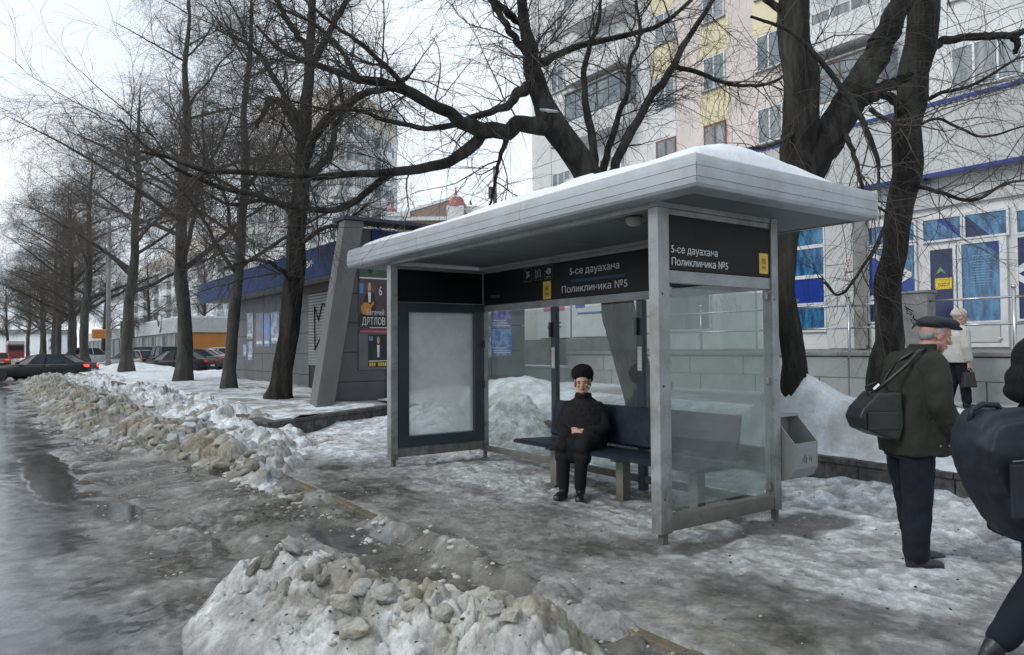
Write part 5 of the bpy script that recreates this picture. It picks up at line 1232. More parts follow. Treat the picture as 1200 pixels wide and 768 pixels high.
def smooth_path(pts, K, seed=0, wig=.0):
    """Catmull-Rom through (x,y,z,r) points, resampled to K points with a little crookedness"""
    p = np.array([list(q) for q in pts], float); n = len(p); p = np.vstack([2 * p[0] - p[1], p, 2 * p[-1] - p[-2]])
    s = np.linspace(0, n - 1 - 1e-6, K); i = s.astype(int); f = (s - i)[:, None]
    a, b, c, d = p[i], p[i + 1], p[i + 2], p[i + 3]
    o = .5 * ((2 * b) + (c - a) * f + (2 * a - 5 * b + 4 * c - d) * f ** 2 + (3 * b - a - 3 * c + d) * f ** 3)
    r_ = np.random.RandomState(seed); nw = max(4, min(K, 22)); w_ = np.stack([np.interp(np.linspace(0, 1, K), np.linspace(0, 1, nw), r_.normal(size=nw)) for _ in range(3)], 1) * wig; w_[0] = 0
    o[:, :3] += w_ * np.minimum(1, o[:, 3:4] * 12); o[:, 3] = np.maximum(o[:, 3], .003)
    return o
def limb_mesh(name, paths, m, sides=12, K=26, seed=0, flare=True):
    K = 80 if sides > 14 else K
    V, F, k = [], [], 0; P, Q = [], []
    r_ = np.random.RandomState(seed)
    for j, pts in enumerate(paths):
        o = smooth_path(pts, K, seed + j, .02); P.append(o[:, :3]); Q.append(o[:, 3])
        rad = o[:, 3].copy()
        rq = np.random.RandomState(seed * 7 + j); kk = np.linspace(0, 1, K)
        if sides > 14:                                # furrowed bark: ridges that wander up the stem
            rg_ = np.stack([np.interp(kk * 9, np.arange(10), rq.rand(10)) for _ in range(sides)], 1)
            wob = (1 + .15 * (np.abs(rg_ - .5) * 2 - .5) + .03 * (rq.rand(K, sides) - .5))[None, :, :, None]
        else: wob = 1 + .16 * (rq.rand(1, K, sides, 1) - .5)
        if j == 0 and flare:
            z = o[:, 2] - o[0, 2]; rad = rad * (1 + .45 * np.exp(-z / .22))
        v, f = tubes(o[None, :, :3], rad[None], sides, wob); V.append(v); F.append(f + k); k += len(v)
    return fastmesh(name, np.concatenate(V), np.concatenate(F), m), np.array(P), np.array(Q)
def twig_mesh(name, sets, m, sides=3):
    V, F, k = [], [], 0
    for P, Q in sets:
        v, f = tubes(P, Q, sides); V.append(v); F.append(f + k); k += len(v)
    return fastmesh(name, np.concatenate(V), np.concatenate(F), m)
def resample(sets, K):
    """limbs of any sampling -> one array for spawning"""
    return np.concatenate([s[0] for s in sets]), np.concatenate([s[1] for s in sets])

def grow_tree(label, base, paths, seed, n1, n2, n3, bark=BARK, twig=TWIG, L1=(1.4, 3.4), L2=(.5, 1.5), L3=(.25, .8), group=None, droop=.05, extra_t0=.35, name='bare_tree', r1=.035, sides=12, K3=6, fat=1.0):
    rng = np.random.RandomState(seed); rng = np.random.default_rng(seed)
    base = Vector(base)
    t = thing(name, label, 'tree', base, 0, group)
    me, P, Q = limb_mesh('trunk', paths, bark, sides=sides, seed=seed)
    part('trunk', me, bark, t)
    # the first path is the trunk: nothing grows from its lowest part
    a = spawn(P[:1], Q[:1], max(2, n1 // 5), L1, 9, rng, (.6, 1.2), extra_t0, droop * .4, .05, .15, .4, r1) if n1 else None
    b = spawn(P[1:], Q[1:], n1, L1, 9, rng, (.5, 1.2), .12, droop * .6, .04, .17, .5, r1)
    l1 = (np.concatenate([a[0], b[0]]), np.concatenate([a[1], b[1]]))
    l2 = spawn(l1[0], l1[1], n2, L2, 7, rng, (.5, 1.1), .1, droop, .02, .20, .6, .008 * fat, rmin=.0024 * fat)
    ll = spawn(P[1:], Q[1:], n2 // 4, (.4, 1.3), 7, rng, (.7, 1.4), .1, droop, .0, .20, .3, .007 * fat, rmin=.0024 * fat)
    l3 = spawn(np.concatenate([l2[0], ll[0]]), np.concatenate([l2[1], ll[1]]), n3, L3, K3, rng, (.4, 1.1), .05, droop * 1.4, .0, .22, .7, .0038 * fat, rmin=.0017 * fat)
    br = part('branches', twig_mesh('branches', [l1, l2, ll], twig, 5), twig, t)
    part('twigs', twig_mesh('twigs', [l3], twig, 3), twig, br, kind='stuff')
    return t
def px_path(pts, d0, d1=None):
    """limb outline read off the photograph, set at its own distance(s): (x, y, half width in px, depth)"""
    o = []
    for q in pts:
        x, y, w_ = q[:3]; d = q[3] if len(q) > 3 else d0
        v = pp(x, y, d); o.append((v.x, v.y, v.z, w_ * d / 854.0))
    return o
# -- leaning tree behind the shelter (its long limbs reach out over the pavement)
D = 10.9
t1 = [
 [(762, 492, 21, D), (744, 430, 19), (730, 385, 19), (722, 350, 19), (716, 300, 18), (706, 245, 17), (690, 205, 16, D - .1), (668, 172, 15.5, D - .2), (645, 143, 15.5, D - .3), (636, 118, 12), (629, 92, 11), (621, 66, 10), (614, 30, 7), (610, -10, 5.5), (600, -60, 4), (604, -120, 2.5)],
 [(648, 146, 13, D - .3), (620, 147, 10), (595, 151, 9, D - .6), (566, 155, 9.5), (545, 145, 8, D - 1), (515, 130, 6.5), (482, 110, 6.5, D - 1.3), (452, 98, 5.5), (415, 92, 4.5, D - 1.5), (370, 76, 3.6), (330, 60, 2.6), (300, 30, 1.6)],
 [(568, 156, 7.5, D - .8), (548, 174, 7, D - .8), (524, 190, 6), (494, 198, 5.5, D - 1), (462, 201, 5), (430, 204, 4.2, D - 1.2), (385, 208, 4), (340, 206, 3.6, D - 1.4), (290, 202, 3.3), (240, 199, 2.8, D - 1.5), (200, 185, 2.2), (165, 178, 1.5)],
 [(462, 201, 4.2, D - 1.0), (446, 213, 4), (428, 228, 3.8), (400, 243, 3.6, D - 1.1), (366, 246, 3.4), (330, 238, 3.2), (290, 228, 3, D - 1.2), (245, 215, 2.6), (205, 196, 2), (170, 170, 1.6), (140, 140, 1.0)],
 [(628, 92, 8, D - .2), (612, 108, 6.5, D - .4), (598, 122, 5, D - .6), (570, 133, 4, D - .9), (545, 140, 3), (520, 150, 1.8)],
 [(625, 82, 6), (640, 72, 5, D + .3), (665, 60, 4, D + .6), (700, 50, 3.4, D + .8), (740, 40, 3, D + 1), (775, 28, 2.6), (810, 0, 2), (830, -30, 1.4)],
 [(697, 208, 6), (694, 175, 5), (690, 140, 4.5, D + .3), (684, 100, 3.6, D + .5), (690, 60, 3), (702, 20, 2.3), (706, -20, 1.5)],
 [(712, 212, 6, D), (728, 175, 5.5, D + .1), (748, 140, 5, D + .2), (768, 108, 4.6), (790, 75, 4, D + .4), (806, 45, 3.4), (826, 15, 2.8), (850, -20, 2)],
 [(706, 210, 5, D + .2), (712, 180, 4.2), (722, 145, 3.6, D + .5), (735, 110, 3), (738, 75, 2.4, D + .7), (750, 40, 2), (745, 0, 1.3)],
 [(790, 78, 3.2, D + .4), (825, 88, 2.6, D + .6), (860, 100, 2.2), (900, 98, 1.8, D + .9), (935, 80, 1.2)],
 [(614, 32, 4.5, D), (590, 10, 4, D - .3), (560, -10, 3.4), (520, -20, 2.5)],
 [(622, 66, 4.5, D), (600, 40, 4, D - .4), (580, 8, 3.6), (566, -20, 2.6)],
 [(597, 150, 4, D - .6), (585, 190, 2.2), (578, 225, 1.6), (572, 250, 1.0)],
 [(545, 145, 4, D - 1), (500, 150, 3), (455, 142, 2.6, D - 1.4), (420, 130, 2.2), (380, 128, 1.6), (340, 118, 1.0)],
 [(420, 92, 3, D - 1.5), (400, 60, 2.6), (370, 30, 2), (330, 10, 1.4)],
 [(482, 110, 3.6, D - 1.3), (455, 80, 3), (420, 50, 2.4, D - 1.6), (380, 20, 2), (345, -10, 1.4)],
]
def fill(paths, D):
    o = []
    for pts in paths:
        q = []; last = D
        ds = [p[3] if len(p) > 3 else None for p in pts]
        if ds[0] is None: ds[0] = D
        if ds[-1] is None:
            ds[-1] = [d for d in ds if d is not None][-1]
        idx = [i for i, d in enumerate(ds) if d is not None]
        for i in range(len(ds)): ds[i] = float(np.interp(i, idx, [ds[j] for j in idx]))
        o.append(px_path([(p[0], p[1], p[2], d) for p, d in zip(pts, ds)], D))
    return o
paths = fill(t1, D); b = Vector(paths[0][0][:3]); paths[0].insert(0, (b.x, b.y, .3, .27))
tA = grow_tree('thick leaning bare tree behind the bus shelter with long limbs over its roof', (b.x, b.y, .45), paths, 11, 150, 1300, 6000, L1=(.7, 2.4), droop=.12, extra_t0=.62, r1=.014, sides=26)
# pruning knot
kn = lump_mesh(3, BARK, 3); kn.name = 'knot'; q = pp(642, 140, D - .35)
o = part('knot', kn, BARK, tA, world=False); o.location = q - tA.location; o.scale = (.24, .24, .22)
sp_ = lump_mesh(4, SNOW, 3); o = part('snow_patch', sp_, SNOW, tA, world=False); o.location = pp(643, 131, D - .4) - tA.location; o.scale = (.16, .12, .06)
# -- forked tree by the near rear post
D = 8.4
t2 = [
 [(934, 470, 17, D), (929, 430, 14), (924, 380, 13), (920, 320, 12.5), (921, 270, 14), (928, 232, 20), (936, 205, 21), (937, 170, 20), (938, 130, 20), (936, 90, 19.5), (931, 45, 18.5), (929, 0, 17.5), (930, -60, 15), (920, -140, 11), (905, -230, 6)],
 [(934, 225, 17, D), (955, 190, 19), (975, 158, 19), (996, 122, 18.5, D + .1), (1014, 88, 16), (1030, 55, 14.5), (1046, 22, 13), (1060, -8, 12), (1085, -70, 9), (1110, -150, 5)],
 [(1010, 118, 8, D + .1), (1030, 106, 7), (1052, 96, 5.5, D + .3), (1066, 88, 4)],
 [(930, 20, 5, D), (900, 0, 4), (870, -30, 3), (840, -50, 2)],
 [(985, 145, 3.5, D), (1003, 190, 2.6, D - .4), (1015, 230, 2), (1040, 250, 1.2)],
 [(880, 20, 1.6, D - .6), (905, 28, 2, D - .5), (935, 44, 2.4, D - .5), (968, 80, 3, D - .45), (998, 118, 3.4, D - .4), (1014, 150, 3.4), (1028, 185, 2.6), (1030, 215, 1.4)],
 [(1020, 128, 3, D - .3), (1060, 150, 2, D - .6), (1100, 140, 1.6), (1150, 160, 1.4), (1200, 148, 1.0)],
 [(940, 150, 3, D), (905, 170, 2.2, D - .3), (860, 178, 1.6), (810, 195, 1.2)],
]
paths = fill(t2, D); b = Vector(paths[0][0][:3]); paths[0].insert(0, (b.x, b.y, .35, .19))
tB = grow_tree('thick dark bare tree forking in two above the near end of the shelter', (b.x, b.y, .5), paths, 23, 45, 210, 650, L1=(.6, 2.2), droop=.16, extra_t0=.35, r1=.009, sides=30)
# -- third tree behind the man in the cap
D = 9.2
t3 = [
 [(1036, 480, 20, D), (1037, 450, 18), (1038, 420, 16.5), (1040, 380, 15), (1043, 330, 14.5), (1049, 285, 14), (1055, 240, 14.5), (1060, 200, 16), (1064, 165, 16.5), (1068, 120, 16), (1075, 70, 16.5), (1080, 25, 17), (1084, -20, 16), (1092, -90, 12), (1100, -170, 7)],
 [(1072, 100, 9, D), (1095, 55, 5, D), (1120, 45, 4.6, D + .1), (1150, 44, 4.4), (1180, 42, 4), (1215, 35, 3)],
 [(1064, 150, 6, D), (1052, 120, 5), (1036, 112, 4.5, D - .2), (1015, 120, 3.5), (1000, 130, 2)],
 [(1188, 42, 4, D + .1), (1192, 52, 3.4), (1190, 62, 2.4)],
 [(1066, 130, 3, D), (1100, 110, 2.2, D - .3), (1140, 100, 1.8), (1190, 70, 1.4), (1230, 60, 1)],
 [(1060, 215, 3, D), (1100, 225, 2.2, D - .4), (1140, 235, 2), (1180, 215, 1.6), (1220, 210, 1)],
 [(1080, 20, 6, D), (1105, -20, 5), (1140, -60, 4), (1180, -90, 3)],
 [(1056, 235, 3, D), (1040, 260, 2.4, D - .3), (1020, 300, 1.8, D - .5), (985, 345, 1.6), (965, 330, 1.0)],
]
paths = fill(t3, D); b = Vector(paths[0][0][:3]); paths[0].insert(0, (b.x, b.y, .35, .22))
tC = grow_tree('single-stemmed dark bare tree rising behind the man in the flat cap', (b.x, b.y, .5), paths, 37, 45, 210, 650, L1=(.6, 2.2), droop=.14, extra_t0=.35, r1=.009, sides=30)
# -- first tree left of the kiosk pillar
def street_tree(label, x, y, z, lean, H, r, seed, n1=110, n2=2000, n3=9000, top=None, bark=BARKL, twig=TWIGF, group='bare street trees in a row', spread=1.0, side=10, fat=1.5):
    rng = random.Random(seed); paths = []
    n = 9; tr = []
    for i in range(n):
        f = i / (n - 1); zz = z + H * f
        tr.append((x + lean[0] * f + rng.uniform(-.10, .10) * (i > 0), y + lean[1] * f + rng.uniform(-.10, .10), zz, r * (1 - f) ** .8 * .92 + .012))
    paths.append(tr)
    nl = 17
    for k in range(nl):
        f = rng.uniform(.22, .92) if k > 3 else (.26, .34, .42, .5)[k]; zz = z + H * f; a = k * 2.4 + rng.uniform(-.5, .5)
        bx, by = np.interp(f, [0, 1], [x, x + lean[0]]), np.interp(f, [0, 1], [y, y + lean[1]])
        L = spread * (1.2 - f) * H * .42 * rng.uniform(.75, 1.15); r0 = max(.015, r * (1 - f) ** .8 * .40)
        pt = []; ax, ay, az = bx, by, zz; up_ = rng.uniform(.35, .9)
        for j in range(6):
            g = j / 5; pt.append((ax, ay, az, r0 * (1 - g) ** .85 + .006)); st = L / 5
            ax += math.cos(a) * st; ay += math.sin(a) * st; az += up_ * st * (1 - .4 * g); a += rng.uniform(-.3, .3)
        paths.append(pt)
    return grow_tree(label, (x, y, z), paths, seed, n1, n2, n3, bark, twig, (1.0, 3.2), (.5, 1.6), (.35, 1.1), group, .075, .22, r1=.024, sides=side, K3=4, fat=fat)
D = 18.1
t4 = [
 [(326, 468, 12.5, D), (331, 440, 12), (337, 400, 11.5), (342, 360, 11.5), (346, 310, 11), (350, 260, 10.5), (354, 210, 9), (357, 165, 8), (359, 120, 7), (362, 70, 5.5), (364, 20, 4.5), (366, -40, 3.5), (362, -110, 2.2)],
 [(355, 200, 5.5, D), (364, 168, 5.5), (378, 145, 5.5), (400, 128, 5), (425, 112, 4.5, D - 1), (455, 103, 3.5), (480, 90, 2.5)],
 [(353, 212, 5, D), (372, 197, 4.6), (386, 180, 4), (394, 150, 3.4), (402, 125, 2.6), (398, 90, 1.8)],
 [(352, 165, 5, D), (342, 138, 4.8), (328, 120, 4.5), (316, 118, 4), (310, 130, 3), (300, 150, 2)],
 [(350, 255, 3.5, D), (330, 240, 3), (305, 235, 2.6), (270, 240, 2), (240, 225, 1.2)],
 [(361, 85, 4.5, D), (380, 50, 4), (395, 20, 3.4), (420, -20, 2.6)],
 [(362, 60, 4, D), (340, 30, 3.6), (325, 0, 3), (300, -40, 2)],
 [(348, 290, 3, D), (375, 270, 2.6, D - 1), (400, 262, 2), (430, 240, 1.3)],
 [(356, 150, 3.6, D), (320, 90, 3), (300, 60, 2.6, D + 1), (270, 40, 2)],
 [(345, 330, 3, D), (320, 310, 2.4, D - 1), (295, 305, 2), (262, 315, 1.2)],
]
paths = fill(t4, D)
tD = grow_tree('stout bare tree standing between the kiosk shutter and the low edging', paths[0][0][:3], paths, 41, 140, 2200, 9000, twig=TWIG, group='bare street trees in a row', L1=(1.0, 3.0), droop=.07, r1=.022, sides=22)
street_tree('slim leaning bare tree by the left end of the kiosk wall', 5.80, 23.1, .28, (1.0, .8), 14, .20, 52, n1=140, n2=2300, n3=12000, fat=1.1)
street_tree('thick straight bare tree in clean snow, left of the slim kiosk tree', 5.72, 29.2, .32, (.3, 1.0), 16, .30, 63, n1=160, n2=2600, n3=15000, fat=1.3)
street_tree('bare tree in front of the parked cars beside the green shop sign', 5.6, 42.3, .42, (.8, 1.0), 15.5, .33, 74, n1=150, n2=2400, n3=12000, side=8, fat=1.8)
protoT = street_tree('bare tree just behind the black sedan tail, nearest of the distant row', 4.9, 56, .2, (.4, .5), 15, .33, 85, n1=130, n2=2000, n3=9000, side=8, fat=2.3)
lab = ['second bare tree of the distant row beyond the black sedan', 'third bare tree of the distant row, dark trunk left of the pale pole', 'fourth bare tree of the distant row beyond the sedan roof', 'fifth bare tree of the distant row', 'sixth bare tree of the distant row',
       'bare tree near the far end of the row', 'last but one bare tree of the distant row', 'last bare tree of the distant row against the sky']
for i, (x, y, s) in enumerate(((4.8, 63, .95), (5.3, 70, 1.0), (4.7, 79, .93), (5.2, 90, 1.0), (4.9, 103, .95), (5.2, 118, 1.0), (4.4, 140, 1.0), (2.2, 168, 1.0))):
    c = dup_tree(protoT); c.location = (x, y, .1); c.rotation_euler = (0, 0, 1.1 + i * 1.9); c.scale = (s, s, s); c['label'] = lab[i]
# bare trees behind the parking
for i, (px_, d_, s, l) in enumerate(((178, 84, .9, 'bare tree behind the long low shop, left of its round sign'), (240, 92, 1.0, 'bare tree behind the orange end wall of the shop'), (120, 98, 1.0, 'bare tree far behind the white parked car'))):
    c = dup_tree(protoT); x, y = at(px_, d_); c.location = (x, y, 0); c.rotation_euler = (0, 0, 2.2 + i * 1.3); c.scale = (s, s, s * .9); c['label'] = l; c['group'] = 'bare trees behind the shop'
# concrete pole by the trees
cp = thing('utility_pole', 'thin pale concrete pole standing in the distant row of trees', 'pole', (5.6, 50, 0))
part('shaft', MB().tube([(5.6, 50, -.1), (5.62, 50, 9.5)], [.15, .10], 10), CONC, cp, smooth=True)
part('bracket', MB().tube([(5.62, 50, 9.2), (5.0, 49.6, 9.6), (4.0, 49, 9.75)], .04, 6), CONC, cp)
part('lamp_head', MB().box(3.5, 4.1, 48.85, 49.1, 9.68, 9.80), CONC, cp, bevel=.03)
x, y = at(581, 58)
cp = thing('utility_pole', 'thin grey pole rising behind the shelter roof near the turreted building', 'pole', (x, y, 0))
part('shaft', MB().tube([(x, y, -.1), (x, y, 16.0)], [.22, .16], 8), CONC, cp, smooth=True)
part('insulator', MB().box(x - .5, x - .2, y - .2, y + .2, 13.4, 14.3), DKF, cp)
a = Vector((x - 1, y - .6, 15.6)); bq = Vector((*at(480, 56), 15.7))
single('overhead_wire', MB().tube([a, (a + bq) / 2 - Vector((0, 0, .12)), bq], .035, 5).mesh('overhead_wire', DKF), 'thin overhead wire running left from the grey pole above the shelter roof', 'wire', a)
# wires above the street
for (za, zb, xo) in ((9.6, 9.5, -1.5), (9.0, 9.3, -2.1)):
    pts = [(xo, 4 + 50 * k / 8.0, za + .9 * (k / 8.0 - .5) ** 2 * 4 * .4) for k in range(9)]
    single('overhead_wire', MB().tube(pts, .012, 4).mesh('overhead_wire', DKF), 'left overhead cable above the road' if xo < -2 else 'right overhead cable above the road', 'wire', pts[0], 'overhead cables above the road')
# ================================================================ CARS
CGL = mat('car glass', (.02, .028, .032), (.035, .042, .048), rough=.22, spec=.12)
TYR = mat('tyre', (.02, .02, .02), rough=.85); RIM = mat('rim', (.25, .26, .27), (.12, .12, .12), rough=.4, metal=.6)
TAIL = mat('tail light red', (.55, .02, .015), (.4, .015, .01), rough=.2); TAILON = mat('lit tail light', (.9, .08, .04), rough=.3, emis=.9)
HEAD = mat('headlight', (.6, .6, .58), rough=.1); HEADON = mat('lit headlight', (1, .80, .66), rough=.3, emis=1.0)
def car(label, paint, pos, rot, kind='sedan', L=4.6, W=1.78, H=1.46, lit=False, group='cars parked behind the trees', name='parked_car', snow=False):
    t = thing(name, label, 'car', (*pos, ), rot, group)
    hl = L / 2
    # stations along the car: x, belt height, half width, bottom
    if kind == 'sedan': top = [(-hl, .62), (-hl + .05, .88), (-hl + .35, .98), (-hl + .95, .98), (-.4, .95), (.7, .93), (hl - .85, .86), (hl - .3, .76), (hl - .04, .62), (hl, .45)]; cab = (-hl + .55, -hl + 1.35, .35, 1.15)
    elif kind == 'suv': top = [(-hl, .60), (-hl + .03, .95), (-hl + .2, 1.05), (-hl + .9, 1.06), (-.4, 1.03), (.7, 1.0), (hl - .8, .95), (hl - .25, .86), (hl - .03, .66), (hl, .5)]; cab = (-hl + .08, -hl + .45, .45, 1.2)
    else: top = [(-hl, .58), (-hl + .03, .85), (-hl + .2, .95), (-hl + .9, .97), (-.4, .95), (.7, .92), (hl - .75, .85), (hl - .25, .75), (hl - .03, .6), (hl, .45)]; cab = (-hl + .1, -hl + .65, .35, 1.15)
    V, F = [], []; K = None
    for i, (x, b) in enumerate(top):
        e = min((x + hl), (hl - x)); w_ = W / 2 * (.80 + .20 * min(1, (e / .55)) ** .5)
        zb = .22 + .16 * max(0, 1 - e / .25)
        sec = [(0, b + .03), (w_ * .5, b + .02), (w_ * .84, b - .01), (w_ * .95, b - .07), (w_ * .99, b - .22), (w_, (b + zb) / 2), (w_ * .985, zb + .12), (w_ * .93, zb), (0, zb)]
        ring = [(x, y, z) for y, z in sec] + [(x, -y, z) for y, z in sec[-2:0:-1]]
        K = len(ring); V += ring
    n = len(top)
    for i in range(n - 1):
        for a in range(K): b_ = (a + 1) % K; F.append((i * K + a, (i + 1) * K + a, (i + 1) * K + b_, i * K + b_))
    F.append(tuple(range(K))); F.append(tuple((n - 1) * K + a for a in range(K))[::-1])
    mb = MB(); mb.v, mb.f = V, F
    body = part('body', mb, paint, t, smooth=True, world=False)
    x0, x1, x2, x3 = cab; zb = .93 if kind != 'suv' else 1.02; wb, wt = W / 2 * .90, W / 2 * .70
    base = [(x0, wb * .86), (x1 - .1, wb), (x2 + .1, wb), (x3, wb * .84)]; roof = [(x1 - .1 if kind != 'sedan' else x1, wt * .92), (x1 + .35, wt), (x2 - .3, wt), (x2 - .05, wt * .94)]
    lo = [(x, y, zb - .02) for x, y in base] + [(x, -y, zb - .02) for x, y in base[::-1]]; hi = [(x, y, H - (.05 if i in (0, 3) else .01)) for i, (x, y) in enumerate(roof)]; hi = hi + [(x, -y, z) for x, y, z in hi[::-1]]
    mb = MB(); mb.v = lo + hi; mb.f = [tuple(range(8)), tuple(range(8, 16))] + [(i, (i + 1) % 8, 8 + (i + 1) % 8, 8 + i) for i in range(8)]
    part('glasshouse', mb, CGL, t, world=False)
    hi2 = [(x * 1.0, y * 1.03, z) for x, y, z in hi]
    mb = MB(); mb.v = [(x, y, z - .035) for x, y, z in hi2] + [(x, y * .93, z + .03) for x, y, z in hi2]; mb.f = [tuple(range(8)), tuple(range(8, 16))] + [(i, (i + 1) % 8, 8 + (i + 1) % 8, 8 + i) for i in range(8)]
    part('roof', mb, SNOW if snow else paint, t, world=False, bevel=.015)
    for s in (1, -1):
        for i in (0, 3): part('pillar', MB().tube([(lo[i][0], s * lo[i][1] * 1.0, lo[i][2]), (hi[i][0], s * hi[i][1], hi[i][2])], .035, 5), paint, t, world=False)
        xm = (x1 + x2) / 2; part('pillar', MB().tube([(xm, s * wb * 1.0, zb), (xm, s * wt * 1.01, H - .03)], .035, 5), paint, t, world=False)
        for xw in (-hl + .82, hl - .82):
            wh = part('wheel', MB().lathe([(.20, -.10), (.31, -.10), (.325, -.06), (.325, .06), (.31, .10), (.20, .10)], (xw, s * (W / 2 - .12), .325), 20, 'y'), TYR, t, world=False, smooth=True)
            part('rim', MB().lathe([(.0, -.075), (.20, -.095), (.205, .095), (.0, .075)], (xw, s * (W / 2 - .12), .325), 14, 'y'), RIM, wh, world=False)
            part('wheel_arch', MB().lathe([(.37, 0), (.37, .02), (.0, .02)], (xw, s * (W / 2 * .995) - .01, .345), 18, 'y'), TYR, t, world=False)
        part('tail_light', MB().box(-hl - .012, -hl + .32, s * (W / 2 - .30) - .14, s * (W / 2 - .30) + .165, .74, .88) if kind != 'suv' else MB().box(-hl - .012, -hl + .15, s * (W / 2 - .18) - .08, s * (W / 2 - .18) + .1, .75, 1.05), TAILON if lit is True or lit == 'tail' else TAIL, t, world=False, bevel=.03)
        part('headlight', MB().box(hl - .30, hl - .03, s * (W / 2 - .34) - .16, s * (W / 2 - .34) + .17, .60, .73), HEADON if lit else HEAD, t, world=False, bevel=.03)
        part('mirror', MB().box(x3 - .35, x3 - .2, s * (W / 2 + .02) - .07, s * (W / 2 + .02) + .07, .93, 1.05), paint, t, world=False, bevel=.03)
        part('handle', MB().box(xm - .3, xm - .12, s * (W / 2 * 1.0) - .012, s * (W / 2) + .012, .80, .825), RIM, t, world=False)
        part('door_seam', MB().box(xm - .006, xm + .006, s * W / 2 * .985 - .012, s * W / 2 * .985 + .012, .32, .88), TYR, t, world=False)
        part('belt_trim', MB().box(x0 + .4, x3 - .1, s * (W / 2 * .955) - .01, s * (W / 2 * .955) + .01, zb - .05, zb - .025), RIM, t, world=False)
    part('number_plate', MB().box(-hl - .015, -hl - .004, -.26, .26, .50, .61), PAP, t, world=False)
    part('bumper', MB().box(-hl - .03, -hl + .06, -W / 2 * .78, W / 2 * .78, .32, .46), TYR, t, world=False, bevel=.02)
    if snow: part('snow_cover', MB().box(hl - 1.2, hl - .3, -W / 2 * .8, W / 2 * .8, .86, .98), SNOW, t, world=False, bevel=.05)
    return t
cb = mat('black car paint', (.007, .009, .012), (.012, .014, .016), rough=.4, coat=.05, scale=2, spec=.2, grime=((.035, .034, .031), .5, 1.5))
cs = mat('silver green car paint', (.26, .28, .26), (.20, .22, .20), rough=.35, coat=.4, scale=2, grime=((.15, .14, .12), .6, 1.5))
cw = mat('white car paint', (.52, .53, .54), (.42, .43, .44), rough=.35, coat=.3, scale=2, grime=((.25, .24, .22), .5, 1.5))
cd = mat('dark grey car paint', (.045, .05, .055), (.03, .033, .036), rough=.3, coat=.5, scale=2, grime=((.12, .11, .10), .5, 1.5))
crd = mat('red car paint', (.40, .03, .02), (.3, .02, .02), rough=.3, coat=.4)
AL = math.atan2(fw.y, fw.x)          # heading away from the viewpoint
def put(px_, d, z=0): x, y = at(px_, d); return (x, y, z)
x, y = at(52, 40.5)
car('black sedan with glowing tail light turning across the street behind the snow ridge', cb, (x, y, -.14), AL + math.pi / 2 + R(6), 'sedan', 5.2, 1.85, 1.44, lit=True, group=None, name='black_car')
car('dark sedan with a lit headlight parked facing left between the two nearest trunks', cb, put(206, 45, -.02), AL + math.pi / 2 - R(4), 'sedan', 4.7, lit='head')
car('black high car parked behind the dark sedan', cb, put(192, 52), AL + math.pi / 2 - R(50), 'suv', 4.5, 1.85, 1.75)
car('pale greenish hatchback parked left of the black high car', cs, put(154, 54), AL + math.pi / 2 - R(25), 'hatch', 4.2, 1.7, 1.5)
car('dark car half hidden behind the pale hatchback', cd, put(162, 64, .15), AL + R(80), 'suv', 4.6, 1.8, 1.65)
car('white car parked nearest the kiosk end, partly snow covered', cw, put(236, 58, .1), AL + R(95), 'sedan', 4.6, snow=True)
car('dark grey sedan tail showing between the white car and the straight trunk', cd, put(226, 50, .1), AL + R(96), 'sedan', 4.5)
car('silver car seen from behind at the left edge of the parking', cw, put(106, 62, .25), AL - R(10), 'hatch', 4.2, 1.75, 1.5)
car('white car with snowy roof beside the orange wall', cw, put(256, 62, .2), AL + R(70), 'hatch', 4.3, snow=True)
x, y = at(1, 72); car('small red car at the left edge of the street', crd, (x, y, -.14), R(90), 'hatch', 4.0, 1.7, 1.5, group=None, name='red_car', lit=True)
# bus far down the street
x, y = at(19, 120)
bs = thing('bus', 'red and white bus back far down the street', 'bus', (x, y, -.14), R(0))
BR = mat('bus red', (.25, .04, .04), (.2, .03, .03), rough=.4)
part('body', MB().box(-1.2, 1.2, 0, 9, .35, 2.7), BR, bs, world=False, bevel=.08); part('roof', MB().box(-1.2, 1.2, .02, 9, 2.703, 3.3), cw, bs, world=False, bevel=.1)
part('rear_window', MB().box(-1.0, 1.0, -.02, .0, 1.7, 2.5), CGL, bs, world=False)
for s in (-1, 1):
    part('tail_light', MB().box(s * .95 - .12, s * .95 + .12, -.02, .0, .8, 1.2), TAIL, bs, world=False)
    for yy in (1.6, 7.4): part('wheel', MB().lathe([(.2, -.14), (.48, -.14), (.48, .14), (.2, .14)], (s * 1.05, yy, .48), 16, 'x'), TYR, bs, world=False)
# ================================================================ PEOPLE
SKIN = mat('skin', (.50, .31, .24), (.43, .24, .18), rough=.55, scale=14, bump=.0008, bscale=120)
SKINM = mat('weathered skin', (.42, .24, .175), (.33, .16, .12), rough=.55, scale=11, bump=.001, bscale=90)
HAIRG = mat('grey hair', (.30, .29, .28), (.18, .17, .165), rough=.8, scale=40, bump=.004, bscale=120, stretch=(1, 1, .2))
FUR = mat('black fur', (.007, .0065, .007), (.016, .0155, .016), rough=.8, scale=30, bump=.006, bscale=110, spec=.2)
KNB = mat('black knit', (.007, .007, .008), (.013, .013, .014), rough=.95, scale=60, bump=.006, bscale=140, spec=.2)
OLV = mat('dark olive cloth', (.030, .031, .025), (.021, .021, .018), rough=.9, scale=5, bump=.002, bscale=140, spec=.25)
NAVY = mat('navy cloth', (.011, .014, .022), (.007, .009, .014), rough=.9, scale=6, bump=.002, bscale=120, spec=.25)
NAVB = mat('navy nylon bag', (.014, .018, .028), (.009, .012, .018), rough=.6, scale=5, bump=.002, bscale=40, spec=.35)
LEA = mat('black leather', (.010, .010, .011), (.018, .018, .018), rough=.38, scale=14, bump=.001, bscale=60)
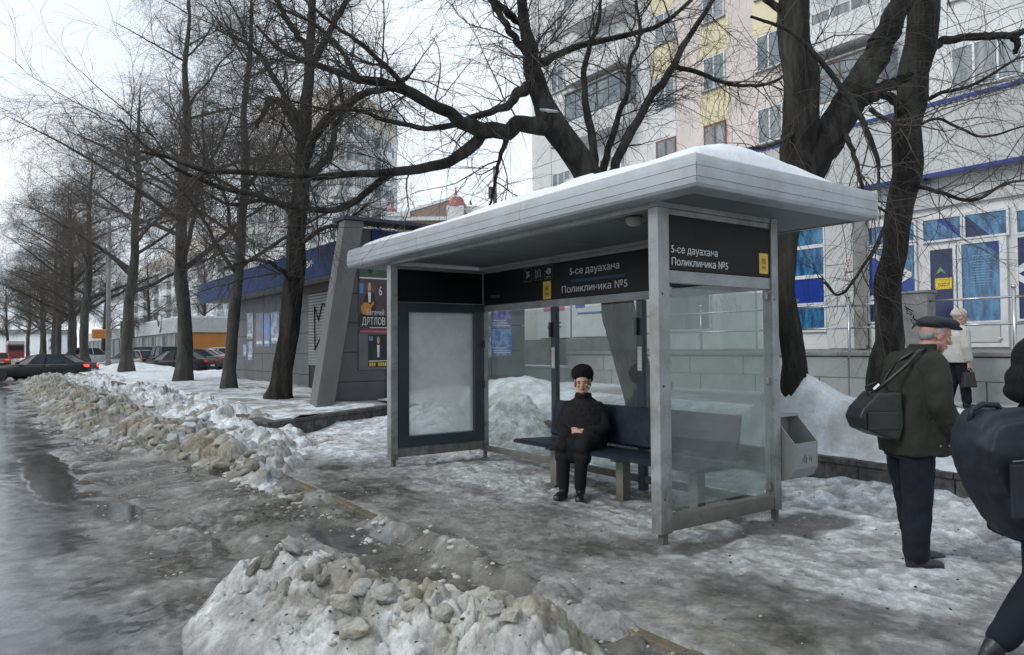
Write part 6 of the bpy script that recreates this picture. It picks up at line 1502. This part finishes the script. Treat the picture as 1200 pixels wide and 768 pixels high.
CAPM = mat('dark navy cap cloth', (.013, .018, .024), (.02, .026, .032), rough=.85, scale=30, bump=.001, bscale=160)
WHC = mat('off white quilted jacket', (.50, .49, .45), (.42, .41, .38), rough=.85, scale=5, bump=.008, bscale=22)
WKN = mat('cream knit', (.52, .47, .42), (.44, .40, .36), rough=.95, scale=30, bump=.006, bscale=80)
EYE = mat('eye', (.03, .025, .02), rough=.2); EYW = mat('eye white', (.26, .24, .22), rough=.3); LIP = mat('red lips', (.30, .05, .05), rough=.4); LIPM = mat('lips', (.30, .13, .11), rough=.5)
BUC = mat('metal buckle', (.16, .16, .16), rough=.3, metal=.8)

class Blob:
    def __init__(s): s.mb = MB()
    def limb(s, pts, rad, sides=14):
        pts = [Vector(p) for p in pts]; P, Rr_ = [], []
        d0 = (pts[0] - pts[1]).normalized(); d1 = (pts[-1] - pts[-2]).normalized()
        for k in (1, .86, .5): P.append(pts[0] + d0 * rad[0] * k); Rr_.append(rad[0] * math.sqrt(max(0, 1 - k * k)) + .0005)
        P += pts; Rr_ += list(rad)
        for k in (.5, .86, 1): P.append(pts[-1] + d1 * rad[-1] * k); Rr_.append(rad[-1] * math.sqrt(max(0, 1 - k * k)) + .0005)
        s.mb.tube(P, Rr_, sides); return s
    def ell(s, c, r, rot=(0, 0, 0), seg=18):
        k = len(s.mb.v); Rm = Euler(rot).to_matrix(); c = Vector(c); n = seg // 2
        for i in range(1, n):
            th = math.pi * i / n
            for j in range(seg):
                ph = 2 * math.pi * j / seg
                s.mb.v.append(tuple(c + Rm @ Vector((r[0] * math.sin(th) * math.cos(ph), r[1] * math.sin(th) * math.sin(ph), r[2] * math.cos(th)))))
        a = len(s.mb.v); s.mb.v.append(tuple(c + Rm @ Vector((0, 0, r[2])))); s.mb.v.append(tuple(c - Rm @ Vector((0, 0, r[2]))))
        for j in range(seg):
            j2 = (j + 1) % seg; s.mb.f.append((a, k + j, k + j2)); s.mb.f.append((a + 1, k + (n - 2) * seg + j2, k + (n - 2) * seg + j))
            for i in range(n - 2): s.mb.f.append((k + i * seg + j, k + (i + 1) * seg + j, k + (i + 1) * seg + j2, k + i * seg + j2))
        return s
    def loft(s, rings, seg=28, pw=2.3):
        """rings: (cx, cy, z, rx, ry) horizontal super-ellipses"""
        k = len(s.mb.v)
        for cx, cy, z, rx, ry in rings:
            for j in range(seg):
                a = 2 * math.pi * j / seg; ca, sa = math.cos(a), math.sin(a)
                s.mb.v.append((cx + rx * math.copysign(abs(ca) ** (2 / pw), ca), cy + ry * math.copysign(abs(sa) ** (2 / pw), sa), z))
        for i in range(len(rings) - 1):
            for j in range(seg):
                j2 = (j + 1) % seg; s.mb.f.append((k + i * seg + j, k + i * seg + j2, k + (i + 1) * seg + j2, k + (i + 1) * seg + j))
        s.mb.f.append(tuple(k + j for j in range(seg))[::-1]); e = k + (len(rings) - 1) * seg; s.mb.f.append(tuple(e + j for j in range(seg))); return s
    def mesh(s, name, m, voxel=.008, smooth=2, fold=(0, 1, 0), stretch=(1, 1, 1), cut=None):
        me = s.mb.mesh(name, None); o = bpy.data.objects.new('tmp', me); COL.objects.link(o)
        md = o.modifiers.new('r', 'REMESH'); md.mode = 'VOXEL'; md.voxel_size = voxel
        if smooth: sm = o.modifiers.new('s', 'SMOOTH'); sm.factor = .6; sm.iterations = smooth
        bpy.context.view_layer.update(); dg = bpy.context.evaluated_depsgraph_get()
        r = bpy.data.meshes.new_from_object(o.evaluated_get(dg)); bpy.data.objects.remove(o); bpy.data.meshes.remove(me)
        r.name = name; r.materials.clear(); r.materials.append(m)
        n = len(r.vertices); co = np.zeros(n * 3); nn = np.zeros(n * 3); r.vertices.foreach_get('co', co); r.vertices.foreach_get('normal', nn); co = co.reshape(-1, 3); nn = nn.reshape(-1, 3)
        if fold[0]:
            d = fbm3(co * fold[1] * np.array(stretch), fold[2], 4, .55) - .5; d = 1 - 2 * np.abs(d) * 2.2 if len(fold) > 3 else d
            co += nn * (d * fold[0])[:, None]; r.vertices.foreach_set('co', co.astype(np.float32).ravel())
        r.polygons.foreach_set('use_smooth', [True] * len(r.polygons)); return r
def hmat(c, yaw, pitch, roll=0): return Matrix.Translation(c) @ Euler((roll, pitch, yaw), 'XYZ').to_matrix().to_4x4()
def head(b, T, old=False, sc=1.0):
    """skull, jaw, nose, ears, brows and cheeks; +x is where the face looks"""
    Rm = T.to_euler()
    def E(c, r, rot=(0, 0, 0)): b.ell(T @ (Vector(c) * sc), [v * sc for v in r], (T.to_3x3() @ Euler(rot).to_matrix()).to_euler())
    def L(p, r): b.limb([T @ (Vector(q) * sc) for q in p], [v * sc for v in r])
    E((-.012, 0, .025), (.097, .076, .092)); E((.022, 0, -.035), (.066, .060, .078)); E((.052, 0, -.088), (.032, .032, .024))
    E((.030, 0, .03), (.062, .068, .06))
    L([(.086, 0, .012), (.112, 0, -.026)], [.009, .014]); E((.100, .013, -.03), (.012, .010, .009)); E((.100, -.013, -.03), (.012, .010, .009))
    for s in (1, -1):
        E((.060, s * .038, -.022), (.026, .022, .022)); L([(.084, s * .012, .024), (.074, s * .046, .022)], [.009, .008])
        E((-.004, s * .076, -.008), (.020, .008, .032), (0, .15, s * .3)); L([(.02, s * .055, -.05), (.05, s * .028, -.088)], [.018, .018])
    L([(.083, -.018, -.060), (.088, 0, -.060), (.083, .018, -.060)], [.008, .010, .008]); E((.078, 0, -.074), (.012, .018, .007))
def face_bits(parent, T, lipm, sc=1.0):
    for s in (1, -1):
        b = Blob().ell(T @ (Vector((.078, s * .031, .002)) * sc), [.0088 * sc] * 3); e = part('eye', b.mb.mesh('eye', EYW, True), EYW, parent, world=False)
        b = Blob().ell(T @ (Vector((.0865, s * .031, .001)) * sc), [.0045 * sc] * 3); part('iris', b.mb.mesh('iris', EYE, True), EYE, e, world=False)
        mb = MB().tube([T @ (Vector(q) * sc) for q in ((.092, s * .014, .021), (.091, s * .030, .026), (.083, s * .047, .020))], [.003, .0035, .002], 5)
        part('eyebrow', mb, HAIRG if lipm is LIPM else KNB, parent, world=False)
    mb = MB().tube([T @ (Vector(q) * sc) for q in ((.086, -.020, -.061), (.097, -.006, -.057), (.0985, 0, -.058), (.097, .006, -.057), (.086, .020, -.061))], [.002, .0045, .0045, .0045, .002], 6).tube([T @ (Vector(q) * sc) for q in ((.086, -.018, -.063), (.0965, 0, -.067), (.086, .018, -.063))], [.002, .0055, .002], 6)
    part('mouth', mb, lipm, parent, world=False)
def hand(b, w, d, n, side, curl=.5, sc=1.0):
    """wrist w, pointing d, palm normal n, thumb on 'side' (+1/-1); returns nothing"""
    w, d, n = Vector(w), Vector(d).normalized(), Vector(n).normalized(); n = (n - d * n.dot(d)).normalized(); u = d.cross(n) * side
    b.limb([w - d * .03 * sc, w + d * .02 * sc], [.026 * sc, .026 * sc])
    for k in (-.026, -.009, .009, .026): b.limb([w + d * .01 * sc + u * k * .6 * sc, w + d * .085 * sc + u * k * sc], [.014 * sc, .0125 * sc])
    for k, L in ((.029, .070), (.0095, .080), (-.0105, .074), (-.030, .058)):
        p = w + d * .088 * sc + u * k * sc; a = 0; pts = [p]; dd = d
        for j, f in enumerate((.45, .32, .23)):
            a += curl * (.5, .9, .7)[j]; dd = d * math.cos(a) + n * math.sin(a); p = p + dd * L * f * sc; pts.append(p)
        b.limb(pts, [.0098 * sc, .0092 * sc, .0084 * sc, .0075 * sc], 10)
    t0 = w + d * .02 * sc + u * .024 * sc; t1 = t0 + (d * .5 + u * .62 + n * .35).normalized() * .036 * sc; t2 = t1 + (d * .8 + u * .15 + n * .5 * curl).normalized() * .032 * sc; t3 = t2 + (d * .85 - u * .15 + n * .6 * curl).normalized() * .026 * sc
    b.limb([t0, t1, t2, t3], [.014 * sc, .0125 * sc, .0105 * sc, .009 * sc], 10)
def shoe(b, ank, yaw, L=.29, pitch=0):
    T = hmat(Vector(ank), yaw, pitch)
    b.loft([]) if False else None
    def E(c, r): b.ell(T @ Vector(c), r, T.to_euler())
    E((-.02, 0, .045), (.055, .040, .055)); E((L * .27, 0, .035), (L * .30, .046, .038)); E((L * .46, 0, .030), (L * .22, .045, .030)); b.limb([T @ Vector((-.03, 0, .06)), T @ Vector((-.03, 0, .14))], [.045, .05])
    b.limb([T @ Vector((-.03, 0, .012)), T @ Vector((L * .55, 0, .012))], [.036, .038])
P_HEAD = math.atan2(rt0.y, rt0.x)
# ---------------- seated woman
wx, wy = 5.08, 5.86
wm = thing('person', 'woman in black fur coat and hat sitting on the bench with folded hands', 'person', (wx, wy, 0), R(214), None)
T = hmat(Vector((.015, 0, 1.115)), R(12), R(-4), R(3)) @ Matrix.Diagonal((1, 1.12, 1, 1))
b = Blob(); head(b, T, sc=.97); b.limb([(-.02, 0, .93), (.0, 0, 1.06)], [.052, .050])
b.loft([(0, 0, .46, .14, .17), (0, 0, .6, .14, .17), (0, 0, .78, .13, .17), (-.01, 0, .89, .10, .15), (-.01, 0, .94, .05, .06)])
for s in (1, -1):
    b.limb([(0, s * .16, .86), (.04, s * .24, .66)], [.045, .04]); b.limb([(.04, s * .24, .66), (.22, s * .10, .615)], [.038, .026])
    b.limb([(0, s * .09, .52), (.40, s * .095, .52)], [.075, .055]); b.limb([(.40, s * .095, .52), (.44, s * .085, .10)], [.052, .034])
hand(b, (.225, .098, .618), (.38, -.85, .05), (-.8, -.2, -.5), -1, .75, .92); hand(b, (.215, -.10, .632), (.42, .82, .03), (-.8, .2, -.5), 1, .75, .92)
part('body', b.mesh('body', SKIN, .0052, 1), SKIN, wm, world=False); face_bits(wm, T, LIP, .97)
b = Blob().loft([(.02, 0, .43, .20, .235), (.0, 0, .50, .22, .25), (.0, 0, .62, .195, .245), (-.01, 0, .76, .175, .235), (-.02, 0, .86, .15, .215), (-.02, 0, .92, .115, .165), (-.015, 0, .975, .075, .085), (-.01, 0, 1.005, .066, .07)])
for s in (1, -1):
    b.limb([(-.01, s * .165, .862), (.0, s * .205, .77), (.035, s * .240, .665)], [.074, .070, .066]); b.limb([(.035, s * .240, .665), (.12, s * .19, .63), (.205, s * .125, .618)], [.066, .062, .054])
    b.limb([(0, s * .11, .53), (.25, s * .115, .535), (.43, s * .11, .51)], [.125, .112, .092]); b.limb([(.36, s * .10, .50), (.415, s * .10, .40)], [.10, .092])
b.limb([(0, 0, .53), (.39, 0, .50)], [.14, .105]); b.ell((.405, 0, .44), (.075, .185, .105)); b.loft([(.10, 0, .40, .20, .22), (.10, 0, .50, .20, .22)])
part('fur_coat', b.mesh('fur_coat', FUR, .010, 6, (.022, 7, 5), (1, 1, .6)), FUR, wm, world=False)
b = Blob()
for s in (1, -1): b.limb([(.20, s * .128, .618), (.222, s * .105, .618)], [.066, .060])
part('cuff', b.mesh('cuff', FUR, .008, 1, (.014, 22, 8)), FUR, wm, world=False)
b = Blob().loft([(-.01, 0, .955, .078, .085), (-.008, 0, .985, .086, .090), (-.005, 0, 1.02, .078, .080)])
part('collar', b.mesh('collar', FUR, .008, 1, (.014, 22, 9)), FUR, wm, world=False)
b = Blob()
for s in (1, -1): b.limb([(.42, s * .095, .46), (.445, s * .09, .28), (.455, s * .085, .12)], [.070, .066, .058])
part('trousers', b.mesh('trousers', KNB, .009, 2, (.016, 12, 3), (1, 1, .6)), KNB, wm, world=False)
for s in (1, -1):
    b = Blob(); shoe(b, (.475, s * .088, 0), s * .18, .24); b.limb([(.455, s * .086, .08), (.452, s * .086, .20)], [.052, .055]); part('boot', b.mesh('boot', LEA, .006, 1), LEA, wm, world=False)
b = Blob(); Th = T @ hmat(Vector((-.022, .004, .088)), 0, R(-14), R(4))
b.ell(Th @ Vector((0, 0, .022)), (.128, .122, .100), Th.to_euler()); b.ell(Th @ Vector((-.035, 0, -.03)), (.095, .108, .075), Th.to_euler())
part('hat', b.mesh('hat', KNB, .006, 1, (.010, 30, 4)), KNB, wm, world=False)
b = Blob()
for s in (1, -1): b.ell(T @ Vector((-.005, s * .070, .01)), (.042, .014, .050), T.to_euler())
part('hair', b.mesh('hair', HAIRG, .005, 1, (.008, 40, 4)), HAIRG, wm, world=False)
hb_ = thing('handbag', 'small black handbag resting on the lap of the seated woman', 'handbag', (wx, wy, .55), R(214))
b = MB().box(.20, .30, -.16, .15, -.005, .055); part('body', b, LEA, hb_, world=False, bevel=.018, smooth=True)
part('flap', MB().box(.30, .306, -.14, .13, -.0, .04), LEA, hb_, world=False, bevel=.002); part('clasp', MB().lathe([(.012, 0), (.012, .006), (.0, .008)], (.306, -.01, .02), 10, 'x'), BUC, hb_, world=False)

# ---------------- man in the flat cap
mx_, my_ = at(1062, 5.0)
mn = thing('person', 'older man in dark flat cap and olive coat standing in profile', 'person', (mx_, my_, 0), P_HEAD + R(3))
T = hmat(Vector((.205, 0, 1.565)), R(-4), R(16)); 
b = Blob(); head(b, T, True); b.limb([(.08, 0, 1.42), (.165, 0, 1.50)], [.060, .056])
b.loft([(.0, 0, .80, .13, .16), (.03, 0, 1.0, .13, .165), (.05, 0, 1.2, .13, .17), (.06, 0, 1.36, .11, .165), (.07, 0, 1.44, .06, .08)])
for s in (1, -1):
    b.limb([(.06, s * .18, 1.37), (.05, s * .245, 1.12)], [.05, .042]); b.limb([(.05, s * .245, 1.12), (.20, s * .21, .93)], [.040, .028])
    hand(b, (.205, s * .208, .915), (.55, -s * .1, -.8), (-.2, -s * 1, 0), -s * 1, .5)
b.limb([(0, -.09, .84), (.0, -.10, .48), (-.02, -.10, .09)], [.085, .058, .036]); b.limb([(0, .09, .84), (.05, .10, .48), (.10, .11, .09)], [.085, .058, .036])
part('body', b.mesh('body', SKINM, .0055, 1), SKINM, mn, world=False); face_bits(mn, T, LIPM)
b = Blob().loft([(.035, 0, .765, .195, .235), (.035, 0, .85, .200, .240), (.045, 0, 1.0, .198, .238), (.055, 0, 1.15, .190, .235), (.06, 0, 1.28, .178, .235), (.065, 0, 1.38, .155, .215), (.075, 0, 1.43, .115, .15), (.09, 0, 1.47, .085, .09)], pw=2.5)
for s in (1, -1):
    b.limb([(.05, s * .19, 1.365), (.045, s * .25, 1.24), (.04, s * .275, 1.11)], [.090, .082, .076]); b.limb([(.04, s * .275, 1.11), (.10, s * .262, 1.02), (.185, s * .235, .915)], [.076, .070, .062])
part('coat', b.mesh('coat', OLV, .009, 2, (.042, 9, 15), (1, 1, .55)), OLV, mn, world=False)
b = Blob().loft([(.085, 0, 1.425, .100, .105), (.105, 0, 1.47, .088, .088), (.115, 0, 1.505, .080, .080)]); part('collar', b.mesh('collar', OLV, .006, 1, (.006, 12, 2)), OLV, mn, world=False)
q = part('pocket_flap', MB().box(.12, .28, -.262, -.25, .93, .965), OLV, mn, world=False, bevel=.003)
for xx in (.06, .12): part('stud', MB().lathe([(.008, 0), (.008, -.004), (0, -.006)], (xx, -.247, .84), 8, 'y'), BUC, mn, world=False)
b = Blob().loft([(.0, 0, .74, .145, .185), (.0, 0, .90, .15, .18)])
b.limb([(-.0, -.095, .78), (-.005, -.10, .62), (-.01, -.102, .46), (-.03, -.105, .26), (-.035, -.105, .115)], [.112, .104, .092, .082, .080])
b.limb([(.01, .095, .78), (.03, .10, .62), (.05, .102, .46), (.08, .105, .26), (.095, .105, .115)], [.112, .104, .092, .082, .080])
part('trousers', b.mesh('trousers', NAVY, .009, 2, (.040, 8, 23), (1, 1, .9)), NAVY, mn, world=False)
for s, x0 in ((-1, -.03), (1, .10)):
    b = Blob(); shoe(b, (x0, s * .105, 0), R(-6) * s, .295); o = part('shoe', b.mesh('shoe', LEA, .006, 1), LEA, mn, world=False)
b = Blob(); Th = T @ hmat(Vector((-.01, 0, .070)), 0, R(-8))
b.ell(Th @ Vector((.012, 0, .018)), (.135, .112, .042), Th.to_euler()); b.ell(Th @ Vector((-.03, 0, .004)), (.100, .100, .045), Th.to_euler()); b.ell(Th @ Vector((.098, 0, .0)), (.075, .078, .014), (Th.to_3x3() @ Euler((0, R(10), 0)).to_matrix()).to_euler())
part('flat_cap', b.mesh('flat_cap', CAPM, .0045, 1, (.004, 18, 3)), CAPM, mn, world=False)
b = Blob().ell(T @ Vector((-.058, 0, -.012)), (.046, .070, .050), T.to_euler())
for s in (1, -1): b.ell(T @ Vector((-.012, s * .070, .018)), (.030, .012, .030), T.to_euler())
part('hair', b.mesh('hair', HAIRG, .005, 1, (.007, 40, 4)), HAIRG, mn, world=False)
bg_ = thing('shoulder_bag', 'black leather shoulder bag hanging behind the man in the flat cap', 'bag', (mx_, my_, 0), P_HEAD + R(3))
b = Blob(); out_ = [(-.30, 1.185), (-.405, 1.08), (-.43, 1.02), (-.40, .945), (-.30, .90), (-.16, .86), (-.13, .95), (-.13, 1.19)]
b.mb.prism([(x, -.17, z) for x, z in out_], (0, .20, 0)); part('body', b.mesh('body', LEA, .009, 3, (.012, 6, 31)), LEA, bg_, world=False)
mb = MB()
def strap(pts, w_, h_, mb):
    mb.tube(pts, [w_] * len(pts), 6)
strap([(-.30, -.08, 1.17), (-.20, -.13, 1.27), (-.10, -.165, 1.37), (-.02, -.16, 1.455), (.06, -.10, 1.475), (.14, .0, 1.40)], .014, 0, mb)
strap([(-.14, .0, 1.17), (-.13, .05, 1.27), (-.09, -.02, 1.38), (-.03, -.12, 1.45)], .013, 0, mb); part('strap', mb, LEA, bg_, world=False, smooth=True)
part('buckle', MB().tube([(-.285, -.09, 1.20), (-.255, -.105, 1.235)], .015, 6), BUC, bg_, world=False); part('pocket', MB().box(-.38, -.17, -.185, -.168, .94, 1.06), LEA, bg_, world=False, bevel=.012)
part('carry_handle', MB().tube([(-.32, -.07, 1.15), (-.33, -.07, 1.22), (-.27, -.07, 1.245), (-.20, -.07, 1.22), (-.20, -.07, 1.17)], .009, 6), LEA, bg_, world=False)

# ---------------- person at the right edge, hood up, walking out of the picture
rx_, ry_ = at(1208, 3.45)
rp_ = thing('person', 'person in dark navy clothes and hood striding out at the right edge', 'person', (rx_, ry_, 0), P_HEAD + R(2))
T = hmat(Vector((.055, 0, 1.385)), R(10), R(14))
b = Blob(); head(b, T); b.limb([(.05, 0, 1.2), (.05, 0, 1.30)], [.055, .052])
b.loft([(0, 0, .74, .12, .15), (.03, 0, .95, .12, .15), (.06, 0, 1.12, .11, .15), (.08, 0, 1.2, .06, .09)])
for s in (1, -1):
    b.limb([(.07, s * .165, 1.12), (.08, s * .24, .90)], [.045, .04]); b.limb([(.08, s * .24, .90), (.24, s * .22, .78)], [.038, .026]); hand(b, (.245, s * .218, .775), (.8, 0, -.5), (0, -s, 0), -s, .8, .9)
b.limb([(0, -.08, .78), (.0, -.09, .42), (-.27, -.09, .14)], [.085, .055, .036]); b.limb([(0, .08, .78), (.22, .09, .44), (.34, .10, .09)], [.085, .055, .036])
part('body', b.mesh('body', SKIN, .006, 1), SKIN, rp_, world=False); face_bits(rp_, T, LIPM)
b = Blob().loft([(.0, 0, .60, .17, .22), (.0, 0, .75, .18, .22), (.03, 0, .92, .16, .205), (.06, 0, 1.06, .15, .205), (.07, 0, 1.15, .12, .18), (.065, 0, 1.23, .09, .10)])
for s in (1, -1): b.limb([(.06, s * .17, 1.11), (.07, s * .235, 1.0), (.08, s * .26, .89)], [.082, .075, .07]); b.limb([(.08, s * .26, .89), (.23, s * .235, .785)], [.07, .055])
part('jacket', b.mesh('jacket', NAVY, .010, 2, (.024, 7, 45), (1, 1, .8)), NAVY, rp_, world=False)
b = Blob(); b.ell(T @ Vector((-.035, 0, .03)), (.115, .108, .130), T.to_euler()); b.ell(T @ Vector((-.055, 0, -.07)), (.105, .115, .085), T.to_euler()); b.ell(T @ Vector((-.055, 0, -.13)), (.09, .12, .06), T.to_euler())
part('hood', b.mesh('hood', KNB, .007, 8, (.010, 9, 7)), KNB, rp_, world=False)
b = Blob().loft([(.0, 0, .62, .14, .17), (.0, 0, .78, .14, .17)])
b.limb([(0, -.085, .70), (-.02, -.09, .52), (-.04, -.09, .40), (-.15, -.09, .27), (-.24, -.09, .17)], [.115, .10, .090, .078, .068]); b.limb([(0, .085, .70), (.12, .09, .56), (.22, .09, .42), (.30, .10, .24), (.335, .10, .13)], [.115, .10, .09, .078, .07])
part('trousers', b.mesh('trousers', NAVY, .010, 2, (.022, 8, 29)), NAVY, rp_, world=False)
b = Blob(); shoe(b, (-.30, -.09, .05), 0, .26, R(38)); part('shoe', b.mesh('shoe', LEA, .006, 1), LEA, rp_, world=False)
b = Blob(); shoe(b, (.34, .10, .0), 0, .26, R(-8)); part('shoe', b.mesh('shoe', LEA, .006, 1), LEA, rp_, world=False)
bk = thing('large_bag', 'large dark navy soft bag on the back of the hooded person', 'bag', (rx_ + rt0.x * .06, ry_ + rt0.y * .06, 0), P_HEAD + R(2))
b = Blob(); out_ = [(-.37, 1.195), (-.425, 1.15), (-.445, 1.05), (-.42, .92), (-.33, .72), (-.26, .63), (-.15, .60), (-.08, .75), (-.08, 1.10), (-.22, 1.215)]
b.mb.prism([(x * 1.0, -.17, z) for x, z in out_], (0, .20, 0)); b.mb.prism([(x * .9 - .02, -.22, .905 + (z - .905) * .84) for x, z in out_], (0, .30, 0)); part('body', b.mesh('body', NAVB, .011, 10, (.045, 5, 51)), NAVB, bk, world=False)
part('top_handle', MB().tube([(-.42, -.08, 1.14), (-.41, -.08, 1.20), (-.36, -.08, 1.225), (-.29, -.08, 1.22), (-.27, -.08, 1.18)], .014, 7), NAVB, bk, world=False, smooth=True)
mb = MB().tube([(-.27, -.14, 1.17), (-.16, -.15, 1.21), (-.04, -.16, 1.23), (.08, -.16, 1.17), (.14, -.17, .98)], .018, 6); part('strap', mb, NAVB, bk, world=False, smooth=True)
part('pocket', MB().box(-.36, -.14, -.262, -.235, .74, .98), NAVB, bk, world=False, bevel=.012)
part('zip', MB().tube([(-.36, -.262, .99), (-.25, -.268, 1.0), (-.13, -.262, .99)], .004, 5), BUC, bk, world=False)
part('zip_pull', MB().tube([(-.30, -.17, 1.16), (-.305, -.185, 1.12)], .005, 5), BUC, bk, world=False)

# ---------------- walker in the white hat
qx, qy = at(1121, 11.4)
wk = thing('person', 'walker in a cream knitted hat and off-white jacket passing below the clinic terrace', 'person', (qx, qy, .50), P_HEAD + R(6))
T = hmat(Vector((.06, 0, 1.42)), R(-25), R(8))
b = Blob(); head(b, T); b.limb([(.02, 0, 1.27), (.04, 0, 1.35)], [.05, .05]); b.loft([(0, 0, .8, .12, .15), (.01, 0, 1.0, .12, .15), (.01, 0, 1.2, .11, .15), (.015, 0, 1.27, .06, .08)])
b.limb([(0, -.17, 1.2), (-.03, -.22, .95), (.03, -.21, .74)], [.045, .038, .026]); b.limb([(0, .17, 1.2), (.02, .22, .95), (.10, .21, .76)], [.045, .038, .026])
hand(b, (.03, -.21, .725), (.1, 0, -1), (0, 1, 0), 1, .9); hand(b, (.105, .21, .75), (.2, 0, -1), (0, -1, 0), -1, .7)
b.limb([(0, -.08, .84), (.05, -.09, .47), (.09, -.09, .09)], [.085, .055, .036]); b.limb([(0, .08, .84), (.02, .09, .47), (-.10, .09, .12)], [.085, .055, .036])
part('body', b.mesh('body', SKIN, .0065, 1), SKIN, wk, world=False); face_bits(wk, T, LIP)
b = Blob().loft([(0, 0, .72, .165, .205), (0, 0, .85, .165, .21), (.01, 0, 1.0, .155, .20), (.01, 0, 1.15, .15, .205), (.01, 0, 1.23, .12, .17), (.015, 0, 1.30, .08, .09)])
b.limb([(.0, -.175, 1.2), (-.035, -.235, .95), (.02, -.22, .78)], [.08, .068, .056]); b.limb([(0, .175, 1.2), (.02, .235, .95), (.09, .22, .80)], [.08, .068, .056])
part('jacket', b.mesh('jacket', WHC, .010, 2, (.02, 9, 61)), WHC, wk, world=False)
b = Blob().ell(T @ Vector((-.018, 0, .075)), (.112, .098, .080), T.to_euler()); b.ell(T @ Vector((-.03, 0, .045)), (.112, .102, .055), T.to_euler()); part('knitted_hat', b.mesh('knitted_hat', WKN, .006, 1, (.010, 25, 7)), WKN, wk, world=False)
b = Blob().loft([(.0, 0, .70, .13, .16), (.0, 0, .86, .13, .16)]); b.limb([(0, -.085, .78), (.04, -.09, .46), (.075, -.09, .12)], [.105, .082, .07]); b.limb([(0, .085, .78), (.01, .09, .46), (-.10, .09, .14)], [.105, .082, .07])
part('trousers', b.mesh('trousers', NAVY, .010, 2, (.02, 8, 71)), NAVY, wk, world=False)
b = Blob(); shoe(b, (.085, -.09, 0), 0, .26); part('shoe', b.mesh('shoe', LEA, .007, 1), LEA, wk, world=False); b = Blob(); shoe(b, (-.12, .09, .03), 0, .26, R(20)); part('shoe', b.mesh('shoe', LEA, .007, 1), LEA, wk, world=False)
sb = thing('handbag', 'dark handbag held by the walker in the cream hat', 'handbag', (qx, qy, .50), P_HEAD + R(6))
part('body', MB().hexa([(-.10, -.27, .34), (.12, -.27, .34), (.12, -.17, .34), (-.10, -.17, .34), (-.07, -.25, .58), (.09, -.25, .58), (.09, -.19, .58), (-.07, -.19, .58)]), LEA, sb, world=False, bevel=.02)
part('handles', MB().tube([(-.05, -.22, .57), (.02, -.215, .64), (.03, -.215, .655), (.08, -.22, .57)], .007, 6), LEA, sb, world=False)
